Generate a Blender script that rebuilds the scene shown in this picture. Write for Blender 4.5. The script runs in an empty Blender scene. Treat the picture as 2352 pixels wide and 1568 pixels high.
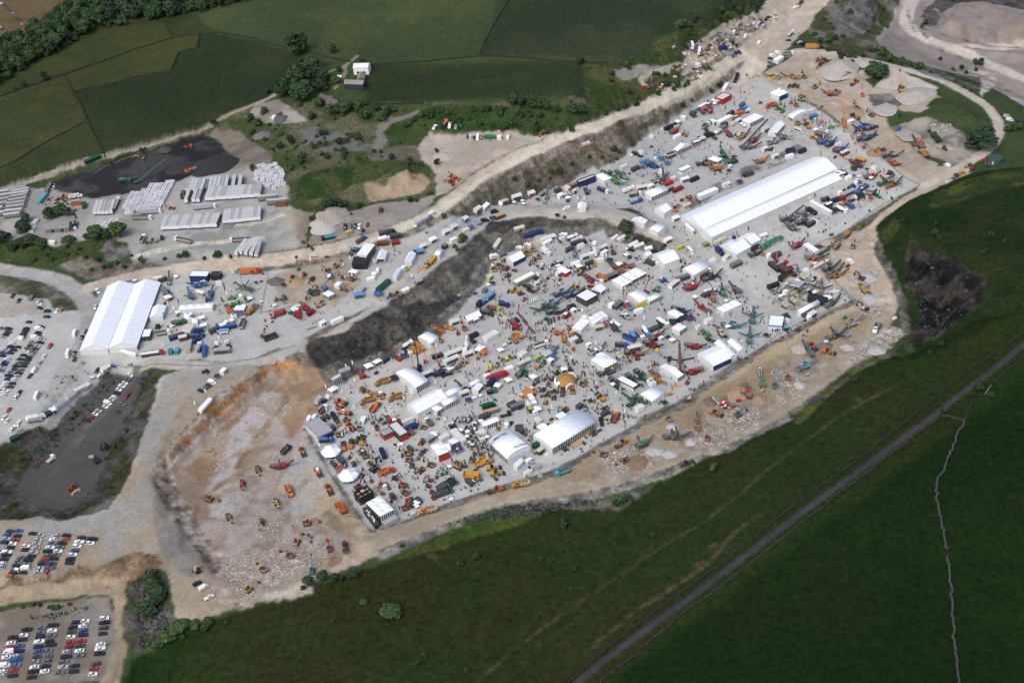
import bpy,math,random
import numpy as np
from mathutils import Vector,Matrix
random.seed(7)
RNG=np.random.default_rng(11)
S=bpy.context.scene
COL=S.collection
RU,RC,RR,RG=random.uniform,random.choice,random.random,random.gauss
from math import cos,sin,pi,atan2,radians,hypot
NA=np.array;NH=np.hypot;ON=bpy.data.objects.new;OL=COL.objects.link
# ---------------- camera (aerial, 50 mm, rolled a little) ----------------
PITCH,ROLL,CH,FP=radians(34.7),radians(6.3),485.,50/36*2352
_Fw=NA([0,cos(PITCH),-sin(PITCH)])
_R0=NA([1.0,0,0])
_U0=NA([0,sin(PITCH),cos(PITCH)])
_X=cos(ROLL)*_R0-sin(ROLL)*_U0
_Y=sin(ROLL)*_R0+cos(ROLL)*_U0
CAMP=NA([0,0,CH])
cd=bpy.data.cameras.new('camera')
cam=ON('camera',cd)
OL(cam)
cd.lens,cd.sensor_width,cd.clip_start,cd.clip_end=50,36,5,20000
m3=Matrix(((_X[0],_Y[0],-_Fw[0]),(_X[1],_Y[1],-_Fw[1]),(_X[2],_Y[2],-_Fw[2])))
cam.matrix_world=Matrix.Translation(Vector(CAMP))@m3.to_4x4()
S.camera=cam
# ---------------- sky, sun, exposure (bright overcast) ----------------
W=bpy.data.worlds.new('World');S.world=W;W.use_nodes=True
nt=W.node_tree
bg=nt.nodes['Background']
sky=nt.nodes.new('ShaderNodeTexSky');sky.sky_type='NISHITA';sky.sun_disc=False
SUN_EL,SUN_AZ=radians(52),radians(215)
sky.sun_elevation=SUN_EL;sky.sun_rotation=SUN_AZ
sky.air_density=1.0;sky.dust_density=3.5;sky.ozone_density=1.0
nt.links.new(sky.outputs[0],bg.inputs[0]);bg.inputs[1].default_value=.15
sl=bpy.data.lights.new('sun','SUN');sl.energy=.85;sl.angle=radians(32);sl.color=(1,.965,.91)
so=ON('sun',sl);OL(so)
_sd=Vector((sin(SUN_AZ)*cos(SUN_EL),cos(SUN_AZ)*cos(SUN_EL),sin(SUN_EL)))
so.rotation_euler=_sd.to_track_quat('Z','Y').to_euler()
so.location=(0,600,600)
S.view_settings.view_transform='Standard';S.view_settings.look='None'
S.view_settings.exposure=.5;S.view_settings.gamma=1.0
try:S.view_settings.use_curve_mapping=False
except Exception:pass
S.render.engine='CYCLES'
S.cycles.max_bounces=4;S.cycles.diffuse_bounces=2;S.cycles.glossy_bounces=2
S.cycles.transparent_max_bounces=6;S.cycles.use_denoising=True
# ---------------- photo pixel (2352 x 1568) -> point in the place ----------------
def ray(fx,fy):
 d=FP*_Fw+(fx-1176)*_X+(784-fy)*_Y
 return d
def at_z(fx,fy,z):
 d=ray(fx,fy);t=(z-CH)/d[2]
 return CAMP+t*d
# ---------------- terrain heights: known levels, everything between relaxed ----------------
GX0,GX1,GY0,GY1,GS=-540.,540.,370.,1470.,1.1
CS=2.75
nxc,nyc=int((GX1-GX0)/CS)+1,int((GY1-GY0)/CS)+1
cx=GX0+np.arange(nxc)*CS;cy=GY0+np.arange(nyc)*CS
CXX,CYY=np.meshgrid(cx,cy)
def pip(px,py,poly):
 poly=np.asarray(poly,float)
 ins=np.zeros(px.shape,bool);n=len(poly);j=n-1
 for i in range(n):
  xi,yi=poly[i];xj,yj=poly[j]
  if yi!=yj:
   ins^=((yi>py)!=(yj>py))&(px<(xj-xi)*(py-yi)/(yj-yi)+xi)
  j=i
 return ins
def seg_dist(px,py,a,b):
 ax,ay=a;bx,by=b;dx,dy=bx-ax,by-ay
 L=dx*dx+dy*dy+1e-9
 t=np.clip(((px-ax)*dx+(py-ay)*dy)/L,0,1)
 return NH(px-ax-t*dx,py-ay-t*dy),t
KN=np.full(CXX.shape,np.nan)
def hpoly(pts):
 w=NA([at_z(x,y,z)for x,y,z in pts]);zz=NA([p[2]for p in pts],float)
 m=pip(CXX,CYY,w[:,:2])
 px,py=CXX[m],CYY[m]
 d2=(px[:,None]-w[None,:,0])**2+(py[:,None]-w[None,:,1])**2+25
 wt=1/d2**1.2
 KN[m]=(wt*zz).sum(1)/wt.sum(1)
def hline(pts,width):
 w=[at_z(*p)for p in pts]
 for a,b in zip(w[:-1],w[1:]):
  d,t=seg_dist(CXX,CYY,a[:2],b[:2])
  m=d<max(width/2,CS*.6)
  KN[m]=(a[2]+t*(b[2]-a[2]))[m]
exec_heights=[('p','0,60,62 540,-30,60 1150,-30,60 1690,-30,52 1560,80,48 1330,130,46 860,140,48 690,190,46 380,300,40 170,370,38 0,400,38'),('p','-200,-60,66 300,-60,66 0,60,62 -300,200,60'),('p','850,160,46 1320,150,44 1330,220,42 860,235,40'),('p','0,430,30 240,385,30 480,310,30 600,385,28 650,430,28 660,475,27 560,585,25 300,570,25 230,535,25 0,560,26'),('p','700,500,26 780,480,26 980,420,26 990,450,25 900,500,24 760,540,24 710,560,24'),('p','850,425,28 1010,395,28 990,430,27 860,445,27'),('p','700,400,36 900,370,36 960,400,34 830,420,34'),('p','990,315,30 1230,312,30 1180,345,30 1060,400,29 1020,380,29'),('p','900,280,38 1000,260,40 1300,285,36 1280,290,35 1050,300,34'),('l','-60,612,21 70,628,20 150,645,20 200,690,19 212,740,19 200,790,19',12),('l','210,660,20 400,622,21 560,603,21 720,585,22 830,555,22 900,535,22 985,500,23 1060,440,25 1120,395,26 1250,335,27 1400,280,26 1560,212,22 1700,135,18 1780,72,20 1890,0,22 1950,-60,24',11),('p','240,660,18 400,630,18 620,612,18 720,600,18 830,570,19 915,555,19 905,600,18 840,690,16 700,745,16 560,805,16 400,820,16 180,815,17 210,730,18'),('p','-60,740,19 0,690,20 190,705,19 170,830,18 70,960,17 -60,1010,17'),('p','-60,650,24 60,650,24 170,690,21 100,715,20 -60,710,22'),('l','360,835,16 560,820,16 690,770,16 820,730,15.5 930,655,15 985,600,14.5 1060,540,14 1120,495,13 1220,483,12 1330,485,10 1420,498,8 1500,540,4.5 1560,570,1',9),('p','45,1120,5 120,1010,5 280,850,8 330,870,9 290,960,6 240,1130,4 120,1165,4'),('p','340,860,16 500,845,16 560,860,16 480,930,15 420,990,14 350,1060,13 310,1070,12 320,940,13'),('p','-60,1195,10 150,1195,10 270,1140,11 340,1090,12 400,1240,9 350,1290,8 230,1290,8 -60,1335,7'),('p','-60,1375,1 240,1335,1 270,1350,1 275,1420,0 260,1600,-2 -60,1620,-2'),('p','400,1270,6 440,1270,4 500,1390,2 440,1420,2 390,1330,4'),('l','358,1062,13 415,993,14 480,922,15 560,864,15.5 640,822,16 700,815,16',5),('l','388,1112,3 445,1045,4 505,980,4.5 580,918,5 645,872,4.5 715,872,3',4),('l','705,805,15.5 800,770,14 930,690,13.5 1010,630,13 1080,575,12.5 1140,530,11 1260,510,10',3),('p','500,1090,2 640,900,3 700,900,3 760,880,1 700,1000,0 840,1240,0 740,1330,-1 560,1380,-1 450,1210,0'),('p','700,1000,0 765,890,0 840,850,0 1010,770,0 1100,670,0 1140,590,0 1270,545,0 1390,535,0 1450,575,0 1560,590,0 1960,690,0 1780,780,0 1590,915,0 1420,1000,0 1290,1080,0 1050,1150,0 850,1225,0'),('p','1560,590,0 1590,560,.5 1450,470,5 1130,470,10 1300,420,9 1400,385,8 1540,270,9 1650,200,10 1720,165,13 1770,180,12 1860,240,9 1990,360,6 2110,425,5 2030,480,3 1850,590,0 1960,690,0'),('l','845,1250,0 1000,1190,0 1180,1140,0 1350,1120,1 1500,1085,1 1650,1030,1 1800,940,1 1900,870,1.5 2010,770,2 2040,700,2.5 2030,640,3 2000,570,3.5 2010,520,4 2080,460,5.5 2150,430,7 2200,400,9',9),('p','1300,1085,0 1600,915,0 1800,780,0 1980,690,0 2040,740,2 1990,790,1.5 1800,930,1 1500,1075,1'),('p','1930,545,2 2010,500,3 2030,640,2.5 1980,680,0 1880,600,0'),('p','1770,170,14 1850,125,17 1950,150,16 2100,400,9 2000,350,8 1870,235,10'),('l','1850,115,18 1950,130,17 2080,160,16 2180,190,15 2270,240,14 2300,290,13 2270,340,11 2210,385,9 2120,425,7',7),('p','2110,260,19 2180,230,22 2240,260,20 2250,310,16 2190,300,14'),('p','2020,60,0 2100,0,0 2150,-60,0 2420,-60,2 2420,250,0 2260,190,-1 2150,140,-1'),('p','2160,50,8 2205,5,14 2260,0,16 2420,30,18 2420,70,10 2260,80,6'),('l','2110,70,4 2160,95,3 2260,115,3 2420,130,3',8),('p','1870,0,26 1990,-20,30 1960,-60,34 1900,-60,30'),('p','2150,440,12 2352,390,24 2420,420,28 2420,640,24 2300,690,22 2240,600,24 2100,530,18 2060,470,12'),('p','2060,560,8 2090,640,5 2110,745,3 2140,790,4 2100,780,3 2070,690,4 2035,570,7'),('l','2085,552,15 2150,575,18 2205,600,20 2255,640,21 2262,690,20 2225,735,16 2160,785,10',6),('l','2105,640,6 2140,690,4 2150,735,3.5 2115,780,3',8),('p','2150,800,10 2352,760,12 2420,900,8 2420,1640,-12 300,1640,-10 300,1560,-8 480,1470,-4 700,1370,-3 1000,1300,-4 1400,1190,-4 1800,1000,2 1960,880,5'),]
for h in exec_heights:
 h1=[tuple(map(float,q.split(',')))for q in h[1].split()]
 hpoly(h1)if h[0]=='p' else hline(h1,h[2])
known=~np.isnan(KN)
def relax(Z,K,V,it):
 for _ in range(it):
  P=np.pad(Z,1,mode='edge')
  Z=.25*(P[:-2,1:-1]+P[2:,1:-1]+P[1:-1,:-2]+P[1:-1,2:])
  Z[K]=V[K]
 return Z
def up2(Z,shape):
 yi=np.linspace(0,Z.shape[0]-1,shape[0]);xi=np.linspace(0,Z.shape[1]-1,shape[1])
 y0=np.clip(yi.astype(int),0,Z.shape[0]-2);x0=np.clip(xi.astype(int),0,Z.shape[1]-2)
 fy=(yi-y0)[:,None];fx=(xi-x0)[None,:]
 A=Z[y0][:,x0];B=Z[y0][:,x0+1];C=Z[y0+1][:,x0];D=Z[y0+1][:,x0+1]
 return A*(1-fx)*(1-fy)+B*fx*(1-fy)+C*(1-fx)*fy+D*fx*fy
Z=None
for f in(16,8,4,2,1):
 Kf=known[::f,::f];Vf=np.nan_to_num(KN[::f,::f],nan=10)
 Z=np.full(Kf.shape,15.)if Z is None else up2(Z,Kf.shape)
 Z[Kf]=Vf[Kf]
 Z=relax(Z,Kf,Vf,260 if f>1 else 120)
def blur(Z,n):
 for _ in range(n):
  P=np.pad(Z,1,mode='edge')
  Z=(P[:-2,1:-1]+P[2:,1:-1]+P[1:-1,:-2]+P[1:-1,2:]+2*Z)/6
 return Z
Z=blur(Z,2)
nx,ny=int((GX1-GX0)/GS)+1,int((GY1-GY0)/GS)+1
gx=GX0+np.arange(nx)*GS;gy=GY0+np.arange(ny)*GS
def bil(Zg,x,y,x0,y0,s):
 u=np.clip((x-x0)/s,0,Zg.shape[1]-1.001);v=np.clip((y-y0)/s,0,Zg.shape[0]-1.001)
 i=u.astype(int);j=v.astype(int);fu=u-i;fv=v-j
 return(Zg[j,i]*(1-fu)*(1-fv)+Zg[j,i+1]*fu*(1-fv)+Zg[j+1,i]*(1-fu)*fv+Zg[j+1,i+1]*fu*fv)
GXX,GYY=np.meshgrid(gx,gy)
HZ=bil(Z,GXX,GYY,GX0,GY0,CS)
def vnoise(x,y,scale,seed):
 r=np.random.default_rng(seed);T=r.random((256,256))
 u=x/scale+1000.3;v=y/scale+1000.7
 i=np.floor(u).astype(int);j=np.floor(v).astype(int);fu=u-i;fv=v-j
 fu=fu*fu*(3-2*fu);fv=fv*fv*(3-2*fv)
 g=lambda a,b:T[b%256,a%256]
 return g(i,j)*(1-fu)*(1-fv)+g(i+1,j)*fu*(1-fv)+g(i,j+1)*(1-fu)*fv+g(i+1,j+1)*fu*fv
def fbm(x,y,scale,seed,o=4):
 a,s,t=1.,0,0
 for k in range(o):
  s=s+a*vnoise(x,y,scale/2**k,seed+k);t+=a;a*=.55
 return s/t
gyy,gxx=np.gradient(HZ,GS)
SLOPE=NH(gxx,gyy)
rough=np.clip((SLOPE-.25)/.5,0,1)
rough=blur(rough,2)
n1=fbm(GXX,GYY,9,21);n2=fbm(GXX,GYY,3.6,31,3)
ridge=1-np.abs(2*n1-1)
_q=(HZ+2.5*(fbm(GXX,GYY,26,41,2)-.5))/4.2
_fr=_q-np.floor(_q)
_ter=(np.floor(_q)+np.clip((_fr-.5)/.34+.5,0,1))*4.2-2.5*(fbm(GXX,GYY,26,41,2)-.5)
HZ=HZ+rough*.75*(_ter-HZ)
HZ=HZ+rough*(3.*(ridge-.75)+1.8*(n2-.5))
GRASSY=np.zeros(HZ.shape,bool)
def terr(x,y):
 return bil(HZ,np.asarray(x,float),np.asarray(y,float),GX0,GY0,GS)
def G(fx,fy):
 """the ground point seen at photo pixel (fx, fy)"""
 d=ray(fx,fy)
 t0=(80-CH)/d[2];t1=(-30-CH)/d[2]
 ts=np.linspace(t0,t1,90)
 P=CAMP[None]+ts[:,None]*d[None]
 below=P[:,2]<terr(P[:,0],P[:,1])
 k=int(np.argmax(below))if below.any()else 89
 a,b=ts[max(k-1,0)],ts[k]
 for _ in range(14):
  m=(a+b)/2;p=CAMP+m*d
  if p[2]<float(terr(p[0],p[1])):b=m
  else:a=m
 p=CAMP+b*d
 return NA([p[0],p[1],float(terr(p[0],p[1]))])
def GH(fx,fy,h):
 """the point h above the ground seen at photo pixel (fx, fy)"""
 p=G(fx,fy);z=p[2]+h
 for _ in range(3):
  q=at_z(fx,fy,z);z=float(terr(q[0],q[1]))+h
 return at_z(fx,fy,z)
# ---------------- ground cover: outlines seen in the photo, laid on the terrain ----------------
GR,MO,SC,FL,RD,RK,CO,AS,SA,PA=range(10)
CLS=np.full(HZ.shape,GR,np.int8)
COLR=np.zeros(HZ.shape+(3,));COLR[:]=(.034,.060,.018)
_j1=fbm(GXX,GYY,14,51,3)-.5;_j2=fbm(GXX,GYY,14,61,3)-.5
JX,JY=GXX+7*_j1,GYY+7*_j2
MOT={}
def mott(s):
 if s not in MOT:MOT[s]=fbm(GXX,GYY,s,int(900+s*7),4)
 return MOT[s]
def lay(mask,cls,c1,c2=None,s=20,thr=.5,soft=.08,keep=False):
 if not keep:CLS[mask]=cls
 c=NA(c1)
 if c2 is not None:
  m=np.clip((mott(s)[mask]-thr)/soft+.5,0,1)[:,None]
  c=c*(1-m)+NA(c2)*m
 COLR[mask]=c
def PP(t):return[tuple(map(float,q.split(',')))for q in t.split()]if isinstance(t,str)else t
def zone(cls,c1,pts,c2=None,s=20,thr=.5,soft=.12,jit=1,keep=False):
 w=[G(*p)[:2]for p in PP(pts)]
 lay(pip(JX if jit else GXX,JY if jit else GYY,w),cls,c1,c2,s,thr,soft,keep)
def strip(cls,c1,pts,width,c2=None,s=8,thr=.5,soft=.12,jit=1,keep=False):
 w=[G(*p)[:2]for p in PP(pts)]
 if len(w)>2:
  for _ in range(2):
   q=[w[0]]
   for a,b in zip(w[:-1],w[1:]):q+=[.75*a+.25*b,.25*a+.75*b]
   w=q+[w[-1]]
 X,Y=(GXX+2.5*_j1*jit,GYY+2.5*_j2*jit)
 D=np.full(HZ.shape,1e9)
 for a,b in zip(w[:-1],w[1:]):
  x0,x1=sorted((a[0],b[0]));y0,y1=sorted((a[1],b[1]));pad=width+6
  i0,i1=int(max((x0-pad-GX0)/GS,0)),int(max((x1+pad-GX0)/GS,0))+1
  j0,j1=int(max((y0-pad-GY0)/GS,0)),int(max((y1+pad-GY0)/GS,0))+1
  if i1<=i0 or j1<=j0:continue
  d,_t=seg_dist(X[j0:j1,i0:i1],Y[j0:j1,i0:i1],a,b)
  D[j0:j1,i0:i1]=np.minimum(D[j0:j1,i0:i1],d)
 lay(D<width/2,cls,c1,c2,s,thr,soft,keep)
def near(cls,c1,fx,fy,r,c2=None,s=8,thr=.5,soft=.12,ax=1.,keep=False):
 w=G(fx,fy)
 m=NH((JX-w[0]),(JY-w[1])/ax)<r*(.75+.5*mott(9))
 lay(m,cls,c1,c2,s,thr,soft,keep)
gray,gray2=(.355,.36,.348),(.39,.385,.36)
beige,beige2=(.41,.35,.265),(.345,.29,.215)
tan,tan2=(.33,.255,.165),(.385,.315,.225)
slope1,slope2=(.125,.107,.082),(.085,.08,.07)
scrub1,scrub2=(.045,.062,.022),(.09,.088,.055)
yard1,yard2=(.225,.215,.205),(.175,.166,.156)
rock1,rock2=(.044,.043,.042),(.085,.072,.054)
zone(GR,(.050,.068,.020),'-300,-100 560,-60 470,20 350,45 230,75 110,140 -60,210',(.034,.055,.019),40)
zone(GR,(.125,.108,.048),'-300,-100 215,-80 215,0 130,40 60,84 -60,130',(.155,.13,.058),34)
zone(GR,(.052,.074,.019),'-60,215 0,197 60,155 150,110 225,65 350,40 375,48 395,85 280,118 150,172 0,222 -60,240',(.040,.064,.018),30)
zone(GR,(.052,.072,.018),'150,172 280,118 395,85 458,80 455,110 410,125 392,163 280,190 168,212',(.043,.066,.018),26)
zone(GR,(.043,.066,.019),'-60,242 0,222 148,173 190,245 215,310 194,282 100,330 0,390 -60,400',(.060,.076,.022),26)
zone(GR,(.033,.056,.017),'-60,400 0,390 100,330 194,282 215,310 241,364 100,412 -60,450',(.042,.062,.018),26)
zone(GR,(.022,.045,.014),'168,212 280,190 392,163 410,125 455,110 458,80 500,75 588,92 660,112 720,130 760,150 640,200 630,222 480,285 300,346 241,364 215,310',(.031,.052,.017),40)
zone(GR,(.033,.056,.018),'400,85 378,50 520,20 1175,-30 1140,50 1100,128 1010,140 850,150 800,140 720,125 640,110 500,76',(.045,.064,.020),50,.55)
zone(GR,(.029,.056,.013),'850,152 1010,141 1100,131 1325,143 1340,225 1250,235 850,238',(.042,.064,.014),36,.56)
zone(GR,(.023,.045,.014),'1105,128 1175,-30 1800,-60 1740,20 1650,50 1560,60 1480,120 1400,145',(.034,.052,.019),44,.54)
zone(SC,(.030,.048,.016),'1335,145 1400,148 1480,120 1540,80 1640,45 1745,10 1790,-60 1900,-60 1880,0 1700,130 1520,225 1340,268 1300,262 1345,225',(.060,.066,.028),18,.5)
zone(SC,scrub1,'600,240 720,235 850,238 1250,235 1340,225 1400,270 1250,335 1180,320 960,320 1010,395 990,450 720,600 690,560 660,480 640,400 560,300 480,290',scrub2,16,.52)
zone(SC,(.026,.046,.014),'890,275 1010,240 1160,245 1400,270 1330,300 1240,310 1000,300 900,340 880,320',(.038,.058,.02),12)
zone(SC,(.024,.044,.014),'700,400 800,380 960,360 990,380 870,405 760,455 670,465',(.05,.06,.026),14)
zone(FL,(.120,.116,.116),'690,300 745,285 780,310 860,330 850,345 760,350 700,335',(.050,.065,.028),9,.55)
zone(FL,(.152,.140,.120),'855,345 870,290 900,270 960,250 965,256 910,280 885,300 880,340 868,360')
zone(FL,(.192,.176,.152),'590,240 640,225 690,260 710,275 660,280 620,285 560,270',(.280,.256,.224),9)
zone(FL,slope1,'855,365 940,335 1000,340 1010,365 960,375 860,372',slope2,6)
zone(FL,yard1,'-60,470 0,425 100,432 240,440 420,395 520,385 600,380 645,400 660,430 665,470 720,490 860,470 1000,450 980,490 890,540 720,590 560,605 420,612 300,612 285,560 200,548 60,590 -60,600',yard2,22)
zone(FL,(.256,.216,.172),'660,480 740,490 730,575 690,570 610,560 640,500',(.200,.172,.140),12)
zone(FL,(.160,.120,.088),'620,535 690,540 685,570 600,570',(.200,.160,.120),8)
zone(FL,(.304,.240,.168),'840,432 870,415 970,400 990,420 960,445 850,462',(.248,.188,.120),6)
zone(FL,(.272,.240,.204),'720,520 760,490 880,465 990,455 960,490 880,530 740,560',(.216,.200,.180),10)
zone(SC,(.03,.046,.016),'730,480 760,468 830,470 830,480 780,490 715,540 700,560 712,510',(.05,.06,.026),8)
zone(CO,(.024,.024,.027),'95,425 150,410 250,372 330,345 430,305 480,296 510,320 530,360 525,390 440,402 405,418 300,445 215,455 130,440',(.05,.049,.05),20)
zone(FL,(.168,.144,.120),'470,300 505,293 555,300 580,325 625,350 625,380 520,392 535,355 510,330',(.120,.104,.088),10)
zone(FL,(.216,.212,.204),'290,570 420,520 600,510 640,480 690,560 560,600 330,610 300,600',(.160,.160,.156),12)
zone(SC,(.030,.052,.016),'-60,555 60,555 140,572 230,548 262,548 290,575 250,598 140,608 0,608 -60,605',(.05,.064,.022),10)
zone(RK,(.128,.124,.116),'225,578 255,545 290,560 285,600 245,605',(.060,.070,.035),7)
zone(RK,(.160,.148,.128),'130,612 190,590 230,610 420,605 700,575 720,585 560,602 400,622 235,645 200,640',slope1,8)
zone(RK,slope1,'1010,480 1060,440 1130,395 1260,340 1400,285 1560,220 1690,150 1690,190 1620,215 1540,275 1420,370 1320,420 1180,470 1110,500 1020,560 930,655 900,600 985,505',(.100,.090,.070),14)
zone(SC,(.05,.066,.024),'1390,300 1480,270 1540,260 1500,290 1420,310',(.08,.08,.045),9)
zone(RK,(.125,.115,.10),'330,840 700,765 950,640 1120,490 1300,455 1560,515 1610,590 1500,625 1280,560 1150,600 1100,680 1000,790 850,865 740,905 600,870 420,850')
zone(FL,gray,'205,700 240,655 400,630 700,590 915,550 985,505 1110,495 1400,470 1560,545 1570,575 1500,555 1400,505 1250,497 1130,510 1070,560 940,665 700,775 560,830 400,825 330,850 250,845 120,990 -60,1050 -60,640 180,680',gray2,26)
zone(RK,(.130,.125,.110),'-60,636 60,636 150,660 190,690 185,715 140,715 110,690 -60,668',(.070,.075,.040),9)
zone(FL,(.264,.240,.212),'-60,672 100,690 115,720 -60,735',(.304,.280,.248),10)
zone(FL,(.352,.300,.224),'625,640 700,600 800,590 830,650 770,700 640,700',(.288,.256,.208),12)
strip(RD,(.344,.332,.316),'-60,612 70,628 150,648 200,690 212,740 190,800 120,900',13,(.304,.292,.276),7)
strip(RD,(.400,.364,.308),'700,800 830,735 930,660 985,605 1060,545 1120,497 1220,485 1330,485 1420,498 1510,545 1570,590',8,(.336,.316,.280),7)
strip(RD,(.360,.336,.300),'340,835 500,845 610,830 690,790',9,(.320,.300,.272),7)
zone(RK,rock1,'700,785 800,755 930,672 1000,625 1075,562 1130,512 1250,500 1400,507 1520,562 1530,580 1440,560 1390,530 1270,535 1140,580 1095,660 1010,765 850,840 760,870 715,860',rock2,11,.55,.1)
zone(RK,(.112,.096,.068),'930,672 1070,570 1110,530 1130,560 1095,640 1060,640 1000,690 930,700',(.085,.080,.070),8)
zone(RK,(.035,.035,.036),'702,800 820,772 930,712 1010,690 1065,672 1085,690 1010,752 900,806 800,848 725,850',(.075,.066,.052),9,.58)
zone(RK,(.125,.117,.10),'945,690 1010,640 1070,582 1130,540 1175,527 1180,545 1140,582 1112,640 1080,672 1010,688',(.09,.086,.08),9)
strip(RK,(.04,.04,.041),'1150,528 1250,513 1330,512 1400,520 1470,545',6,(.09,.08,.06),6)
strip(RK,(.15,.145,.13),'725,868 850,838 1000,768 1085,676 1112,610 1145,575 1265,530 1390,525 1440,550',8,(.105,.10,.085),7)
strip(RK,(.13,.125,.11),'1180,530 1130,590 1105,650 1085,680',4)
zone(RK,(.105,.100,.090),'-60,1050 120,985 250,848 330,850 380,855 350,930 330,990 290,1110 250,1170 150,1190 -60,1190',(.060,.065,.030),9,.56)
zone(FL,(.118,.112,.105),'40,1110 110,1020 180,930 270,850 330,855 300,930 270,1000 225,1100 180,1160 120,1170 50,1150',(.124,.118,.108),14)
strip(FL,(.192,.176,.152),'315,845 270,905 200,985 140,1050',6,(.136,.128,.116),6)
zone(RD,beige,'370,860 420,848 520,842 600,850 560,870 490,915 420,980 358,1065 400,1180 470,1240 560,1385 450,1430 400,1420 380,1310 300,1300 -60,1340 -60,1185 150,1192 250,1172 290,1115 330,990 350,920',gray2,20,.52,.2)
strip(RD,(.264,.252,.236),'390,1130 380,1200 400,1260 440,1300',13,(.320,.296,.256),10)
zone(RK,(.288,.204,.128),'-60,1345 100,1330 230,1300 300,1270 375,1280 370,1310 290,1345 240,1325 120,1345 -60,1375',(.240,.180,.120),7)
strip(RD,(.400,.336,.236),'-60,1375 120,1362 240,1345 280,1352 285,1390 275,1440 265,1500 250,1580',9,(.336,.272,.192),6)
zone(FL,(.280,.256,.224),'-60,1410 100,1390 250,1365 268,1420 262,1490 240,1560 -60,1600',(.216,.184,.152),14)
zone(RK,(.112,.104,.096),'300,1330 350,1310 378,1330 385,1400 400,1440 370,1490 300,1500 280,1460',(.050,.060,.030),6)
zone(SA,(.30,.22,.15),'700,835 735,880 760,885 700,985 760,1090 850,1230 880,1270 760,1320 640,1360 560,1390 480,1270 420,1200 365,1085 360,1060 420,985 480,925 560,868 640,825',(.400,.344,.296),15,.47,.2)
zone(SA,(.424,.384,.352),'480,1000 600,880 650,890 640,960 560,1010 520,1080',(.336,.248,.168),10)
zone(SA,(.296,.200,.120),'430,1080 470,1010 560,930 660,845 690,870 620,1000 540,1020 480,1110',(.352,.272,.200),9,.52)
zone(RK,(.30,.14,.05),'355,1070 415,1000 480,935 560,872 640,828 700,832 720,872 690,880 620,862 560,905 500,960 440,1015 400,1060 372,1090',(.248,.188,.136),6,.5)
zone(RD,(.400,.328,.228),'640,1110 700,1030 730,1060 800,1170 850,1240 780,1250 740,1210 640,1190 580,1240 560,1230',(.352,.320,.280),12)
zone(SA,(.288,.212,.132),'720,1150 770,1130 830,1200 840,1235 790,1230 740,1190',tan,9)
zone(SA,(.464,.436,.408),'500,1290 560,1270 640,1260 700,1300 640,1340 560,1380',(.368,.304,.240),5)
zone(SA,(.29,.195,.115),'430,1070 500,995 580,912 660,852 690,880 640,930 560,1005 500,1075 455,1110',(.37,.29,.21),9,.54)
zone(SA,(.30,.20,.12),'640,850 720,842 762,888 725,960 665,1005 640,965 680,912',(.36,.27,.18),8,.55)
zone(SA,(.45,.42,.39),'525,985 600,905 650,905 640,945 585,1000 545,1050 520,1110 560,1150 540,1210 480,1190 470,1140 500,1080',(.36,.29,.22),7,.55)
strip(SA,(.23,.155,.09),'662,900 652,950 602,1002 562,1040 545,1075',3.5,(.30,.22,.15),4)
strip(SA,(.25,.17,.10),'480,1130 520,1100 570,1085',3,(.36,.28,.2),4)
strip(RK,(.21,.175,.145),'372,1095 405,1165 455,1235 505,1305 560,1380',11,(.36,.31,.265),5)
zone(SA,(.43,.415,.385),'640,1125 690,1000 745,1065 790,1135 745,1160 680,1185',(.47,.42,.34),9)
strip(SA,(.50,.425,.31),'585,1285 640,1232 700,1192 765,1150 800,1105',7,(.44,.37,.27),6)
strip(SA,(.37,.27,.165),'745,1150 800,1180 845,1235',9,(.47,.38,.26),5)
for _x,_y in((745,1295),(765,1282),(690,1250),(600,1330),(480,1150),(735,1240)):near(SA,(.22,.15,.09),_x,_y,5,(.34,.26,.19),4)
zone(FL,gray,'1640,205 1700,160 1770,170 1860,240 2000,355 2115,422 2035,480 1930,545 1860,590 1965,690 1780,780 1590,915 1420,1000 1290,1080 1050,1150 850,1228 828,1200 690,985 765,885 850,845 1010,770 1100,670 1145,585 1270,540 1390,535 1450,570 1540,600 1570,560 1450,475 1120,480 1290,425 1400,375 1540,270',gray2,30)
strip(RD,(.416,.376,.312),'1700,165 1730,240 1830,300 1960,365 2060,425',9,gray2,8)
strip(RD,(.360,.340,.304),'1560,590 1700,520 1900,440 2040,470',7,gray2,9)
strip(RD,(.356,.336,.300),'1120,490 1300,470 1420,480 1560,560 1650,640 1850,760',8,gray,9)
LANES=['838,1009 1013,974 1176,914 1290,880 1420,820 1560,735 1700,655','760,1000 888,944 1088,859 1200,815 1330,720 1450,660 1560,600','1560,590 1640,655 1750,735 1850,775','1240,735 1330,850 1430,975','1060,985 1130,1060','1110,700 1200,760 1290,880']
for _l in LANES:strip(RD,(.43,.415,.385),_l,7.5,gray2,9)
zone(FL,(.160,.152,.144),'1560,470 1700,390 1840,330 1850,345 1570,490',gray,7)
strip(SA,(.136,.128,.120),'700,985 770,1100 840,1215 870,1222',3,gray,4)
strip(RK,(.160,.152,.140),'870,1225 1050,1152 1290,1082 1420,1002 1590,917 1780,782 1970,690',5,(.112,.104,.092),4)
strip(RK,(.136,.132,.104),'1700,830 1590,917 1480,965',7,(.200,.184,.168),4)
strip(RK,(.120,.112,.096),'2110,430 2030,480 1930,545 1860,575',5,(.080,.085,.050),4)
strip(RK,(.128,.120,.104),'1965,690 1930,655 1880,610',5,(.100,.100,.070),4)
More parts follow.
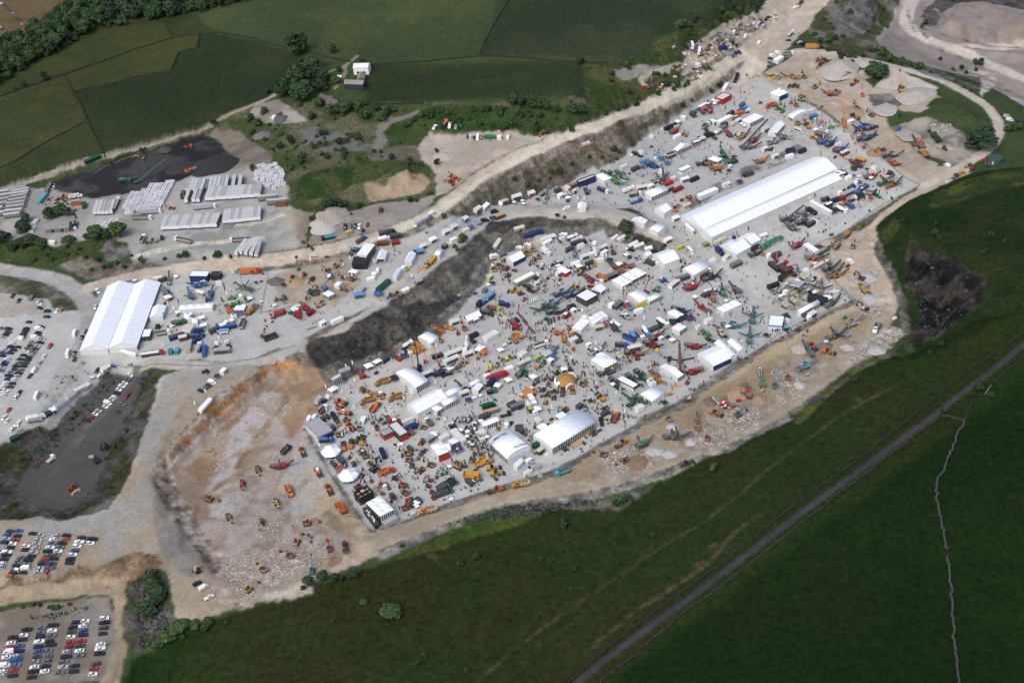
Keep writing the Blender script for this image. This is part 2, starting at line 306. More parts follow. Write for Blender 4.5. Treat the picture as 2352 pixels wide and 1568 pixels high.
zone(SA,tan,'850,1235 1050,1160 1290,1088 1420,1010 1590,922 1780,790 1970,695 1870,600 1930,550 2040,485 2110,430 2200,390 2230,400 2080,470 2010,530 2010,580 2055,650 2060,720 2000,800 1910,880 1800,960 1700,1010 1560,1065 1380,1140 1180,1150 1000,1210 860,1270',tan2,16,.5,.3)
zone(SA,(.296,.276,.252),'1860,600 1930,555 1990,520 2000,580 2020,640 1990,700 1960,690',tan2,12)
zone(SA,(.240,.168,.100),'1640,920 1700,880 1750,900 1740,960 1660,950',tan,9)
zone(SA,(.208,.140,.080),'1390,1070 1440,1040 1480,1060 1420,1085',(.304,.240,.168),5)
strip(RD,beige,'845,1248 1000,1195 1180,1143 1350,1122 1500,1087 1650,1030 1800,940 1900,870 2005,780 2040,710 2035,650 2005,580 2012,520 2080,462 2150,428 2210,390',12,beige2,12,.5,.2)
strip(RK,(.184,.176,.164),'880,1275 1010,1212 1180,1158 1370,1140 1560,1075 1720,1010 1830,945 1930,870 2000,815',5,(.136,.128,.112),4)
zone(RK,(.112,.108,.100),'1010,1210 1180,1158 1380,1145 1500,1125 1420,1170 1250,1180 1180,1165 1080,1190',(.100,.095,.085),7)
zone(RK,(.384,.364,.340),'1980,790 2050,750 2085,760 2050,800 1940,840',(.264,.232,.192),4)
zone(MO,(.0135,.024,.0068),'290,1660 300,1520 400,1470 520,1410 700,1350 880,1290 1060,1210 1200,1165 1420,1175 1500,1120 1700,1020 1850,945 1960,850 2100,805 2352,690 2600,600 2700,1700',(.0175,.0225,.007),55,.54,.3)
zone(MO,(.0085,.0215,.0052),'1320,1660 1500,1480 1760,1310 2000,1140 2180,1000 2420,800 2700,900 2700,1750',(.012,.0225,.006),50,.5,.3)  # lower right moor: cloud shade and vignetting put into the grass colour
zone(MO,(.030,.050,.013),'870,1295 1010,1235 1100,1180 1200,1165 1250,1180 1150,1215 1000,1265',(.046,.055,.015),9)
zone(MO,(.020,.034,.009),'2015,560 2010,520 2080,465 2210,405 2352,385 2600,400 2600,640 2352,695 2100,808 2085,770 2060,700',(.034,.041,.011),22,.54,.25)
zone(MO,(.085,.082,.020),'2150,440 2250,405 2352,390 2420,400 2352,425 2240,455 2130,480',(.04,.052,.015),12)
zone(MO,(.075,.073,.02),'2012,560 2025,530 2060,500 2075,520 2040,560',(.03,.045,.014),8)
zone(RK,(.034,.034,.034),'2085,560 2095,550 2160,590 2210,600 2258,640 2250,690 2210,735 2120,792 2100,780 2120,720 2075,650',(.120,.100,.076),8,.56)  # dark notch rock, with the shade of the hollow painted in
strip(RK,(.120,.110,.095),'2012,560 2040,620 2075,700 2090,790',5,(.050,.060,.030),5)
strip(RK,(.075,.070,.060),'1835,960 1900,900 1960,850 2040,815',7,(.070,.075,.020),6)
zone(SA,(.320,.264,.196),'1745,175 1850,110 1960,130 2060,165 2130,200 2170,230 2110,260 2040,240 2040,290 2090,330 2150,380 2200,385 2120,428 2000,355 1870,240',(.336,.300,.256),15)
zone(RD,(.424,.380,.320),'1960,130 2060,160 2150,200 2130,220 2040,200 1990,190',(.384,.352,.304),10)
zone(FL,(.128,.120,.108),'2035,290 2120,270 2210,300 2270,350 2200,385 2150,365 2090,320',(.264,.240,.212),8)
zone(RK,(.100,.095,.090),'1990,215 2040,215 2100,225 2060,245 2010,245',(.128,.120,.104),5)
zone(GR,(.026,.050,.013),'2120,245 2150,225 2190,222 2240,245 2265,290 2280,330 2240,345 2200,290 2150,285',(.036,.058,.017),8)
zone(GR,(.026,.045,.013),'1880,125 1930,140 2000,165 2030,180 2010,200 1970,175 1900,145',(.04,.055,.02),7)
zone(SC,(.050,.056,.026),'1850,60 1900,0 1930,-60 2120,-60 2070,30 2015,90 2040,120 2180,170 2150,180 2070,160 1960,125 1880,105',(.125,.118,.105),14,.5)
zone(RK,(.095,.093,.095),'1905,60 1930,20 2000,-10 2020,40 1985,80 1940,70',(.112,.104,.096),8)
zone(FL,(.368,.324,.288),'2010,95 2060,20 2110,-60 2420,-60 2420,240 2352,245 2260,190 2200,175 2060,130',(.304,.272,.252),18)
zone(RK,(.100,.100,.100),'2115,60 2130,20 2180,-30 2300,-40 2420,-30 2420,40 2300,10 2210,5 2160,30 2150,60',(.120,.112,.104),9)
zone(FL,(.336,.272,.224),'2150,60 2200,8 2260,5 2420,50 2420,100 2250,90',(.288,.260,.244),14)
strip(RD,(.448,.408,.368),'2120,-60 2085,20 2080,65 2150,95 2240,110 2420,105',11,(.400,.360,.320),8)
strip(RD,(.448,.400,.344),'2150,95 2260,140 2420,210',9,(.400,.360,.320),8)
zone(FL,(.560,.512,.432),'2230,170 2260,150 2290,160 2280,200 2260,225 2250,195',(.360,.328,.296),5)
zone(RK,(.128,.124,.120),'2080,140 2180,165 2260,180 2250,215 2200,210 2150,190',(.060,.070,.035),7)
strip(RD,(.416,.372,.304),'1770,130 1860,112 1950,128 2080,158 2180,190 2262,236 2296,280 2290,320 2260,352 2200,388 2120,428',8,(.368,.332,.280),7)
for _l,_w,_c in(('2120,66 2180,85 2260,105 2352,112',3,(.14,.13,.12)),('2020,110 2060,140 2110,165 2180,190',3,(.12,.115,.11)),('2085,25 2098,70 2130,85',3,(.15,.14,.13)),('2200,160 2260,175 2352,225',4,(.19,.175,.16)),('2150,22 2200,60 2240,95',4,(.27,.22,.185)),('2200,12 2250,50 2290,98',4,(.25,.21,.18)),('2270,10 2310,50 2352,85',4,(.27,.22,.185)),('2140,108 2200,128 2260,160',5,(.20,.185,.17))):
 strip(RK,_c,_l,_w,(.32,.285,.26),6,keep=True)
for _l in('1780,190 1850,200 1960,260 2050,350','1850,130 1900,200 1990,270','2050,360 2120,330 2200,345','1700,1000 1800,900 1900,830 1980,770','1320,1110 1500,1060 1640,1000','480,1100 520,1050 600,1010 660,930','560,1230 640,1170 700,1100','560,1340 600,1250 700,1180','370,1000 400,1100 390,1200','420,930 380,1010 350,1100','1000,395 1100,350 1220,330','300,590 420,560 600,545','430,505 560,520 650,490'):
 for _o in(0,1):strip(RD,(.30,.255,.195),' '.join('%g,%g'%(a+5*_o,b+4*_o)for a,b in PP(_l)),1.5,(.42,.375,.31),5,keep=True)
zone(RD,(.376,.328,.276),'955,345 985,308 1060,305 1245,312 1260,320 1180,355 1080,405 1035,440 1000,450 1000,400',(.320,.280,.236),14)
zone(RD,(.400,.352,.284),'1580,110 1640,65 1740,30 1800,-60 1940,-60 1850,70 1790,130 1740,180 1690,150 1560,175',(.352,.308,.248),14)
zone(FL,(.192,.180,.164),'1400,160 1500,150 1560,160 1500,180 1470,170 1450,190 1420,180',(.240,.220,.192),8)
strip(RD,(.336,.304,.256),'1700,135 1600,150 1500,168 1468,180 1480,195',4,(.288,.264,.224),5)
strip(RK,(.192,.172,.144),'560,605 720,587 900,537 985,502 1060,443 1120,398 1250,338 1400,282 1560,214 1700,137',17,slope1,7)
strip(RD,(.424,.376,.308),'205,660 300,636 400,620 560,600 720,583 830,553 900,533 985,498 1060,439 1120,394 1250,334 1400,279 1560,211 1700,134 1780,70 1890,0 1950,-50',11,(.368,.320,.260),8)
strip(RD,(.424,.376,.308),'1730,120 1720,170 1700,190',9)
strip(PA,(.272,.240,.196),'-60,452 0,432 100,408 240,365 480,288 600,236 640,212',2.6,jit=.4)
strip(PA,(.224,.188,.144),'640,215 760,165 800,150 820,130',3,jit=.4)
strip(PA,(.208,.176,.136),'795,150 790,180 770,205',3.5,jit=.4)
strip(PA,(.05,.046,.02),'1080,1580 1176,1492 1251,1438 1351,1368 1413,1326 1526,1248 1651,1176 1764,1079 1834,1021 1909,966 1976,926 2069,876',1.3,(.026,.032,.01),8,.5,.2,jit=.5,keep=True)
strip(PA,(.05,.042,.022),'1340,1500 1401,1448 1488,1381 1551,1343 1606,1305 1643,1276 1683,1221 1760,1175',2.4,(.017,.027,.008),7,.6,.12,jit=.8,keep=True)
strip(PA,(.03,.034,.012),'1175,1560 1240,1480 1330,1420 1400,1350 1500,1250',1.4,(.018,.026,.008),9,.5,.2,keep=True)
strip(AS,(.040,.039,.041),'1270,1640 1316,1568 1500,1432 1760,1240 2000,1062 2200,912 2352,790 2500,670',3.5,(.048,.046,.048),12,jit=.1)
for _x,_y in((1507,1366),(1395,1450),(1604,1290),(1640,1255),(1970,920),(2263,898),(2168,1270),(1400,1165),(985,1280)):
 near(MO,(.05,.04,.022),_x,_y,2.6,(.02,.027,.009),3,keep=True)
for _x,_y,_r in((600,1180,16),(640,1300,22),(690,1245,14),(560,1330,16),(560,1130,12),(1440,1060,15),(1650,1010,0),(1610,1060,0),(1690,965,15),(1640,985,0),(1970,560,9),(1960,650,8),(2010,690,9),(1830,850,14),(1720,920,10),(1620,1010,14),(1990,170,7),(1900,215,8),(1840,180,7)):
 if _r:near(SA,(.40,.365,.325),_x,_y,_r,(.29,.235,.17),4,.52,.3)
_steep=(SLOPE>9)&np.isin(CLS,(GR,SC,FL,MO))&(GYY<1000)
lay(_steep&~np.isin(CLS,(MO,GR)),RK,slope1,slope2,6)
_g=CLS==GR
COLR[_g]=COLR[_g]*NA([1.12,1.,1.])+NA([.003,.001,.007])
_g=CLS==MO
COLR[_g]=COLR[_g]*NA([.92,1.1,.95])
def tone(t,f,cls):  # scales ground colour by region; darker outer regions carry corner vignetting
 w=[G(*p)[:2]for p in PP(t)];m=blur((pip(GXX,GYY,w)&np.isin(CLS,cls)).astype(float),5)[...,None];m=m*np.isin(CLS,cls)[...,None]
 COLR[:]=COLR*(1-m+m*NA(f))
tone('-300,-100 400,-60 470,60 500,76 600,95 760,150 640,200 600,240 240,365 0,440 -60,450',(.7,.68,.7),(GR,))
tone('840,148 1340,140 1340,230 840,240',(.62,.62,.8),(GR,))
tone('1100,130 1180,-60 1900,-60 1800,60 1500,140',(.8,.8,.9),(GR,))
tone('-60,1040 120,985 250,845 385,850 330,1000 290,1120 150,1195 -60,1195',(.6,.61,.63),(FL,RK))
tone('385,850 520,840 620,850 480,940 360,1080 450,1250 570,1390 440,1440 300,1300 -60,1340 -60,1180 250,1170 320,1000',(.66,.65,.64),(RD,RK))
tone('-60,1340 380,1270 400,1320 260,1600 -60,1640',(.74,.73,.72),(RD,RK,FL))
tone('700,800 765,890 700,985 860,1235 560,1400 340,1070 500,900',(.74,.76,.79),(SA,RD))
tone('840,1230 1600,920 2000,690 2100,760 1960,900 1400,1160 860,1290',(.72,.73,.72),(SA,RD))
tone('1850,110 2020,90 2100,-60 2500,-60 2500,250 2250,200 2100,150',(.66,.65,.65),(FL,RK))
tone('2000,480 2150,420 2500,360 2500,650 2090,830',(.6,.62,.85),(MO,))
tone('2070,540 2280,600 2270,760 2090,810',(.3,.31,.33),(RK,))  # notch rock darkened further, shade painted into its colour
tone('1300,1660 1760,1300 2180,990 2700,700 2700,1700',(.84,.76,.84),(MO,))  # darkens the lower right moor colour for cloud shade and vignetting
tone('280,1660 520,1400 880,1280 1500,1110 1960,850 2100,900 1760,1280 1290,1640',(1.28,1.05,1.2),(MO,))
tone('0,400 640,360 700,600 0,610',(1.4,1.42,1.38),(FL,))
tone('700,620 1000,480 1250,300 1700,100 1760,150 1500,300 1100,460 720,640',(1.2,1.25,1.25),(RD,))
_u=(fbm(GXX,GYY,70,71,3)-.5)
_gm=blur(np.isin(CLS,(GR,MO)).astype(float),6)
HZ=HZ+_gm*(_u*3.2+.35*(fbm(GXX,GYY,5,81,3)-.5))
_rm=blur(np.isin(CLS,(RK,SA,SC)).astype(float),1)
HZ=HZ+_rm*(.9*(fbm(GXX,GYY,6,91,4)-.5))
_lum=(.86+.28*fbm(GXX,GYY,4.5,95,3))*(.88+.24*fbm(GXX,GYY,60,99,2))
COLR*=_lum[...,None]
_p,_q2=G(760,800),G(1000,660);_ax=(_q2-_p)[:2]/NH(*(_q2-_p)[:2])
_ua,_va=GXX*_ax[0]+GYY*_ax[1]+6*_j1,GYY*_ax[0]-GXX*_ax[1]+6*_j2
_st=.6*vnoise(_ua/3.2,_va/15,1,98)+.4*vnoise(_ua/7,_va/2.2,1,99)
_rk=CLS==RK
COLR[_rk]*=(.3+1.4*_st[_rk])[:,None]
for _ in range(1):
 P=np.pad(COLR,((1,1),(1,1),(0,0)),mode='edge')
 COLR=(P[:-2,1:-1]+P[2:,1:-1]+P[1:-1,:-2]+P[1:-1,2:]+4*COLR)/8
def ground_material(name,s1,a1,bump,rough=.95,vor=0,tint=None,va=.24):
 m=bpy.data.materials.new(name);m.use_nodes=True
 n=m.node_tree.nodes;l=m.node_tree.links;b=n['Principled BSDF']
 b.inputs['Roughness'].default_value=rough
 b.inputs['Specular IOR Level'].default_value=.04
 at=n.new('ShaderNodeAttribute');at.attribute_name='cover'
 tc=n.new('ShaderNodeTexCoord')
 no=n.new('ShaderNodeTexNoise');no.inputs['Scale'].default_value=s1;no.inputs['Detail'].default_value=5
 no.inputs['Roughness'].default_value=.65
 l.new(tc.outputs['Object'],no.inputs['Vector'])
 mr=n.new('ShaderNodeMapRange');mr.inputs[1].default_value=.3;mr.inputs[2].default_value=.7
 mr.inputs[3].default_value=1-a1;mr.inputs[4].default_value=1+a1
 l.new(no.outputs['Fac'],mr.inputs[0])
 mx=n.new('ShaderNodeMix');mx.data_type='RGBA';mx.blend_type='MULTIPLY';mx.inputs[0].default_value=1
 l.new(at.outputs['Color'],mx.inputs[6]);l.new(mr.outputs[0],mx.inputs[7])
 out=mx.outputs[2]
 if vor:
  v=n.new('ShaderNodeTexVoronoi');v.inputs['Scale'].default_value=vor
  l.new(tc.outputs['Object'],v.inputs['Vector'])
  m2=n.new('ShaderNodeMapRange');m2.inputs[1].default_value=0;m2.inputs[2].default_value=1
  m2.inputs[3].default_value=1-va;m2.inputs[4].default_value=1+va
  l.new(v.outputs['Color'],m2.inputs[0])
  x2=n.new('ShaderNodeMix');x2.data_type='RGBA';x2.blend_type='MULTIPLY';x2.inputs[0].default_value=1
  l.new(out,x2.inputs[6]);l.new(m2.outputs[0],x2.inputs[7]);out=x2.outputs[2]
 if tint:
  n2=n.new('ShaderNodeTexNoise');n2.inputs['Scale'].default_value=.22;n2.inputs['Detail'].default_value=6
  l.new(tc.outputs['Object'],n2.inputs['Vector'])
  m3_=n.new('ShaderNodeMapRange');m3_.inputs[1].default_value=.45;m3_.inputs[2].default_value=.75
  m3_.inputs[4].default_value=.55
  l.new(n2.outputs['Fac'],m3_.inputs[0])
  x3=n.new('ShaderNodeMix');x3.data_type='RGBA';x3.blend_type='MULTIPLY'
  l.new(m3_.outputs[0],x3.inputs[0]);l.new(out,x3.inputs[6]);x3.inputs[7].default_value=tint+(1,)
  out=x3.outputs[2]
 l.new(out,b.inputs['Base Color'])
 bp=n.new('ShaderNodeBump');bp.inputs['Strength'].default_value=bump;bp.inputs['Distance'].default_value=.6
 l.new(no.outputs['Fac'],bp.inputs['Height']);l.new(bp.outputs[0],b.inputs['Normal'])
 return m
GMAT={'grass_field':ground_material('meadow_grass',.55,.34,.5,tint=(.9,1.,.8)),'moorland':ground_material('moor_grass',.35,.4,.4,tint=(1.1,.97,.9)),'scrub_ground':ground_material('scrub_cover',.5,.5,.8,tint=(.75,.85,.6)),'quarry_floor':ground_material('gravel_floor',.9,.16,.3,tint=(.9,.86,.8)),'haul_road':ground_material('crushed_limestone',.5,.18,.3,tint=(.9,.82,.7)),'rock_face':ground_material('quarried_rock',.45,.4,.6,vor=.55,tint=(.8,.74,.66)),'coal_yard':ground_material('black_fines',.6,.35,.5),'road':ground_material('worn_asphalt',.8,.14,.2),'demo_ground':ground_material('sandy_limestone',.7,.2,.3,vor=1.1,tint=(.93,.84,.72),va=.1),'path':ground_material('stony_track',.9,.2,.3),}
_names={GR:'grass_field',MO:'moorland',SC:'scrub_ground',FL:'quarry_floor',RD:'haul_road',RK:'rock_face',CO:'coal_yard',AS:'road',SA:'demo_ground',PA:'path'}
_ids=np.arange(ny*nx).reshape(ny,nx)
_q=np.stack([_ids[:-1,:-1],_ids[:-1,1:],_ids[1:,1:],_ids[1:,:-1]],-1).reshape(-1,4)
_qc=CLS[:-1,:-1].reshape(-1)
_pos=np.stack([GXX,GYY,HZ],-1).reshape(-1,3).astype(np.float32)
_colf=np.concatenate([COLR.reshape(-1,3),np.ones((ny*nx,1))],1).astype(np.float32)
def mesh_np(name,co,faces,mat,col=None,smooth=True):
 me=bpy.data.meshes.new(name)
 nv,nf,k=len(co),len(faces),faces.shape[1]
 me.vertices.add(nv);me.vertices.foreach_set('co',np.ascontiguousarray(co,np.float32).ravel())
 me.loops.add(nf*k);me.loops.foreach_set('vertex_index',np.ascontiguousarray(faces,np.int32).ravel())
 me.polygons.add(nf);me.polygons.foreach_set('loop_start',np.arange(nf,dtype=np.int32)*k)
 if smooth:me.polygons.foreach_set('use_smooth',np.ones(nf,bool))
 if col is not None:
  a=me.color_attributes.new('cover','FLOAT_COLOR','POINT');a.data.foreach_set('color',np.ascontiguousarray(col,np.float32).ravel())
 me.update(calc_edges=True)
 if mat:me.materials.append(mat)
 return me
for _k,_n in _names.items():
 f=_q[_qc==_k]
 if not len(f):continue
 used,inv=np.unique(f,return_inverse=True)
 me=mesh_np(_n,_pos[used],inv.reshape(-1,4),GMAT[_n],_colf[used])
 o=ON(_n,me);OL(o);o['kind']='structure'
def _outer():
 R=9000.0
 xs=[-R,-3000,-1200,GX0+.6,GX1-.6,1200,3000,R];ys=[-R,-3000,-900,GY0+.6,GY1-.6,2200,4000,R]
 co,fa=[],[]
 for j,y in enumerate(ys):
  for i,x in enumerate(xs):co.append((x,y,float(terr(min(max(x,GX0),GX1),min(max(y,GY0),GY1)))*(1 if abs(x)<3000 else.6)-.4))
 for j in range(7):
  for i in range(7):
   if i==3 and j==3:continue
   fa.append((j*8+i,j*8+i+1,(j+1)*8+i+1,(j+1)*8+i))
 c=np.tile(NA([[.034,.056,.018,1]],np.float32),(64,1))
 me=mesh_np('far_ground',NA(co),NA(fa),GMAT['grass_field'],c)
 o=ON('far_ground',me);OL(o);o['kind']='structure'
_outer()
# ---------------- materials ----------------
_M={}
def srgb(r,g,b):
 f=lambda c:(c/255/12.92)if c<=10 else((c/255+.055)/1.055)**2.4
 return(f(r),f(g),f(b))
PAL=dict(white=(.72,.72,.71),offwhite=(.56,.55,.52),cream=(.50,.46,.36),silver=(.36,.37,.39),lgray=(.30,.31,.32),gray=(.135,.14,.15),dgray=(.055,.058,.064),black=(.018,.019,.022),dark=(.03,.032,.036),red=(.34,.028,.026),dred=(.20,.02,.02),orange=(.46,.125,.03),dorange=(.38,.085,.03),yellow=(.47,.25,.04),amber=(.43,.18,.035),ochre=(.33,.17,.045),lime=(.33,.42,.06),bright=(.50,.45,.06),green=(.025,.16,.06),dgreen=(.012,.06,.035),lgreen=(.07,.28,.07),teal=(.03,.17,.17),cyan=(.08,.30,.33),blue=(.035,.09,.26),dblue=(.015,.03,.11),sky=(.10,.25,.42),navy=(.012,.018,.05),brown=(.10,.06,.035),rust=(.20,.07,.03),tan=(.40,.28,.15),wood=(.42,.28,.14),pink=(.55,.22,.25),purple=(.05,.025,.10),beigem=(.45,.40,.30),sage=(.20,.27,.21),khaki=(.27,.25,.13),turf=(.03,.085,.018),deckbrown=(.085,.045,.032),roofgrey=(.17,.165,.16))
def mat(c,rough=.55,metal=0,vary=.10,spec=.35):
 if isinstance(c,str)and c.startswith('@'):return SPECIAL[c[1:]]
 rgb=PAL[c]if isinstance(c,str)else c
 k=(rgb,rough,metal,vary)
 if k in _M:return _M[k]
 m=bpy.data.materials.new(c if isinstance(c,str)else 'paint');m.use_nodes=True
 n=m.node_tree.nodes;l=m.node_tree.links;b=n['Principled BSDF']
 b.inputs['Roughness'].default_value=rough;b.inputs['Metallic'].default_value=metal
 b.inputs['Specular IOR Level'].default_value=spec
 tc=n.new('ShaderNodeTexCoord');no=n.new('ShaderNodeTexNoise');no.inputs['Scale'].default_value=1.1;no.inputs['Detail'].default_value=3
 l.new(tc.outputs['Object'],no.inputs['Vector'])
 mr=n.new('ShaderNodeMapRange');mr.inputs[1].default_value=.3;mr.inputs[2].default_value=.7
 mr.inputs[3].default_value=1-vary;mr.inputs[4].default_value=1+vary
 l.new(no.outputs['Fac'],mr.inputs[0])
 x=n.new('ShaderNodeMix');x.data_type='RGBA';x.blend_type='MULTIPLY';x.inputs[0].default_value=1
 x.inputs[6].default_value=tuple(rgb)+(1,);l.new(mr.outputs[0],x.inputs[7]);l.new(x.outputs[2],b.inputs['Base Color'])
 _M[k]=m
 return m
def stripe_mat(name,c1,c2,scale,axis=0,width=.12,rough=.6,noise=.08):
 m=bpy.data.materials.new(name);m.use_nodes=True
 n=m.node_tree.nodes;l=m.node_tree.links;b=n['Principled BSDF'];b.inputs['Roughness'].default_value=rough
 tc=n.new('ShaderNodeTexCoord');sp=n.new('ShaderNodeSeparateXYZ');l.new(tc.outputs['Object'],sp.inputs[0])
 d=n.new('ShaderNodeMath');d.operation='MULTIPLY';d.inputs[1].default_value=1/scale;l.new(sp.outputs[axis],d.inputs[0])
 f=n.new('ShaderNodeMath');f.operation='FRACT';l.new(d.outputs[0],f.inputs[0])
 g=n.new('ShaderNodeMath');g.operation='LESS_THAN';g.inputs[1].default_value=width;l.new(f.outputs[0],g.inputs[0])
 x=n.new('ShaderNodeMix');x.data_type='RGBA';l.new(g.outputs[0],x.inputs[0])
 x.inputs[6].default_value=tuple(PAL.get(c1,c1)if isinstance(c1,str)else c1)+(1,);x.inputs[7].default_value=tuple(PAL.get(c2,c2)if isinstance(c2,str)else c2)+(1,)
 no=n.new('ShaderNodeTexNoise');no.inputs['Scale'].default_value=.6;l.new(tc.outputs['Object'],no.inputs['Vector'])
 mr=n.new('ShaderNodeMapRange');mr.inputs[1].default_value=.3;mr.inputs[2].default_value=.7;mr.inputs[3].default_value=1-noise;mr.inputs[4].default_value=1+noise
 l.new(no.outputs['Fac'],mr.inputs[0])
 y=n.new('ShaderNodeMix');y.data_type='RGBA';y.blend_type='MULTIPLY';y.inputs[0].default_value=1
 l.new(x.outputs[2],y.inputs[6]);l.new(mr.outputs[0],y.inputs[7]);l.new(y.outputs[2],b.inputs['Base Color'])
 return m
GLASS=mat((.022,.027,.032),.12,vary=.03,spec=.6)
TYRE=mat((.02,.02,.021),.85)
STEEL=mat((.20,.20,.21),.5,.5)
TRACK=mat((.045,.043,.042),.8,vary=.25)
TENT=stripe_mat('pvc_roof',(.74,.765,.80),(.57,.57,.58),5.,0,.05,.5,.03)
TENTPLAIN=mat((.73,.755,.79),.5,vary=.03)
WALLP=stripe_mat('tent_panel',(.62,.63,.65),(.36,.37,.39),1.25,0,.14,.5,.05)
WALLPY=stripe_mat('tent_end_panel',(.62,.63,.65),(.36,.37,.39),1.25,1,.14,.5,.05)
WINX=stripe_mat('tent_glazing',(.05,.058,.07),(.70,.71,.72),1.25,0,.22,.25,.05)
TRAILROOF=stripe_mat('trailer_roof',(.42,.42,.41),(.30,.30,.30),1.25,0,.10,.6,.16)
TRAILROOF2=stripe_mat('trailer_roof_dull',(.30,.30,.305),(.22,.22,.225),1.25,0,.10,.65,.2)
CORR=stripe_mat('corrugated',(.22,.215,.20),(.16,.155,.15),.9,0,.4,.8,.2)
STONE=ground_material('dry_stone',1.2,.4,.8,vor=1.6)
SPECIAL=dict(tent=TENT,plain=TENTPLAIN,panel=WALLP,panely=WALLPY,glaze=WINX,trail=TRAILROOF,trail2=TRAILROOF2,corr=CORR,glass=GLASS,tyre=TYRE,steel=STEEL,track=TRACK)
# ---------------- mesh builder ----------------
class MB:
 def __init__(s):s.v=[];s.f=[];s.m=[]
 def add(s,v,f,m=0):
  k=len(s.v);s.v+=[tuple(p)for p in v];s.f+=[tuple(i+k for i in q)for q in f];s.m+=[m]*len(f);return s
 def box(s,x0,x1,y0,y1,z0,z1,m=0,tx=0,ty=0):
  v=[(x0,y0,z0),(x1,y0,z0),(x1,y1,z0),(x0,y1,z0),(x0+tx,y0+ty,z1),(x1-tx,y0+ty,z1),(x1-tx,y1-ty,z1),(x0+tx,y1-ty,z1)]
  return s.add(v,[(3,2,1,0),(4,5,6,7),(0,1,5,4),(1,2,6,5),(2,3,7,6),(3,0,4,7)],m)
 def prism(s,pts,y0,y1,m=0,inset=0):
  n=len(pts);v=[(x,y0,z)for x,z in pts]+[(x,y1,z)for x,z in pts]
  a=sum(pts[i][0]*pts[(i+1)%n][1]-pts[(i+1)%n][0]*pts[i][1]for i in range(n))
  f=[tuple(range(n)),tuple(range(2*n-1,n-1,-1))]+[((i+1)%n,i,i+n,(i+1)%n+n)for i in range(n)]
  if a<0:f=[q[::-1]for q in f]
  return s.add(v,f,m)
 def beam(s,p,q,w,h=None,m=0):
  h=h or w;p,q=Vector(p),Vector(q);d=(q-p).normalized()
  u=d.cross(Vector((0,0,1)))
  u=Vector((0,1,0))if u.length<1e-3 else u.normalized()
  t=u.cross(d);v=[]
  for c in(p,q):
   for a,b in((-1,-1),(1,-1),(1,1),(-1,1)):v.append(c+u*a*w/2+t*b*h/2)
  return s.add(v,[(3,2,1,0),(4,5,6,7),(0,1,5,4),(1,2,6,5),(2,3,7,6),(3,0,4,7)],m)
 def cyl(s,p,q,r,n=10,m=0,r2=None):
  r2=r if r2 is None else r2;p,q=Vector(p),Vector(q);d=(q-p).normalized()
  u=d.orthogonal().normalized();t=d.cross(u);v=[]
  for c,R in((p,r),(q,r2)):
   for i in range(n):
    a=2*pi*i/n;v.append(c+(u*cos(a)+t*sin(a))*R)
  return s.add(v,[tuple(range(n-1,-1,-1)),tuple(range(n,2*n))]+[(i,(i+1)%n,(i+1)%n+n,i+n)for i in range(n)],m)
 def tub(s,x0,x1,y0,y1,z0,z1,flare=.0,th=.12,m=0,mi=None):
  mi=m if mi is None else mi
  o=[(x0+flare,y0+flare,z0),(x1-flare,y0+flare,z0),(x1-flare,y1-flare,z0),(x0+flare,y1-flare,z0),(x0,y0,z1),(x1,y0,z1),(x1,y1,z1),(x0,y1,z1)]
  i_=[(x0+th,y0+th,z1),(x1-th,y0+th,z1),(x1-th,y1-th,z1),(x0+th,y1-th,z1),(x0+flare+th,y0+flare+th,z0+th),(x1-flare-th,y0+flare+th,z0+th),(x1-flare-th,y1-flare-th,z0+th),(x0+flare+th,y1-flare-th,z0+th)]
  s.add(o+i_,[(3,2,1,0),(0,1,5,4),(1,2,6,5),(2,3,7,6),(3,0,4,7),(4,5,9,8),(5,6,10,9),(6,7,11,10),(7,4,8,11)],m)
  k=len(s.v)-16
  for q in((8,9,13,12),(9,10,14,13),(10,11,15,14),(11,8,12,15),(12,13,14,15)):
   s.f.append(tuple(a+k for a in q));s.m.append(mi)
  return s
 def mesh(s,name,mats):
  me=bpy.data.meshes.new(name);me.from_pydata(s.v,[],s.f)
  for q in(mats if isinstance(mats,(list,tuple))else[mats]):me.materials.append(q)
  if any(s.m):me.polygons.foreach_set('material_index',s.m)
  me.update();return me
 def build(s,name,mats,parent=None):
  o=ON(name,s.mesh(name,mats));OL(o)
  if parent is not None:o.parent=parent
  return o
 def shade(s):return s
def empty(name,parent=None):
 o=ON(name,None);OL(o);o.empty_display_size=.5
 if parent is not None:o.parent=parent
 return o
def copy_tree(o,parent=None):
 c=o.copy();OL(c);c.parent=parent
 for ch in o.children:copy_tree(ch,c)
 return c
LABELS={}
def tag(o,label,cat,group=None,kind=None):
 o['label']=label;o['category']=cat
 if group:o['group']=group
 if kind:o['kind']=kind
 LABELS.setdefault(label,[]).append(group)
 return o
PROTO={}
def get(key,fn):
 """a fresh copy of a kind of thing (its parts are copied one by one)"""
 if key not in PROTO:
  r=fn();PROTO[key]=r;r['used']=0
 p=PROTO[key]
 if not p['used']:
  p['used']=1;return p
 return copy_tree(p)
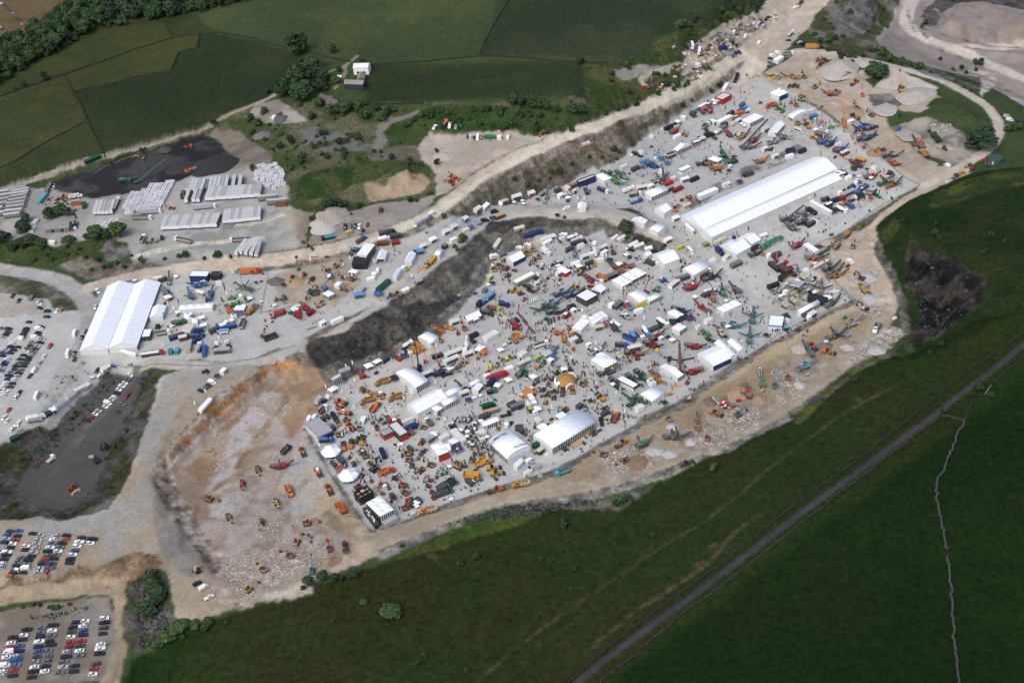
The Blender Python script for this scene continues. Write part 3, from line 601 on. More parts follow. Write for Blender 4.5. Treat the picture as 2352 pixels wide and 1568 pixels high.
def put(o,p,heading,scale=1.,tilt=True):
 x,y=p[0],p[1]
 z=float(terr(x,y))
 o.location=(x,y,z);o.rotation_euler=(0,0,heading)
 if tilt:
  e=2.2
  c,s=cos(heading),sin(heading)
  a=float(terr(x+c*e,y+s*e)-terr(x-c*e,y-s*e))/(2*e)
  b=float(terr(x-s*e,y+c*e)-terr(x+s*e,y-c*e))/(2*e)
  a,b=max(-.3,min(.3,a)),max(-.3,min(.3,b))
  f=Vector((c,s,a)).normalized();l=Vector((-s,c,b));l=(l-f*l.dot(f)).normalized();u=f.cross(l)
  o.rotation_euler=Matrix(((f.x,l.x,u.x),(f.y,l.y,u.y),(f.z,l.z,u.z))).to_euler()
 o.scale=(scale,)*3 if not isinstance(scale,tuple)else scale
 return o
def wheels(root,pts,r,w,name='wheel'):
 key=('wheel',r,w)
 if key not in PROTO:
  b=MB().cyl((0,-w/2,0),(0,w/2,0),r,12).cyl((0,-w/2-.02,0),(0,w/2+.02,0),r*.5,8,1)
  PROTO[key]=b.mesh('wheel',[TYRE,mat('lgray',.5)])
 for x,y in pts:
  o=ON(name,PROTO[key]);OL(o);o.parent=root;o.location=(x,y,r)
# ---------------- road vehicles ----------------
def b_car(c,v='hatch'):
 r=empty('car' if v!='pickup' else 'pickup_truck')
 P=mat(c,.3,.0,.04,.5)
 L={'hatch':4.3,'saloon':4.7,'suv':4.7,'estate':4.7,'pickup':5.3}[v];h=L/2;w=.9 if v in('hatch','saloon','estate')else.96
 up=.12 if v in('suv','pickup')else 0
 pr=[(-h,.35+up),(-h+.05,.80+up),(-h+.25,.92+up),(h-1.35,.95+up),(h-.25,.78+up),(h,.60+up),(h,.32+up)]
 b=MB().prism(pr,-w,w)
 top={'hatch':(-h+.25,-h+.75,h-2.1,h-1.35,1.46),'saloon':(-h+.75,-h+1.35,h-2.2,h-1.45,1.45),'suv':(-h+.12,-h+.45,h-1.95,h-1.35,1.62),'estate':(-h+.12,-h+.6,h-2.2,h-1.45,1.47),'pickup':(-.55,-.4,h-2.15,h-1.5,1.62)}[v]
 x0,x1,x2,x3,zt=top;zt+=up;zb=.93+up
 b.box(x1,x2,-w+.24,w-.24,zt-.03,zt+.03)
 for sy in(-1,1):
  b.beam((x0,sy*(w-.05),zb),(x1,sy*(w-.25),zt),.09);b.beam((x3,sy*(w-.05),zb),(x2,sy*(w-.25),zt),.09)
 if v=='pickup':
  b.tub(-h+.05,-.6,-w,w,.72+up,1.02+up,0,.09,0,1)
 b.build('body',[P,mat('dark')],r)
 g=MB()
 A=[(x0,-w+.04,zb),(x3,-w+.04,zb),(x3,w-.04,zb),(x0,w-.04,zb),(x1,-w+.23,zt-.02),(x2,-w+.23,zt-.02),(x2,w-.23,zt-.02),(x1,w-.23,zt-.02)]
 g.add(A,[(4,5,6,7),(0,1,5,4),(1,2,6,5),(2,3,7,6),(3,0,4,7)]);g.build('windows',GLASS,r)
 wheels(r,[(-h+.85,-w+.1),(-h+.85,w-.1),(h-.9,-w+.1),(h-.9,w-.1)],.33+up*.4,.22)
 return r
def b_van(c,L=5.9,H=2.5,name='van'):
 r=empty(name);P=mat(c,.4,0,.05,.45);h=L/2;w=1.0
 b=MB().prism([(-h,.4),(-h,H-.1),(-h+.12,H),(h-1.75,H),(h-1.45,H-.12),(h-.85,1.35),(h-.1,1.),(h,.8),(h,.38)],-w,w)
 b.build('body',P,r)
 g=MB()
 e=.015
 zs=H-.25
 g.add([(h-.88+e,-w+.12,1.40),(h-.88+e,w-.12,1.40),(h-1.46+e,w-.14,H-.16),(h-1.46+e,-w+.14,H-.16)],[(0,1,2,3)])
 for sy in(-1,1):g.add([(h-2.4,sy*(w+e),1.35),(h-1.1,sy*(w+e),1.35),(h-1.5,sy*(w+e),zs),(h-2.4,sy*(w+e),zs)],[(0,1,2,3)if sy<0 else(3,2,1,0)])
 if name=='minibus':
  for sy in(-1,1):g.box(-h+.3,h-2.55,sy*(w+.01)-.012,sy*(w+.01)+.012,1.4,zs)
 g.build('windows',GLASS,r)
 wheels(r,[(-h+1.1,-w+.1),(-h+1.1,w-.1),(h-.95,-w+.1),(h-.95,w-.1)],.36,.24)
 return r
def b_cab(r,x0,c,w=1.22,H=3.1,z0=.9):
 P=mat(c,.35,0,.05,.45)
 o=MB().prism([(x0,z0),(x0,H-.1),(x0+.2,H),(x0+1.5,H-.15),(x0+1.95,H-.8),(x0+2.1,1.6),(x0+2.1,.45),(x0+.3,.5)],-w,w).build('cab',P,r)
 g=MB().add([(x0+2.02,-w+.1,1.85),(x0+2.02,w-.1,1.85),(x0+1.93+.06,w-.12,H-.75),(x0+1.93+.06,-w+.12,H-.75)],[(0,1,2,3)])
 g.v=[(x+.03,y,z)for x,y,z in g.v]
 for sy in(-1,1):g.box(x0+.7,x0+1.75,sy*(w+.01)-.012,sy*(w+.01)+.012,1.8,H-.8)
 g.build('windscreen',GLASS,o)
 return o
def b_lorry(c,body='tipper',bc='lgray',L=9.):
 r=empty({'tipper':'tipper_truck','box':'box_truck','tanker':'tanker_truck','mixer':'concrete_mixer_truck','flat':'flatbed_truck','artic':'articulated_lorry','arttip':'articulated_tipper','arttank':'road_tanker','tractor':'truck_tractor_unit','plant':'plant_truck','hiab':'crane_truck'}[body])
 h=L/2;cabx=h-2.1
 MB().box(-h,h-.3,-.45,.45,.75,1.05).box(-h+.3,h-2.3,-1.05,1.05,.7,.8).build('chassis',mat('dark'),r)
 b_cab(r,cabx,c)
 bx=cabx-.35
 if body in('tipper','arttip'):
  MB().tub(-h,bx,-1.25,1.25,1.15,2.75,.1,.1,0,1).build('tipper_body',[mat(bc,.5),mat('gray',.7,vary=.3)],r)
 elif body in('box','artic'):
  b=MB().box(-h,bx,-1.25,1.25,1.1,3.95).box(-h-.01,bx+.01,-1.26,1.26,.95,1.15,1);o=b.build('box_body',[mat(bc,.45,vary=.05),mat('blue')],r)
 elif body in('tanker','arttank'):
  MB().cyl((-h,0,2.15),(bx,0,2.15),1.12,16).box(-h+.3,bx-.3,-.35,.35,3.22,3.32).build('tank',mat(bc,.3,.5),r)
 elif body=='mixer':
  MB().cyl((-h+.4,0,3.),(-h+2.2,0,2.7),.65,14,r2=1.2).cyl((-h+2.2,0,2.7),(bx-1.2,0,2.35),1.2,14).cyl((bx-1.2,0,2.35),(bx-.1,0,2.15),1.2,14,r2=.6).build('drum',mat(bc,.45),r)
  MB().beam((-h+.3,-.6,1),(-h+.3,-.2,3.1),.15).beam((-h+.3,.6,1),(-h+.3,.2,3.1),.15).tub(-h-.5,-h+.6,-.5,.5,3.2,3.9,.2).build('hopper',mat('lgray'),r)
 elif body in('flat','hiab'):
  MB().box(-h,bx,-1.25,1.25,1.1,1.3).box(bx-.15,bx,-1.2,1.2,1.3,2.2).build('deck',mat(bc),r)
  if body=='hiab':MB().beam((bx-.5,0,1.3),(bx-.6,0,4.2),.4).beam((bx-.6,0,4.2),(-h+1,.3,5.6),.35).build('crane_arm',mat('red'),r)
 elif body=='plant':
  b=MB().box(-h+.2,-h+2.8,-1.1,1.1,1.1,2.9,ty=.15).box(-h+3,bx-.2,-1.2,1.2,1.1,2.2).cyl((-h+.8,-.5,3.1),(bx-.5,-.5,3.1),.3).cyl((-h+1.2,.6,2.6),(bx-.6,.6,2.6),.45)
  b.build('pump_unit',mat(bc,.4),r)
 elif body=='tractor':
  MB().cyl((-h+1.4,0,1.1),(-h+1.4,0,1.25),.55).box(-h+2.6,-h+3.4,-1.1,-.5,.7,1.2).build('fifth_wheel',mat('dark'),r)
 W=[(h-1.3,s*1.)for s in(-1,1)]+[(-h+1.2,s*1.)for s in(-1,1)]+[(-h+2.5,s*1.)for s in(-1,1)]
 if L>8:W+=[(h-3.,s*1.)for s in(-1,1)]
 if L>11:W+=[(-h+3.8,s)for s in(-1,1)]
 wheels(r,W,.5,.35)
 return r
def b_trailer(c='trail',L=13.6,bottom='blue',H=4.):
 r=empty('semi_trailer');h=L/2;w=1.27
 b=MB().box(-h,h,-w,w,1.2,H-.06)
 b.build('box_body',mat((.19,.19,.185),.6,vary=.1),r)  # box colour darkened to carry the shade on the trailer sides
 MB().prism([(-h-.02,H-.06),(-h-.02,H),(h+.02,H),(h+.02,H-.06)],-w-.02,w+.02).build('roof',mat('@'+c),r)
 d=MB()
 for sy in(-1,1):d.box(-h-.03,-h,sy*.63-.60,sy*.63+.60,1.3,H-.2)
 d.build('door',mat('white',.5,vary=.08),r)
 MB().box(-h-.05,h-.2,-.5,.5,.85,1.18).box(-h-.06,-h+.1,-w,w,.55,1.2,1).box(h-3,h-2.8,-1,-.8,.0,1.2).box(h-3,h-2.8,.8,1,.0,1.2).build('chassis',[mat('dark'),mat(bottom)],r)
 wheels(r,[(-h+x,s*1.)for x in(1.6,2.9,4.2)for s in(-1,1)],.5,.4)
 return r
# ---------------- plant ----------------
def b_tracks(r,L,w,gauge,hgt):
 for s in(-1,1):
  y=s*gauge/2;h=L/2;q=hgt/2
  MB().prism([(-h+q*.6,0),(h-q*.6,0),(h,q),(h-q*.5,hgt),(-h+q*.5,hgt),(-h,q)],y-w/2,y+w/2).build('track',TRACK,r)
def b_excavator(c,pose=0,cc='dark',arm=None,slew=0.,bucket='dark'):
 r=empty('excavator');P=mat(c,.42,0,.10);A=mat(arm or c,.42,0,.10)
 b_tracks(r,4.8,.65,2.6,1.)
 MB().box(-.9,.9,-1,1,.45,.95).cyl((0,0,.9),(0,0,1.15),.75).build('undercarriage',mat('dgray'),r)
 sl=Matrix.Rotation(slew,4,'Z')
 def part(b,name,m,par=r):
  b.v=[tuple(sl@Vector(v))for v in b.v];return b.build(name,m,par)
 hb=MB().box(-2.7,1.4,-1.35,1.35,1.15,1.35).prism([(-2.75,1.2),(-2.9,1.6),(-2.85,2.3),(-2.6,2.5),(-.9,2.45),(-.5,2.),(-.5,1.3)],-1.35,1.35)
 hb.box(-.5,1.3,-1.35,-.5,1.35,2.1)
 part(hb,'house',P)
 part(MB().box(-2.65,-.75,-1.2,1.2,2.5,2.62).box(-.35,1.25,-1.3,-.55,2.11,2.17).box(-.5,.3,-.5,.3,1.4,2.3).cyl((-1.4,-.7,2.5),(-1.4,-.7,3.),.09),'engine_cover',mat('dgray'))
 cb=part(MB().prism([(-.4,1.35),(-.4,2.95),(-.2,3.1),(1.,3.1),(1.35,2.5),(1.35,1.35)],.35,1.32),'cab',mat(cc,.4))
 part(MB().box(-.3,1.,.325,1.345,2.2,2.95).add([(1.365,.42,1.9),(1.365,1.25,1.9),(1.365,1.25,2.45),(1.365,.42,2.45)],[(0,1,2,3)]),'cab_windows',GLASS,cb)
 J=[((.9,1.7),(2.6,4.6),(5.,4.9),(6.6,2.4)),((.9,1.7),(2.2,5.),(4.,6.4),(4.9,3.4)),((.9,1.7),(3.,3.9),(5.6,3.6),(7.4,1.3)),((.9,1.7),(1.7,4.6),(3.,6.9),(5.6,8.3)),((.9,1.7),(2.5,4.2),(4.3,3.4),(4.2,.9))][pose]
 bm=MB()
 (x0,z0),(x1,z1),(x2,z2),(x3,z3)=J
 bm.prism([(x0-.15,z0-.2),(x1-.1,z1-.55),(x2,z2-.25),(x2+.05,z2+.2),(x1-.3,z1+.35),(x0-.3,z0+.2)],-.28,.28)
 bm.beam((x0+.3,.36,z0-.2),(x1,.36,z1-.3),.16).beam((x0+.3,-.36,z0-.2),(x1,-.36,z1-.3),.16)
 part(bm,'boom',A)
 st=MB()
 dx,dz=x3-x2,z3-z2;q=hypot(dx,dz);ux,uz=dx/q,dz/q
 st.prism([(x2-ux*.7-uz*.3,z2-uz*.7+ux*.3),(x2-uz*.42,z2+ux*.42),(x3-uz*.16,z3+ux*.16),(x3+uz*.14,z3-ux*.14),(x2+uz*.25,z2-ux*.25)],-.22,.22)
 part(st,'stick',A if pose!=1 else mat('dgray'))
 bk=MB()
 if pose==3:bk.box(x3-.3,x3+.9,-.4,.4,z3-.5,z3+.4)
 else:bk.prism([(x3-.1,z3+.25),(x3+.45,z3-.05),(x3+.35,z3-.75),(x3-.15,z3-1.05),(x3-.9,z3-.95),(x3-.55,z3-.35)],-.7,.7)
 part(bk,'bucket',mat(bucket,.6))
 return r
def b_loader(c,up=.6,cc='dark',bucket='dark'):
 r=empty('wheel_loader');P=mat(c,.42)
 MB().prism([(-3.9,1.),(-4.,1.7),(-3.8,2.2),(-1.4,2.45),(-1.4,1.)],-1.15,1.15).box(-3.5,-1.6,-1.2,1.2,.8,1.2).build('engine_cover',P,r)
 cb=MB().prism([(-1.4,1.6),(-1.4,3.1),(-1.2,3.35),(.15,3.35),(.35,2.9),(.2,1.6)],-.75,.75).build('cab',mat(cc,.4),r)
 MB().box(-1.2,.1,-.77,.77,2.2,3.1).build('cab_windows',GLASS,cb)
 MB().box(-1.5,.4,-.8,.8,.8,1.6).prism([(.3,.8),(.3,2.),(1.,2.1),(1.8,1.4),(1.8,.8)],-.6,.6).build('frame',P,r)
 bz=.5+up*2
 a=MB()
 for s in(-.5,.5):a.beam((.8,s,1.9),(2.3,s,1.4+up*.9),.2,.4).beam((2.3,s,1.4+up*.9),(3.3,s,bz),.2,.35)
 a.build('lift_arm',P,r)
 MB().prism([(3.2,bz+.8),(3.1,bz-.1),(3.6,bz-.45),(4.6,bz-.4),(4.6,bz-.3),(3.9,bz+.2),(3.7,bz+.85)],-1.5,1.5).build('bucket',mat(bucket,.6),r)
 wheels(r,[(-2.6,-1.05),(-2.6,1.05),(1.2,-1.05),(1.2,1.05)],.82,.65)
 return r
def b_dumper(c,tip=0,bc=None,load=None):
 r=empty('articulated_dump_truck');P=mat(c,.42)
 MB().prism([(2.2,1.),(2.2,2.2),(3.2,2.3),(4.6,1.9),(4.9,1.3),(4.8,.8)],-1.2,1.2).box(1.,2.4,-1.,1.,1.,1.7).build('bonnet',P,r)
 cb=MB().prism([(1.4,1.5),(1.4,3.1),(1.6,3.35),(2.8,3.35),(3.1,2.3),(3.,1.5)],-.95,.95).build('cab',P,r)
 MB().box(1.55,2.75,-.97,.97,2.35,3.1).add([(3.15,-.8,2.35),(3.15,.8,2.35),(2.88,.8,3.2),(2.88,-.8,3.2)],[(0,1,2,3)]).build('cab_windows',GLASS,cb)
 MB().box(-4.6,1.2,-.5,.5,.9,1.4).build('chassis',mat('dgray'),r)
 b=MB()
 o=[(-5.,2.1),(-4.,1.55),(.6,1.5),(1.1,2.4),(1.1,2.9)]
 for s in(-1,1):
  b.prism([(-5.,1.95),(-4.,1.5),(.6,1.45),(1.15,2.5),(1.15,3.),(-3.8,2.85)],s*1.5-.08,s*1.5+.08)
 b.prism([(-5.1,1.95),(-4.,1.45),(.6,1.4),(1.2,2.5),(1.2,3.05),(1.05,3.05),(.5,1.6),(-4.,1.6),(-5.1,2.1)],-1.45,1.45)
 if load:b.prism([(-4.3,1.7),(.7,1.7),(.9,2.5),(-1.5,2.9),(-4.,2.2)],-1.4,1.4,1)
 if tip:
  R=Matrix.Rotation(radians(62),4,'Y');T=Matrix.Translation((-3.6,0,1.5))@R@Matrix.Translation((3.6,0,-1.5))
  b.v=[tuple(T@Vector(v))for v in b.v]
 b.build('dump_body',[mat(bc or c,.5),mat(load or 'tan',.9)],r)
 wheels(r,[(x,s*1.2)for x in(3.4,-1.6,-3.4)for s in(-1,1)],.9,.65)
 return r
def b_rigid(c):
 r=empty('rigid_dump_truck');P=mat(c,.42)
 MB().box(-3.6,3.4,-.9,.9,1.1,1.9).box(2.6,4.4,-1.9,1.9,1.2,2.2).build('chassis',P,r)
 cb=MB().box(2.4,3.9,.4,1.9,2.2,3.9,ty=.05).build('cab',P,r)
 MB().box(2.6,3.93,.38,1.92,2.9,3.7).build('cab_windows',GLASS,cb)
 MB().tub(-4.4,2.3,-2.2,2.2,2.1,4.,.35,.15).prism([(2.2,3.9),(2.3,4.3),(4.3,4.4),(4.3,4.2)],-2.2,2.2).build('dump_body',P,r)
 wheels(r,[(3.,-1.7),(3.,1.7),(-2.4,-1.6),(-2.4,1.6)],1.1,.9)
 return r
def conveyor(r,p,q,w,frame,name='conveyor',belt='dgray',n=1):
 b=MB();p,q=Vector(p),Vector(q)
 b.beam(p,q,w,.18,1)
 d=(q-p).normalized();u=d.cross(Vector((0,0,1)))
 u=u.normalized()if u.length>1e-3 else Vector((0,1,0))
 for s in(-1,1):
  e=u*s*(w/2+.06)-Vector((0,0,.12))
  b.beam(p+e,q+e,.12,.42)
 b.cyl(q-u*w/2,q+u*w/2,.25,8).cyl(p-u*w/2,p+u*w/2,.25,8)
 return b.build(name,[mat(frame,.5),mat(belt,.8)],r)
def b_crusher(c,c2='dgray',v=0):
 """tracked crusher: hopper behind, crusher box and engine, discharge conveyor in front"""
 r=empty('tracked_crusher');P=mat(c,.45);D=mat(c2,.5)
 b_tracks(r,4.6,.5,2.4,.9)
 MB().box(-4.5,4.2,-.55,.55,1.,1.4).box(-4.2,-2.6,-1.,1.,1.3,1.8).build('chassis',D,r)
 MB().tub(-6.2,-2.4,-1.6,1.6,2.,3.5,.6,.1,0,1).build('feed_hopper',[P,mat('gray')],r)
 MB().box(-2.3,-.3,-1.2,1.2,1.4,3.4,0,.15,.1).cyl((-1.3,-1.35,2.3),(-1.3,1.35,2.3),.75,12,1).build('crusher_box',[P,D],r)
 MB().box(0,2.6,-1.25,1.25,1.4,3.,0,.05,.05).box(.3,1.2,-1.,1.,3.,3.25,1).cyl((2.1,.6,3.),(2.1,.6,3.7),.12,8,1).build('engine_box',[P,D],r)
 conveyor(r,(1.,0,1.),(7.2,0,3.7),1.,c2 if v!=1 else c)
 if v==2:conveyor(r,(-.8,0,1.6),(-.8,4.2,3.),.7,c2,'side_conveyor')
 return r
def b_screener(c,c2='dgray',v=0):
 """tracked screener: hopper, feed conveyor up to a screen box, fold-out side conveyors"""
 r=empty('tracked_screener');P=mat(c,.45);D=mat(c2,.5)
 b_tracks(r,3.8,.5,2.3,.8)
 MB().box(-5.2,3.4,-.6,.6,.9,1.25).beam((-.5,.9,1),(.5,.9,3),.2).beam((-.5,-.9,1),(.5,-.9,3),.2).build('chassis',D if v!=1 else P,r)
 MB().tub(-7.4,-4.,-1.7,1.7,1.7,3.2,.5,.1,0,1).beam((-5.5,.8,.2),(-5.5,.8,1.8),.25).beam((-5.5,-.8,.2),(-5.5,-.8,1.8),.25).build('feed_hopper',[P,mat('gray')],r)
 conveyor(r,(-5.6,0,1.6),(.6,0,4.3),1.1,c,'feed_conveyor')
 MB().box(-.2,4.4,-1.,1.,0,1.15,0).build('screen_box',P,r)
 sb=r.children[-1];sb.location=(0,0,3.1);sb.rotation_euler=(0,radians(14),0)
 MB().box(-2.6,-.8,-1.2,1.2,1.2,2.2).build('engine_box',P,r)
 if v!=3:
  conveyor(r,(1.2,.8,1.6),(1.4,6.4,3.7),.8,c2,'side_conveyor')
  conveyor(r,(1.2,-.8,1.6),(1.4,-6.4,3.7),.8,c2,'side_conveyor')
 conveyor(r,(2.4,0,1.2),(8.4,0,3.8),1.1,c2,'tail_conveyor')
 return r
def b_stacker(c,L=18):
 r=empty('stacker_conveyor')
 conveyor(r,(-L/2,0,1.),(L/2,0,L*.36),1.2,c)
 MB().beam((-L*.05,1.2,.8),(L*.2,.6,L*.24),.25).beam((-L*.05,-1.2,.8),(L*.2,-.6,L*.24),.25).beam((-L*.05,-1.5,.8),(-L*.05,1.5,.8),.3).build('support_leg',mat('dgray'),r)
 MB().tub(-L/2-1.2,-L/2+1.6,-1.3,1.3,1.,2.1,.4).build('feed_hopper',mat(c),r)
 wheels(r,[(-L*.05,-1.5),(-L*.05,1.5)],.5,.4)
 return r
def b_telehandler(c,ang=10,L=6.):
 r=empty('telehandler');P=mat(c,.42)
 MB().box(-2.4,2.2,-.9,.9,.6,1.3).box(-2.4,-.6,-1.05,-.2,1.2,1.8).build('body',P,r)
 cb=MB().prism([(-.6,1.2),(-.6,2.3),(.5,2.3),(.9,1.7),(.9,1.2)],.15,1.05).build('cab',mat('dark'),r)
 MB().box(-.5,.4,.13,1.07,1.6,2.2).build('cab_windows',GLASS,cb)
 a=radians(ang);q=(-2.+L*cos(a),-.1,1.7+L*sin(a))
 MB().beam((-2.1,-.1,1.7),q,.38,.45).build('boom',P,r)
 MB().box(q[0],q[0]+1.1,-.7,.5,q[2]-.9,q[2]-.7).box(q[0]-.05,q[0]+.1,-.7,.5,q[2]-.9,q[2]+.1).build('forks',mat('dark'),r)
 wheels(r,[(-1.6,-.95),(-1.6,.95),(1.5,-.95),(1.5,.95)],.6,.4)
 return r
def b_crane(c,L=26,ang=72):
 r=empty('mobile_crane');P=mat(c,.42)
 MB().box(-5,5,-1.2,1.2,.8,1.6).build('chassis',P,r)
 b_cab(r,3.6,c,H=2.7)
 MB().box(-3.6,0,-1.2,1.2,1.7,3.).box(-.2,1.5,.3,1.2,1.7,3.2,1).build('slew_house',[P,GLASS],r)
 a=radians(ang);x,z=-2+L*cos(a),2.6+L*sin(a)
 m=.55
 MB().beam((-2,-.3,2.6),(-2+(x+2)*m,-.3,2.6+(z-2.6)*m),.8).beam((-2+(x+2)*m,-.3,2.6+(z-2.6)*m),(x,-.3,z),.5).build('boom',P,r)
 wheels(r,[(k,s*1.1)for k in(-3.6,-2.2,1.6,3.)for s in(-1,1)],.6,.4)
 return r
def b_lift(c,L=14,ang=62):
 r=empty('boom_lift');P=mat(c,.42)
 MB().box(-1.6,1.4,-1.,1.,.7,1.2).box(-1.9,.4,-.9,.9,1.2,2.).build('base',P,r)
 a=radians(ang);x,z=-.8+L*cos(a),2.+L*sin(a)
 MB().beam((-.8,0,1.9),(x,0,z),.42).build('boom',P,r)
 MB().tub(x-.2,x+1.1,-.9,.9,z-.4,z+.7,0,.08).build('basket',mat('dgray'),r)
 wheels(r,[(-1.2,-.9),(-1.2,.9),(1.1,-.9),(1.1,.9)],.5,.35)
 return r
def b_tractor(c):
 r=empty('farm_tractor');P=mat(c,.4)
 MB().prism([(.2,.9),(.2,1.8),(2.2,1.7),(2.4,1.4),(2.4,.9)],-.45,.45).build('bonnet',P,r)
 cb=MB().prism([(-1.2,1.2),(-1.2,2.7),(.1,2.7),(.35,1.2)],-.75,.75).build('cab',P,r)
 MB().box(-1.1,.0,-.77,.77,1.7,2.55).build('cab_windows',GLASS,cb)
 wheels(r,[(-1.,-.9),(-1.,.9)],.85,.5);wheels(r,[(1.7,-.8),(1.7,.8)],.6,.4)
 return r
def b_mini(c,cc='dark'):
 r=b_excavator(c,1,cc);r.name='mini_excavator';return r
def b_roller(c):
 r=empty('road_roller');P=mat(c,.42)
 MB().box(-2.,-.2,-.8,.8,.8,1.7).box(.2,1.2,-.8,.8,.9,1.2).build('body',P,r)
 MB().box(-.7,.2,-.7,.7,1.2,2.6).build('cab',mat('dark'),r)
 MB().cyl((1.6,-.95,.75),(1.6,.95,.75),.75,14).build('drum',STEEL,r)
 wheels(r,[(-1.3,-.8),(-1.3,.8)],.75,.45)
 return r
def b_dozer(c):
 r=empty('bulldozer');P=mat(c,.45)
 b_tracks(r,3.6,.6,2.2,1.2)
 MB().prism([(-1.4,.9),(-1.4,1.7),(1.6,1.8),(1.8,.9)],-.7,.7).build('body',P,r)
 cb=MB().box(-1.2,.3,-.75,.75,1.7,3.,0,.1,.05).build('cab',P,r);MB().box(-1.,.2,-.76,.76,2.1,2.8).build('cab_windows',GLASS,cb)
 MB().prism([(2.3,.1),(2.6,.1),(2.45,.7),(2.6,1.4),(2.4,1.4),(2.25,.7)],-1.7,1.7).build('blade',P,r)
 return r
def b_paver(c,c2='dgray'):
 r=empty('road_paver');P=mat(c,.42)
 b_tracks(r,3.2,.4,1.8,.7)
 MB().tub(1.4,3.2,-1.6,1.6,.6,1.4,.2).build('hopper',P,r)
 MB().box(-2.2,1.4,-1.1,1.1,.8,2.).box(-2.8,-2.2,-1.9,1.9,.3,.8).build('body',P,r)
 MB().box(-2.2,.4,-1.1,1.1,3.2,3.3).beam((-2,1,2),(-2,1,3.2),.1).beam((-2,-1,2),(-2,-1,3.2),.1).beam((.2,1,2),(.2,1,3.2),.1).beam((.2,-1,2),(.2,-1,3.2),.1).build('canopy',mat('white'),r)
 return r
def b_forklift(c):
 r=empty('forklift');P=mat(c)
 MB().box(-1.3,.8,-.6,.6,.3,1.1).build('body',P,r);MB().box(-.7,.5,-.55,.55,1.9,2.).beam((-.6,.5,1),(-.6,.5,1.9),.08).beam((.4,.5,1),(.4,.5,1.9),.08).beam((-.6,-.5,1),(-.6,-.5,1.9),.08).beam((.4,-.5,1),(.4,-.5,1.9),.08).build('canopy',mat('dark'),r)
 MB().box(.85,1.,-.4,.4,.2,2.3).box(1.,2.,-.4,-.25,.1,.2).box(1.,2.,.25,.4,.1,.2).build('mast',mat('dark'),r)
 wheels(r,[(-.9,-.5),(-.9,.5),(.6,-.5),(.6,.5)],.32,.25)
 return r
# ---------------- boxes, cabins, stands ----------------
def b_container(c,L=6.06,W_=2.44,H=2.6,rc=None,win=0,door=1,name='shipping_container'):
 r=empty(name);h=L/2;w=W_/2;P=mat(c,.5,vary=.08)
 b=MB().box(-h,h,-w,w,.12,H-.05)
 n=int(L/.6)
 for i in range(n):
  x=-h+.3+i*(L-.6)/max(n-1,1)
  b.box(x-.09,x+.09,-w-.035,-w,.3,H-.25).box(x-.09,x+.09,w,w+.035,.3,H-.25)
 b.build('walls',P,r)
 q=MB().box(-h-.05,h+.05,-w-.06,w+.06,H-.05,H+.04)
 for i in range(max(2,int(L/1.2))):
  x=-h+.6+i*1.2
  if x<h:q.box(x-.06,x+.06,-w,w,H+.04,H+.075)
 q.build('roof',mat(rc or c,.55,vary=.12),r)
 if door:
  d=MB().box(h,h+.04,-w+.1,-.03,.2,H-.2).box(h,h+.04,.03,w-.1,.2,H-.2)if not win else MB().box(h-1.4,h-.5,-w-.06,-w-.035,.15,2.15)
  d.build('door',mat(c if not win else 'dgray',.45),r)
 for k in range(win):
  x=-h+(k+.6)*(L-1.4)/win
  MB().box(x-.5,x+.5,-w-.06,-w-.036,1.1,2.).build('window',GLASS,r)
 return r
def b_stand(c,L=8,W_=3,H=2.9,rc='offwhite',fc='dgray',deck=None,canopy=None):
 """exhibition trailer or kiosk with a glazed front, an awning and a small deck"""
 r=empty('exhibition_unit');h=L/2;w=W_/2
 MB().box(-h,h,-w,w,.3,H).build('walls',mat(c,.5),r)
 MB().box(-h-.08,h+.08,-w-.08,w+.08,H,H+.14).box(-h*.5,-h*.2,-w*.5,w*.4,H+.14,H+.5).build('roof',mat(rc,.55,vary=.1),r)
 MB().box(-h*.8,h*.8,-w-.03,-w,.5,H-.5).build('glazing',mat(fc,.3),r)
 if canopy:
  MB().add([(-h*.9,-w-.05,H-.1),(h*.9,-w-.05,H-.1),(h*.9,-w-1.9,H-.5),(-h*.9,-w-1.9,H-.5),(-h*.9,-w-.05,H-.02),(h*.9,-w-.05,H-.02),(h*.9,-w-1.9,H-.42),(-h*.9,-w-1.9,H-.42)],[(3,2,1,0),(4,5,6,7),(2,3,7,6),(0,3,7,4),(1,2,6,5)]).build('awning',mat(canopy,.5),r)
 if deck:MB().box(-h,h,-w-2.4,-w-.05,.05,.28).build('deck',mat(deck,.7),r)
 wheels(r,[(-.6,-w+.2),(-.6,w-.2),(.6,-w+.2),(.6,w-.2)],.3,.2)
 return r
def b_gazebo(c,s=3.,H=2.4,rise=1.):
 r=empty('gazebo');h=s/2
 MB().add([(-h,-h,H),(h,-h,H),(h,h,H),(-h,h,H),(0,0,H+rise),(-h,-h,H-.3),(h,-h,H-.3),(h,h,H-.3),(-h,h,H-.3)],[(0,1,4),(1,2,4),(2,3,4),(3,0,4),(0,5,6,1),(1,6,7,2),(2,7,8,3),(3,8,5,0)]).build('canopy',mat(c,.6),r)
 for a,b in((-1,-1),(1,-1),(1,1),(-1,1)):MB().beam((a*(h-.06),b*(h-.06),0),(a*(h-.06),b*(h-.06),H),.07).build('leg',mat('lgray'),r)
 return r
def b_parasol(c):
 r=empty('parasol');n=8;v=[(0,0,2.9)]+[(1.45*cos(2*pi*i/n),1.45*sin(2*pi*i/n),2.3)for i in range(n)]
 MB().add(v,[(0,i+1,(i+1)%n+1)for i in range(n)]).build('canopy',mat(c,.6),r)
 MB().cyl((0,0,0),(0,0,2.9),.04,6).cyl((0,0,0),(0,0,.12),.35,8).build('pole',mat('gray'),r)
 return r
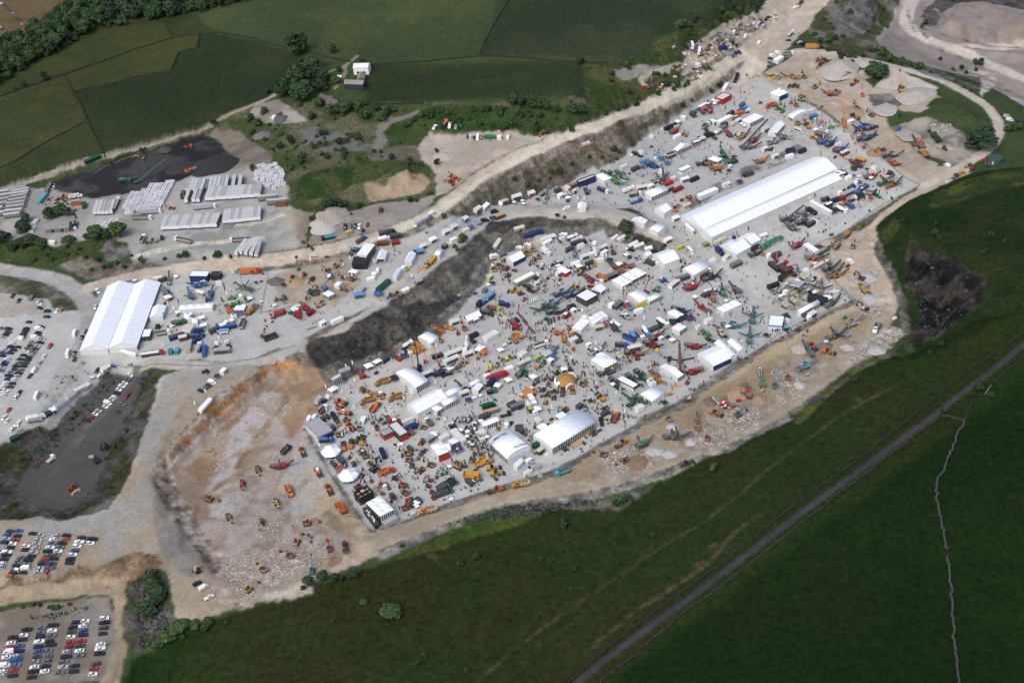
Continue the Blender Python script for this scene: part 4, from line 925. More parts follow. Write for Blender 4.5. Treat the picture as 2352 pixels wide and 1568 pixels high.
def b_flag(c,H=4.2):
 r=empty('feather_flag')
 MB().prism([(.03,1.),(.75,1.3),(.8,H-.7),(.55,H-.15),(.03,H)],-.02,.02).build('banner',mat(c,.6),r)
 MB().cyl((0,0,0),(0,0,H),.035,6).cyl((0,0,0),(0,0,.1),.3,8).build('pole',mat('gray'),r)
 return r
def b_gen(c,L=2.6):
 r=empty('generator');MB().box(-L/2,L/2,-.6,.6,.45,1.7,0,.05,.05).build('housing',mat(c),r)
 MB().box(-L/2-.1,L/2+.3,-.65,.65,.3,.45).build('frame',mat('dgray'),r);wheels(r,[(0,-.65),(0,.65)],.32,.2)
 return r
def b_attach(c,v=0):
 r=empty('machine_attachment')
 if v==0:MB().prism([(-.7,0),(-.8,.5),(-.4,.95),(0,.95),(-.1,.7),(.6,.1),(.6,0)],-.8,.8).build('bucket',mat(c,.55),r)
 elif v==1:MB().box(-.3,.3,-.25,.25,.6,1.3).cyl((0,0,.6),(0,0,0),.12,8).build('breaker',mat(c,.55),r)
 elif v==2:MB().cyl((0,-.7,.55),(0,.7,.55),.55,12).box(-.6,.6,-.85,-.75,0,1.1).box(-.6,.6,.75,.85,0,1.1).build('drum',mat(c,.55),r)
 else:MB().box(-.7,.7,-.5,.5,.1,.6,0,.1).box(-.4,.4,-.3,.3,.6,1.).build('block',mat(c,.55),r)
 return r
def b_pallet(c,L=1.6,H=1.):
 r=empty('pallet_load');MB().box(-L/2,L/2,-.55,.55,.14,.14+H,0,.04,.04).build('load',mat(c,.7,vary=.2),r)
 MB().box(-L/2,L/2,-.6,.6,0,.14).build('pallet',mat('wood',.8),r)
 return r
def b_beam(c,L=9):
 r=empty('conveyor_section');MB().beam((-L/2,0,.5),(L/2,0,.5),.9,.2,1).beam((-L/2,.5,.5),(L/2,.5,.5),.1,.5).beam((-L/2,-.5,.5),(L/2,-.5,.5),.1,.5).build('frame',[mat(c),mat('dgray')],r)
 return r
def b_barrier(c='orange',L=6):
 r=empty('barrier_fence')
 MB().box(-L/2,L/2,-.03,.03,.25,1.).build('mesh_panel',mat(c),r)
 for k in range(4):MB().cyl((-L/2+k*L/3,0,0),(-L/2+k*L/3,0,1.1),.04,6).build('post',mat('dgray'),r)
 return r
def b_heap(c,r0=6,h=2.6,seed=1):
 n,k=26,8;v=[(0,0,h)];f=[]
 rg=np.random.default_rng(seed)
 for j in range(1,k+1):
  for i in range(n):
   a=2*pi*i/n;rr=r0*j/k*(1+.12*sin(2*a+seed)+.06*sin(5*a))
   v.append((rr*cos(a),rr*sin(a),h*max(0,1-(j/k))**.95+(rg.random()-.5)*.16*h*(j<k)-(j==k)*.5))
 for i in range(n):f.append((0,1+i,1+(i+1)%n))
 for j in range(k-1):
  for i in range(n):f.append((1+j*n+i,1+(j+1)*n+i,1+(j+1)*n+(i+1)%n,1+j*n+(i+1)%n))
 o=ON('stone_heap',MB().add(v,f).mesh('stone_heap',mat(c,.95,vary=.22)));OL(o)
 for p in o.data.polygons:p.use_smooth=True
 return o
# ---------------- marquees and buildings from their eave corners ----------------
def frame3(P1,P2,P3,he):
 A,B,C_=GH(*P1,he),GH(*P2,he),GH(*P3,he)
 u=(B-A)[:2];L=float(NH(*u));u=u/L;p=NA([-u[1],u[0]])
 Wd=float((C_-A)[:2]@p)
 if Wd<0:A=A+NA([p[0]*Wd,p[1]*Wd,0]);Wd=-Wd
 c=A[:2]+u*L/2+p*Wd/2
 zs=[float(terr(*(A[:2]+u*L*a+p*Wd*b)))for a in(0,.5,1)for b in(0,.5,1)]
 zt=float(np.mean([A[2],B[2],C_[2]]))
 return c,atan2(u[1],u[0]),L,Wd,zt-he,min(zs)-(zt-he)
def side_walls(r,L,Wd,he,zb,walls,inset=.06,panelmats=None):
 h,w=L/2-inset,Wd/2-inset
 for k,ch in enumerate(walls):
  x0,x1,y0,y1=((-h,h,-w,-w+.08),(h-.08,h,-w+.1,w-.1),(-h,h,w-.08,w),(-h,-h+.08,-w+.1,w-.1))[k]
  if ch=='o':
   n=max(1,round((max(x1-x0,y1-y0))/5))
   for i in range(n+1):
    x=x0+(x1-x0)*i/n if k in(0,2)else(x0+x1)/2;y=y0+(y1-y0)*i/n if k in(1,3)else(y0+y1)/2
    MB().box(x-.07,x+.07,y-.07,y+.07,zb,he).build('leg',mat('white',.5),r)
   continue
  if ch=='n':continue
  M={'p':WALLP if k in(0,2)else WALLPY,'g':WINX if k in(0,2)else WINX_Y,'w':mat('white',.6),'d':mat('dgray',.4),'b':mat('dblue',.5),'r':mat('red',.5),'k':mat('black',.5),'s':mat('lgray',.5),'t':mat('deckbrown',.6),'m':mat('roofgrey',.8,vary=.25),'l':mat('sky',.5),'a':mat('amber',.5),'y':mat('yellow',.5)}[ch]
  b=MB().box(x0,x1,y0,y1,zb,he)
  b.build('wall',M,r)
WINX_Y=stripe_mat('tent_glazing_end',(.05,.058,.07),(.70,.71,.72),1.25,1,.22,.25,.05)
def roof_profile(st,W_,rise):
 w=W_/2
 if st=='g':return[(-w-.15,-.05),(0,rise),(w+.15,-.05)]
 if st=='k':return[(-w-.1,0),(-w*.55,rise*.55),(-w*.12,rise),(w*.12,rise),(w*.55,rise*.55),(w+.1,0)]
 if st=='c':return[(-w*cos(pi*(.12+.76*i/12)-pi*.12*(1-2*i/12))if 0<i<12 else(-w if i==0 else w),rise*sin(pi*i/12)**.9 if 0<i<12 else 0)for i in range(13)]
 if st=='s':return[(-w-.1,rise),(w+.1,-.02)]
def ridge_roof(r,st,L,W_,he,rise,m,name='roof',y0=0,ends=True,endm=None):
 pr=roof_profile(st,W_,rise);h=L/2+.12;t=.09
 v=[];n=len(pr)
 for x in(-h,h):
  v+=[(x,y+y0,he+z)for y,z in pr]
  v+=[(x,y+y0,he+z-t)for y,z in pr]
 f=[]
 for i in range(n-1):
  f.append((i,2*n+i,2*n+i+1,i+1)[::-1]);f.append((n+i,n+i+1,3*n+i+1,3*n+i)[::-1])
  f.append((i,i+1,n+i+1,n+i)[::-1]);f.append((2*n+i,3*n+i,3*n+i+1,2*n+i+1)[::-1])
 f.append((0,n,3*n,2*n)[::-1]);f.append((n-1,2*n+n-1,3*n+n-1,n+n-1)[::-1])
 o=MB().add(v,f).build(name,m,r)
 if st in 'ck':
  for p in o.data.polygons:p.use_smooth=st=='c' and len(p.vertices)==4 and abs(p.normal.x)<.5
 if ends:
  for s in(-1,1):
   x=s*(L/2-.2)
   q=[(x,y+y0,he+z-t-.01)for y,z in pr]
   MB().add(q,[tuple(range(n))if s<0 else tuple(range(n-1,-1,-1))]).build('gable',endm or mat('white',.6),r)
 return o
def tent(st,he,rise,walls,roof,P1,P2,P3,label,cat='marquee',bays=None,name='marquee',endm=None):
 c,a,L,W_,zb,low=frame3(P1,P2,P3,he)
 r=empty(name);r.location=(c[0],c[1],zb);r.rotation_euler=(0,0,a)
 R=mat(roof)if not roof.startswith('@')else SPECIAL[roof[1:]]
 if st in 'gkcs':ridge_roof(r,st,L,W_,he,rise,R,endm=mat(endm)if endm else None)
 elif st=='f':
  MB().box(-L/2,L/2,-W_/2,W_/2,he-.12,he+.02).build('roof',R,r)
  q=MB()
  for x0,x1,y0,y1 in((-L/2-.1,L/2+.1,-W_/2-.1,-W_/2),(-L/2-.1,L/2+.1,W_/2,W_/2+.1),(-L/2-.1,-L/2,-W_/2,W_/2),(L/2,L/2+.1,-W_/2,W_/2)):q.box(x0,x1,y0,y1,he-.6,he+rise)
  q.build('fascia',mat(endm or 'white'),r)
 elif st=='p':
  nb,mb_=bays or(max(1,round(L/5)),max(1,round(W_/5)))
  for i in range(nb):
   for j in range(mb_):
    x0,x1=-L/2+L*i/nb,-L/2+L*(i+1)/nb;y0,y1=-W_/2+W_*j/mb_,-W_/2+W_*(j+1)/mb_
    x0+=.03;x1-=.03;y0+=.03;y1-=.03
    xm,ym=(x0+x1)/2,(y0+y1)/2
    def ring(t,z):return[(x0+(xm-x0)*t,y0+(ym-y0)*t,z),(x1+(xm-x1)*t,y0+(ym-y0)*t,z),(x1+(xm-x1)*t,y1+(ym-y1)*t,z),(x0+(xm-x0)*t,y1+(ym-y1)*t,z)]
    v=ring(0,he-.25)+ring(0,he)+ring(.5,he+rise*.34)+[(xm,ym,he+rise)]
    f=[]
    for k in range(2):
     for e in range(4):f.append((k*4+e,k*4+(e+1)%4,k*4+4+(e+1)%4,k*4+4+e))
    f+=[(8+e,8+(e+1)%4,12)for e in range(4)]
    MB().add(v,f).build('roof',R,r)
 side_walls(r,L,W_,he-(.05 if st!='c' else.1),low,walls)
 tag(r,label,cat)
 r['dim']=(L,W_,he)
 return r
def hexa(P,rad,he,rise,label,c='white'):
 p=G(*P);r=empty('pagoda_tent');r.location=p
 n=6;v=[]
 for rr,z in((rad*1.12,he-.9),(rad*1.02,he),(rad*.45,he+rise*.42),(.05,he+rise)):
  v+=[(rr*(1.0 if i%2==0 else.90)*cos(pi*i/n),rr*(1.0 if i%2==0 else.90)*sin(pi*i/n),z+(.35 if i%2==0 and z<=he else 0))for i in range(2*n)]
 f=[(k*12+i,k*12+(i+1)%12,k*12+12+(i+1)%12,k*12+12+i)for k in range(3)for i in range(12)]
 MB().add(v,f).build('canopy',TENTPLAIN,r)
 for i in range(n):
  a=pi*i*2/n;MB().beam((rad*cos(a),rad*sin(a),0),(rad*cos(a),rad*sin(a),he),.12).build('leg',mat('navy'),r)
 MB().cyl((0,0,.02),(0,0,1.1),rad*.75,6).build('counter',mat('navy'),r)
 tag(r,label,'marquee');return r
def house(P1,P2,P3,he,rise,wm,rm,label,name='barn',chim=0,cat='building',walls='mmmm',doors=2):
 c,a,L,W_,zb,low=frame3(P1,P2,P3,he)
 r=empty(name);r.location=(c[0],c[1],zb);r.rotation_euler=(0,0,a)
 ridge_roof(r,'g',L,W_,he,rise,rm,endm=wm)
 h,w=L/2-.1,W_/2-.1
 for x0,x1,y0,y1 in((-h,h,-w,-w+.3),(-h,h,w-.3,w),(-h,-h+.3,-w+.3,w-.3),(h-.3,h,-w+.3,w-.3)):MB().box(x0,x1,y0,y1,low,he).build('wall',wm,r)
 for k in range(doors):
  x=-h+(k+.7)*(2*h)/(doors+.4)
  MB().box(x-1,x+1,-w-.05,-w-.005,0,min(2.4,he-.3)).build('door',mat('dark'),r)
 tag(r,label,cat);return r
def text_part(r,s,size,loc,rot,m,name='lettering'):
 cu=bpy.data.curves.new('lettering','FONT');cu.body=s;cu.size=size;cu.extrude=.01;cu.align_x='CENTER';cu.align_y='CENTER';cu.offset=size*.02
 t=ON('tmp',cu);OL(t)
 bpy.context.view_layer.update()
 me=bpy.data.meshes.new_from_object(t.evaluated_get(bpy.context.evaluated_depsgraph_get()))
 bpy.data.objects.remove(t);bpy.data.curves.remove(cu)
 me.materials.clear();me.materials.append(m)
 o=ON(name,me);OL(o);o.parent=r;o.location=loc
 o.rotation_euler=rot if not isinstance(rot,Matrix)else rot.to_euler();return o
# ---------------- trees and bushes ----------------
def leaf_mat(name,rgb):
 m=bpy.data.materials.new(name);m.use_nodes=True;n=m.node_tree.nodes;l=m.node_tree.links;b=n['Principled BSDF']
 b.inputs['Roughness'].default_value=.7;b.inputs['Specular IOR Level'].default_value=.2
 tc=n.new('ShaderNodeTexCoord');no=n.new('ShaderNodeTexNoise');no.inputs['Scale'].default_value=.35;no.inputs['Detail'].default_value=4
 l.new(tc.outputs['Object'],no.inputs['Vector'])
 cr=n.new('ShaderNodeValToRGB');cr.color_ramp.elements[0].position=.32;cr.color_ramp.elements[1].position=.68
 cr.color_ramp.elements[0].color=tuple(c*.55 for c in rgb)+(1,);cr.color_ramp.elements[1].color=tuple(c*1.35 for c in rgb)+(1,)
 l.new(no.outputs['Fac'],cr.inputs[0]);l.new(cr.outputs[0],b.inputs['Base Color']);return m
LEAF=[leaf_mat('leaves',(.036,.066,.026)),leaf_mat('leaves_light',(.052,.088,.028)),leaf_mat('leaves_dark',(.026,.050,.024))]
BARK=mat((.05,.042,.035),.9,vary=.25)
def crown(R,H,z0,nl,seed,ls,conifer=False,nclump=14):
 rg=np.random.default_rng(seed);V=[]
 cl=[]
 for k in range(nclump):
  a=rg.random()*6.283;t=rg.random()
  rr=R*.68*math.sqrt(rg.random());z=z0+H*(.18+.62*t);rr*=(1-.55*t)if not conifer else(1-.9*t)
  cl.append((rr*cos(a),rr*sin(a),z,R*rg.uniform(.28,.48)*(1 if not conifer else(1.1-t))))
 cl.append((0,0,z0+H*.5,R*.62))
 for k in range(nl):
  c=cl[rg.integers(len(cl))];d=rg.normal(size=3);d/=np.linalg.norm(d);q=c[3]*(.62+.42*rg.random()**.5)
  p=NA(c[:3])+d*q*NA([1,1,.8]);p[2]=max(p[2],z0-.1*H)
  nrm=d+rg.normal(size=3)*.45+NA([0,0,.35]);nrm/=np.linalg.norm(nrm)
  u=np.cross(nrm,[0.3,.2,1]);u/=np.linalg.norm(u);w=np.cross(nrm,u);s=ls*rg.uniform(.6,1.3)
  V.append([p-u*s-w*s*.7,p+u*s-w*s*.7,p+u*s*.8+w*s*.7,p-u*s*.8+w*s*.7])
 V=NA(V).reshape(-1,3);return V,np.arange(len(V)).reshape(-1,4)
def b_tree(seed,R=5,H=9,m=0,conifer=False,nl=1100):
 r=empty('conifer_tree' if conifer else 'broadleaf_tree')
 b=MB().cyl((0,0,-.5),(0,0,H*.45),.38,8,r2=.2)
 rg=random.Random(seed)
 for k in range(5):
  a=k*1.26+rg.random();b.cyl((0,0,H*.3),(R*.5*cos(a),R*.5*sin(a),H*.62),.14,5,r2=.05)
 b.build('trunk',BARK,r)
 V,F=crown(R,H*.92,H*.16,nl,seed,R*.105,conifer)
 o=ON('crown',mesh_np('crown',V,F,LEAF[m],smooth=False));OL(o);o.parent=r
 return r
def b_bush(seed,R=1.6,m=1):
 r=empty('bush');b=MB()
 for k in range(4):b.cyl((0,0,-.3),(.5*R*cos(k*1.6),.5*R*sin(k*1.6),R*.7),.06,5)
 b.build('stem',BARK,r)
 V,F=crown(R,R*1.5,R*.1,330,seed,R*.14,nclump=9)
 o=ON('foliage',mesh_np('foliage',V,F,LEAF[m],smooth=False));OL(o);o.parent=r
 return r
def tree(x,y,R,H,label,group=None,m=0,conifer=False,k=None):
 k=random.randrange(3)if k is None else k
 o=get(('tree',m,conifer,k),lambda:b_tree(40+k*7+m,5,9,m,conifer))
 p=G(x,y);put(o,p,RR()*6.28,(R/5,R/5,H/9),tilt=False);return tag(o,label,'tree',group)
def bush(x,y,R,label,group=None,m=None,hs=1.):
 k=random.randrange(4);m=RC((0,1,1,2))if m is None else m
 o=get(('bush',m,k),lambda:b_bush(90+k*5+m,1.6,m))
 p=G(x,y);put(o,p,RR()*6.28,(R/1.6,R/1.6,R/1.6*hs),tilt=False);return tag(o,label,'bush',group)
# ---------------- lines on the land: stone walls and fences ----------------
def path_pts(pts,step):
 w=[G(*p)[:2]for p in pts];out=[]
 for a,b in zip(w[:-1],w[1:]):
  n=max(1,int(NH(*(b-a))/step))
  out+=[a+(b-a)*i/n for i in range(n)]
 out.append(w[-1]);return out
def stone_wall(pts,label,h=1.1,w=.5,group=None,wob=.1,tone=.036):
 P=path_pts(pts,1.6);v=[];f=[];n=len(P);c0=None
 rg=np.random.default_rng(len(P))
 o0=P[n//2];z0=float(terr(*o0))
 for i,p in enumerate(P):
  d=P[min(i+1,n-1)]-P[max(i-1,0)];d=d/(NH(*d)+1e-6);q=NA([-d[1],d[0]])
  p=p+q*rg.normal()*wob;z=float(terr(*p))-z0;hh=h*rg.uniform(.78,1.12)
  for a,zz in((-w/2-.12,-.4),(-w/2,hh),(w/2,hh*rg.uniform(.92,1.05)),(w/2+.12,-.4)):
   xy=p+q*a;v.append((xy[0]-o0[0],xy[1]-o0[1],z+zz))
 for i in range(n-1):
  for k in range(3):f.append((i*4+k,i*4+k+1,i*4+k+5,i*4+k+4)[::-1])
 f+=[(0,1,2,3),tuple(n*4-4+k for k in(3,2,1,0))]
 me=MB().add(v,f).mesh('dry_stone_wall',STONE)
 a=me.color_attributes.new('cover','FLOAT_COLOR','POINT');a.data.foreach_set('color',np.tile(NA([tone,tone*.97,tone*.95,1],np.float32),len(v)))
 o=ON('dry_stone_wall',me);OL(o);o.location=(o0[0],o0[1],z0)
 return tag(o,label,'wall',group)
def fence(pts,label,step=3.5,h=1.3,c='gray',rails=3,name='fence',post=.12):
 P=path_pts(pts,step)
 if len(P)>98:P=[P[int(i*(len(P)-1)/97)]for i in range(98)]
 r=empty(name);o0=P[len(P)//2];z0=float(terr(*o0));r.location=(o0[0],o0[1],z0)
 L3=[(p[0]-o0[0],p[1]-o0[1],float(terr(*p))-z0)for p in P]
 pm=MB().box(-post/2,post/2,-post/2,post/2,-.4,h).mesh('post',mat(c,.8))
 for p in L3:
  o=ON('post',pm);OL(o);o.parent=r;o.location=p
 for k in range(rails):
  b=MB();z=h*(.35+.62*k/max(rails-1,1))
  for p,q in zip(L3[:-1],L3[1:]):b.beam((p[0],p[1],p[2]+z),(q[0],q[1],q[2]+z),.05,.09)
  b.build('rail',mat(c,.8),r)
 return tag(r,label,'fence')
# ---------------- people ----------------
def skin_body(pose):
 """one continuous body grown from a skeleton with Skin + Subdivision"""
 st={'walk':(.22,-.20,.18,-.16),'stand':(.06,-.05,.05,.03),'wide':(.12,-.14,.30,-.10)}[pose]
 V=[(0,0,.95),(0,0,1.2),(0,0,1.42),(0,0,1.54),(.02,0,1.66),(0,.10,.90),(st[0]*.6,.11,.5),(st[0],.11,.07),(st[0]+.14,.12,.03),(0,-.10,.90),(st[1]*.5,-.11,.5),(st[1],-.11,.07),(st[1]+.14,-.12,.03),(0,.20,1.40),(-st[2]*.5,.26,1.13),(st[3]*.3+.08,.25,.88),(0,-.20,1.40),(st[2]*.5,-.26,1.13),(.12-st[3]*.3,-.25,.88)]
 E_=[(0,1),(1,2),(2,3),(3,4),(0,5),(5,6),(6,7),(7,8),(0,9),(9,10),(10,11),(11,12),(2,13),(13,14),(14,15),(2,16),(16,17),(17,18)]
 Rr=[.15,.15,.16,.07,.115,.10,.075,.05,.045,.10,.075,.05,.045,.075,.055,.045,.075,.055,.045]
 me=bpy.data.meshes.new('body');me.from_pydata(V,E_,[])
 o=ON('tmp',me);OL(o)
 sk=o.modifiers.new('s','SKIN');sb=o.modifiers.new('u','SUBSURF');sb.levels=1;sb.render_levels=1
 for i,d in enumerate(me.skin_vertices[0].data):d.radius=(Rr[i],Rr[i]);d.use_root=i==0
 bpy.context.view_layer.update()
 m=bpy.data.meshes.new_from_object(o.evaluated_get(bpy.context.evaluated_depsgraph_get()))
 bpy.data.objects.remove(o);m.name='body'
 return m
_bodies={k:skin_body(k)for k in('walk','stand','wide')}
SKIN=mat((.42,.25,.17),.6)
PERSON={}
SHIRT=dict(black=(.022,.022,.026),navy=(.02,.028,.06),white=(.62,.62,.62),grey=(.17,.175,.18),red=(.38,.03,.03),hivis=(.45,.60,.04),blue=(.05,.12,.30),orange=(.60,.18,.03),khaki=(.22,.19,.12))
def person_mesh(pose,shirt,legs):
 k=(pose,shirt,legs)
 if k in PERSON:return PERSON[k]
 m=_bodies[pose].copy();m.materials.clear()
 for q in(mat(SHIRT[shirt],.8),mat(legs,.85),SKIN,mat((.035,.025,.02),.8)):m.materials.append(q)
 idx=[]
 for p in m.polygons:
  c=p.center
  idx.append(3 if c.z>1.70 or(c.z>1.60 and c.x<-.03)else 2 if c.z>1.50 or(c.z<.93 and abs(c.y)>.19)else 1 if c.z<.98 else 0)
 m.polygons.foreach_set('material_index',idx);m.polygons.foreach_set('use_smooth',[True]*len(idx))
 PERSON[k]=m;return m
LEGS=[(.02,.022,.03),(.035,.045,.09),(.09,.085,.075),(.02,.02,.02)]
def person_at(p,shirt,label,group,heading=None):
 m=person_mesh(RC(('walk','walk','stand','wide')),shirt,RC(LEGS))
 o=ON('person',m);OL(o)
 put(o,p,RR()*6.28 if heading is None else heading,RU(.96,1.05),tilt=False)
 return tag(o,label,'person',group)
# ---------------- tables of things: tile columns/rows are 588 x 392 photo pixels, four units to a pixel ----------------
KN_=dict(ex='tracked excavator',mini='mini excavator',ld='wheel loader',ad='articulated dump truck',rd='rigid dump truck',cr='tracked crusher',sc='tracked screener',stk='stacker conveyor',th='telehandler',lift='boom lift',crane='mobile crane',trac='farm tractor',roll='road roller',doz='bulldozer',pave='road paver',fork='forklift',van='van',mbus='minibus',tip='tipper truck',boxt='box truck',tank='tanker truck',mix='concrete mixer truck',flat='flatbed truck',hiab='crane truck',art='articulated lorry',arttip='articulated tipper',arttank='road tanker lorry',trt='truck tractor unit',plant='truck with pump unit',cont='shipping container',cab='portable cabin',st='exhibition trailer',gz='gazebo',para='parasol',flag='feather flag',gen='generator',att='machine attachment',pal='pallet load',beam='conveyor section',car='car',pick='pickup truck',trl='semi-trailer')
CATN=dict(ex='excavator',mini='excavator',ld='loader',ad='dump truck',rd='dump truck',cr='crusher',sc='screener',stk='conveyor',th='telehandler',lift='boom lift',crane='crane',trac='tractor',roll='roller',doz='bulldozer',pave='paver',fork='forklift',van='van',mbus='minibus',cont='container',cab='cabin',st='stand',gz='gazebo',para='parasol',flag='flag',gen='generator',att='attachment',pal='pallet',beam='conveyor',car='car',pick='pickup truck',trl='trailer')
CN=dict(dgray='dark grey',lgray='light grey',gray='grey',offwhite='off-white',dred='dark red',dorange='dark orange',lgreen='bright green',dgreen='dark green',dblue='dark blue',sky='light blue',amber='amber',ochre='ochre',beigem='beige',bright='bright yellow',roofgrey='grey',deckbrown='brown',lime='lime green',cyan='turquoise',trail='pale',trail2='dull grey',dark='black')
def cn(c):return CN.get(c,c)
NOMID=('ex','mini','th','lift','crane','para','flag','gz')
HM=dict(ex=1.5,mini=1.,ld=1.5,ad=1.6,rd=2.2,cr=1.8,sc=1.8,stk=3,car=.7,pick=.8,van=1.2,mbus=1.2,flag=2.,para=2.4,gz=2.4,cont=1.5,cab=1.6,st=1.6,att=.3,pal=.5,gen=.8,trl=2.4)
MINI=dict(mini=.52,ex=.87)
def make(kind,c,o):
 o=list(o)
 g=lambda i,d:(type(d)(o[i])if len(o)>i and o[i]!='' else d)
 if kind in('ex','mini'):
  p,cc,sl=g(0,0),g(1,'dark'),g(2,0.)
  return get(('ex',c,p,cc,sl),lambda:b_excavator(c,p,cc,slew=sl))
 if kind=='ld':return get((kind,c,g(0,.5),g(1,'dark')),lambda:b_loader(c,g(0,.5),g(1,'dark')))
 if kind=='ad':return get((kind,c,g(0,0),g(1,c),g(2,'')),lambda:b_dumper(c,g(0,0),g(1,c),g(2,'')or None))
 if kind=='rd':return get((kind,c),lambda:b_rigid(c))
 if kind=='cr':return get((kind,c,g(0,0),g(1,'dgray')),lambda:b_crusher(c,g(1,'dgray'),g(0,0)))
 if kind=='sc':return get((kind,c,g(0,0),g(1,'dgray')),lambda:b_screener(c,g(1,'dgray'),g(0,0)))
 if kind=='stk':return get((kind,c,g(0,18)),lambda:b_stacker(c,g(0,18)))
 if kind=='th':return get((kind,c,g(0,10),g(1,6.)),lambda:b_telehandler(c,g(0,10),g(1,6.)))
 if kind=='lift':return get((kind,c,g(0,62),g(1,14)),lambda:b_lift(c,g(1,14),g(0,62)))
 if kind=='crane':return get((kind,c,g(0,72),g(1,26)),lambda:b_crane(c,g(1,26),g(0,72)))
 if kind=='trac':return get((kind,c),lambda:b_tractor(c))
 if kind=='roll':return get((kind,c),lambda:b_roller(c))
 if kind=='doz':return get((kind,c),lambda:b_dozer(c))
 if kind=='pave':return get((kind,c),lambda:b_paver(c))
 if kind=='fork':return get((kind,c),lambda:b_forklift(c))
 if kind=='van':return get((kind,c,g(0,5.9)),lambda:b_van(c,g(0,5.9)))
 if kind=='mbus':return get((kind,c),lambda:b_van(c,7.2,2.75,'minibus'))
 if kind in('tip','boxt','tank','mix','flat','hiab','art','arttip','arttank','trt','plant'):
  b=dict(tip='tipper',boxt='box',tank='tanker',mix='mixer',flat='flat',hiab='hiab',art='artic',arttip='arttip',arttank='arttank',trt='tractor',plant='plant')[kind]
  L=g(1,dict(art=16.,arttip=14.5,arttank=14.5,trt=6.5).get(kind,9.))
  return get((kind,c,g(0,'lgray'),L),lambda:b_lorry(c,b,g(0,'lgray'),L))
 if kind=='cont':return get((kind,c,g(0,6.06),g(1,c)),lambda:b_container(c,g(0,6.06),rc=g(1,c)))
 if kind=='cab':return get((kind,c,g(0,7.3),g(1,c),g(2,2)),lambda:b_container(c,g(0,7.3),2.8,2.7,g(1,c),g(2,2),name='portable_cabin'))
 if kind=='st':return get((kind,c,g(0,8.),g(1,'offwhite'),g(2,'dgray'),g(3,''),g(4,'')),lambda:b_stand(c,g(0,8.),3,2.9,g(1,'offwhite'),g(2,'dgray'),g(3,'')or None,g(4,'')or None))
 if kind=='gz':return get((kind,c,g(0,3.)),lambda:b_gazebo(c,g(0,3.)))
 if kind=='para':return get((kind,c),lambda:b_parasol(c))
 if kind=='flag':return get((kind,c,g(0,4.2)),lambda:b_flag(c,g(0,4.2)))
 if kind=='gen':return get((kind,c),lambda:b_gen(c))
 if kind=='att':return get((kind,c,g(0,0)),lambda:b_attach(c,g(0,0)))
 if kind=='pal':return get((kind,c,g(0,1.6)),lambda:b_pallet(c,g(0,1.6)))
 if kind=='beam':return get((kind,c,g(0,9)),lambda:b_beam(c,g(0,9)))
 if kind=='trl':return get((kind,c),lambda:b_trailer(c))
 if kind in('car','pick'):
  v='pickup' if kind=='pick' else g(0,'hatch')
  return get((kind,c,v),lambda:b_car(c,v))
 raise KeyError(kind)
_TX=[0,0]
UMAC={'~':'beside the ','^':'by the ','$':'on the ','&':'of the ','!':'behind the ','<':'below the ','@':'at the ','{':'left of ','}':'right of ','?':'in the ','%':'with a ','_':'under the ','>':'above the ','=':'digger ',';':'white ','`':'small ','+':'tent ','[':'upper ',']':'yellow '}
def UM(t):
 for k,v in UMAC.items():t=t.replace(k,v)
 return t
def F_(s):
 x,y=s.split(',');return(_TX[0]+float(x)/4,_TX[1]+float(y)/4)
def load(txt):
 grp=None
 for ln in txt.strip().splitlines():
  ln=ln.strip()
  if not ln:continue
  if ln[0]=='#':
   _TX[:]=[588*int(ln[1]),392*int(ln[2])];grp=ln[3:].strip()or None;continue
  a,_,lab=ln.partition('|')
  t=a.split();lab=UM(lab.strip())
  ks=t[0].split(':');kind,c,opts=ks[0],ks[1],ks[2:]
  pts=[F_(q)for q in t[1:]if ',' in q];sc=[float(q[1:])for q in t[1:]if q[0]=='*']
  h=HM.get(kind,1.3);w=[GH(*p,h)for p in pts]
  if kind in NOMID or len(w)==1:p=w[0]
  else:p=(w[0]+w[1])/2
  hd=atan2(w[1][1]-w[0][1],w[1][0]-w[0][0])if len(w)>1 else(RU(-.5,.5)if kind!='flag' else RU(-.7,.7))
  o=make(kind,c,opts)
  put(o,p,hd,(sc[0]if sc else 1.)*MINI.get(kind,1.),tilt=kind not in('flag','para','gz','stk'))
  full=cn(c)+' '+KN_[kind];full=lab.replace('*',full)if '*' in lab else full+(' '+lab if lab else '')
  if not lab:full=cn(c)+' '+KN_[kind]+' '+(grp or 'on the showground')
  tag(o,full,CATN.get(kind,'truck'),(grp or 'machines on the showground')if(not lab or grp)else None)
CC=dict(k=('black','black'),d=('dgray','dark grey'),g=('gray','grey'),s=('silver','silver'),w=('white','white'),r=('red','red'),R=('dred','dark red'),b=('blue','blue'),n=('navy','navy'),o=('dorange','orange'),G=('sage','pale green'),c=('cream','cream'),y=('ochre','ochre'))
CV=dict(h='hatch',a='saloon',u='suv',e='estate',p='pickup',v='van',m='minibus')
ORD=['first','second','third','fourth','fifth','sixth','seventh','eighth','ninth','tenth','eleventh','twelfth','thirteenth','fourteenth','fifteenth','sixteenth','seventeenth','eighteenth','nineteenth','twentieth']
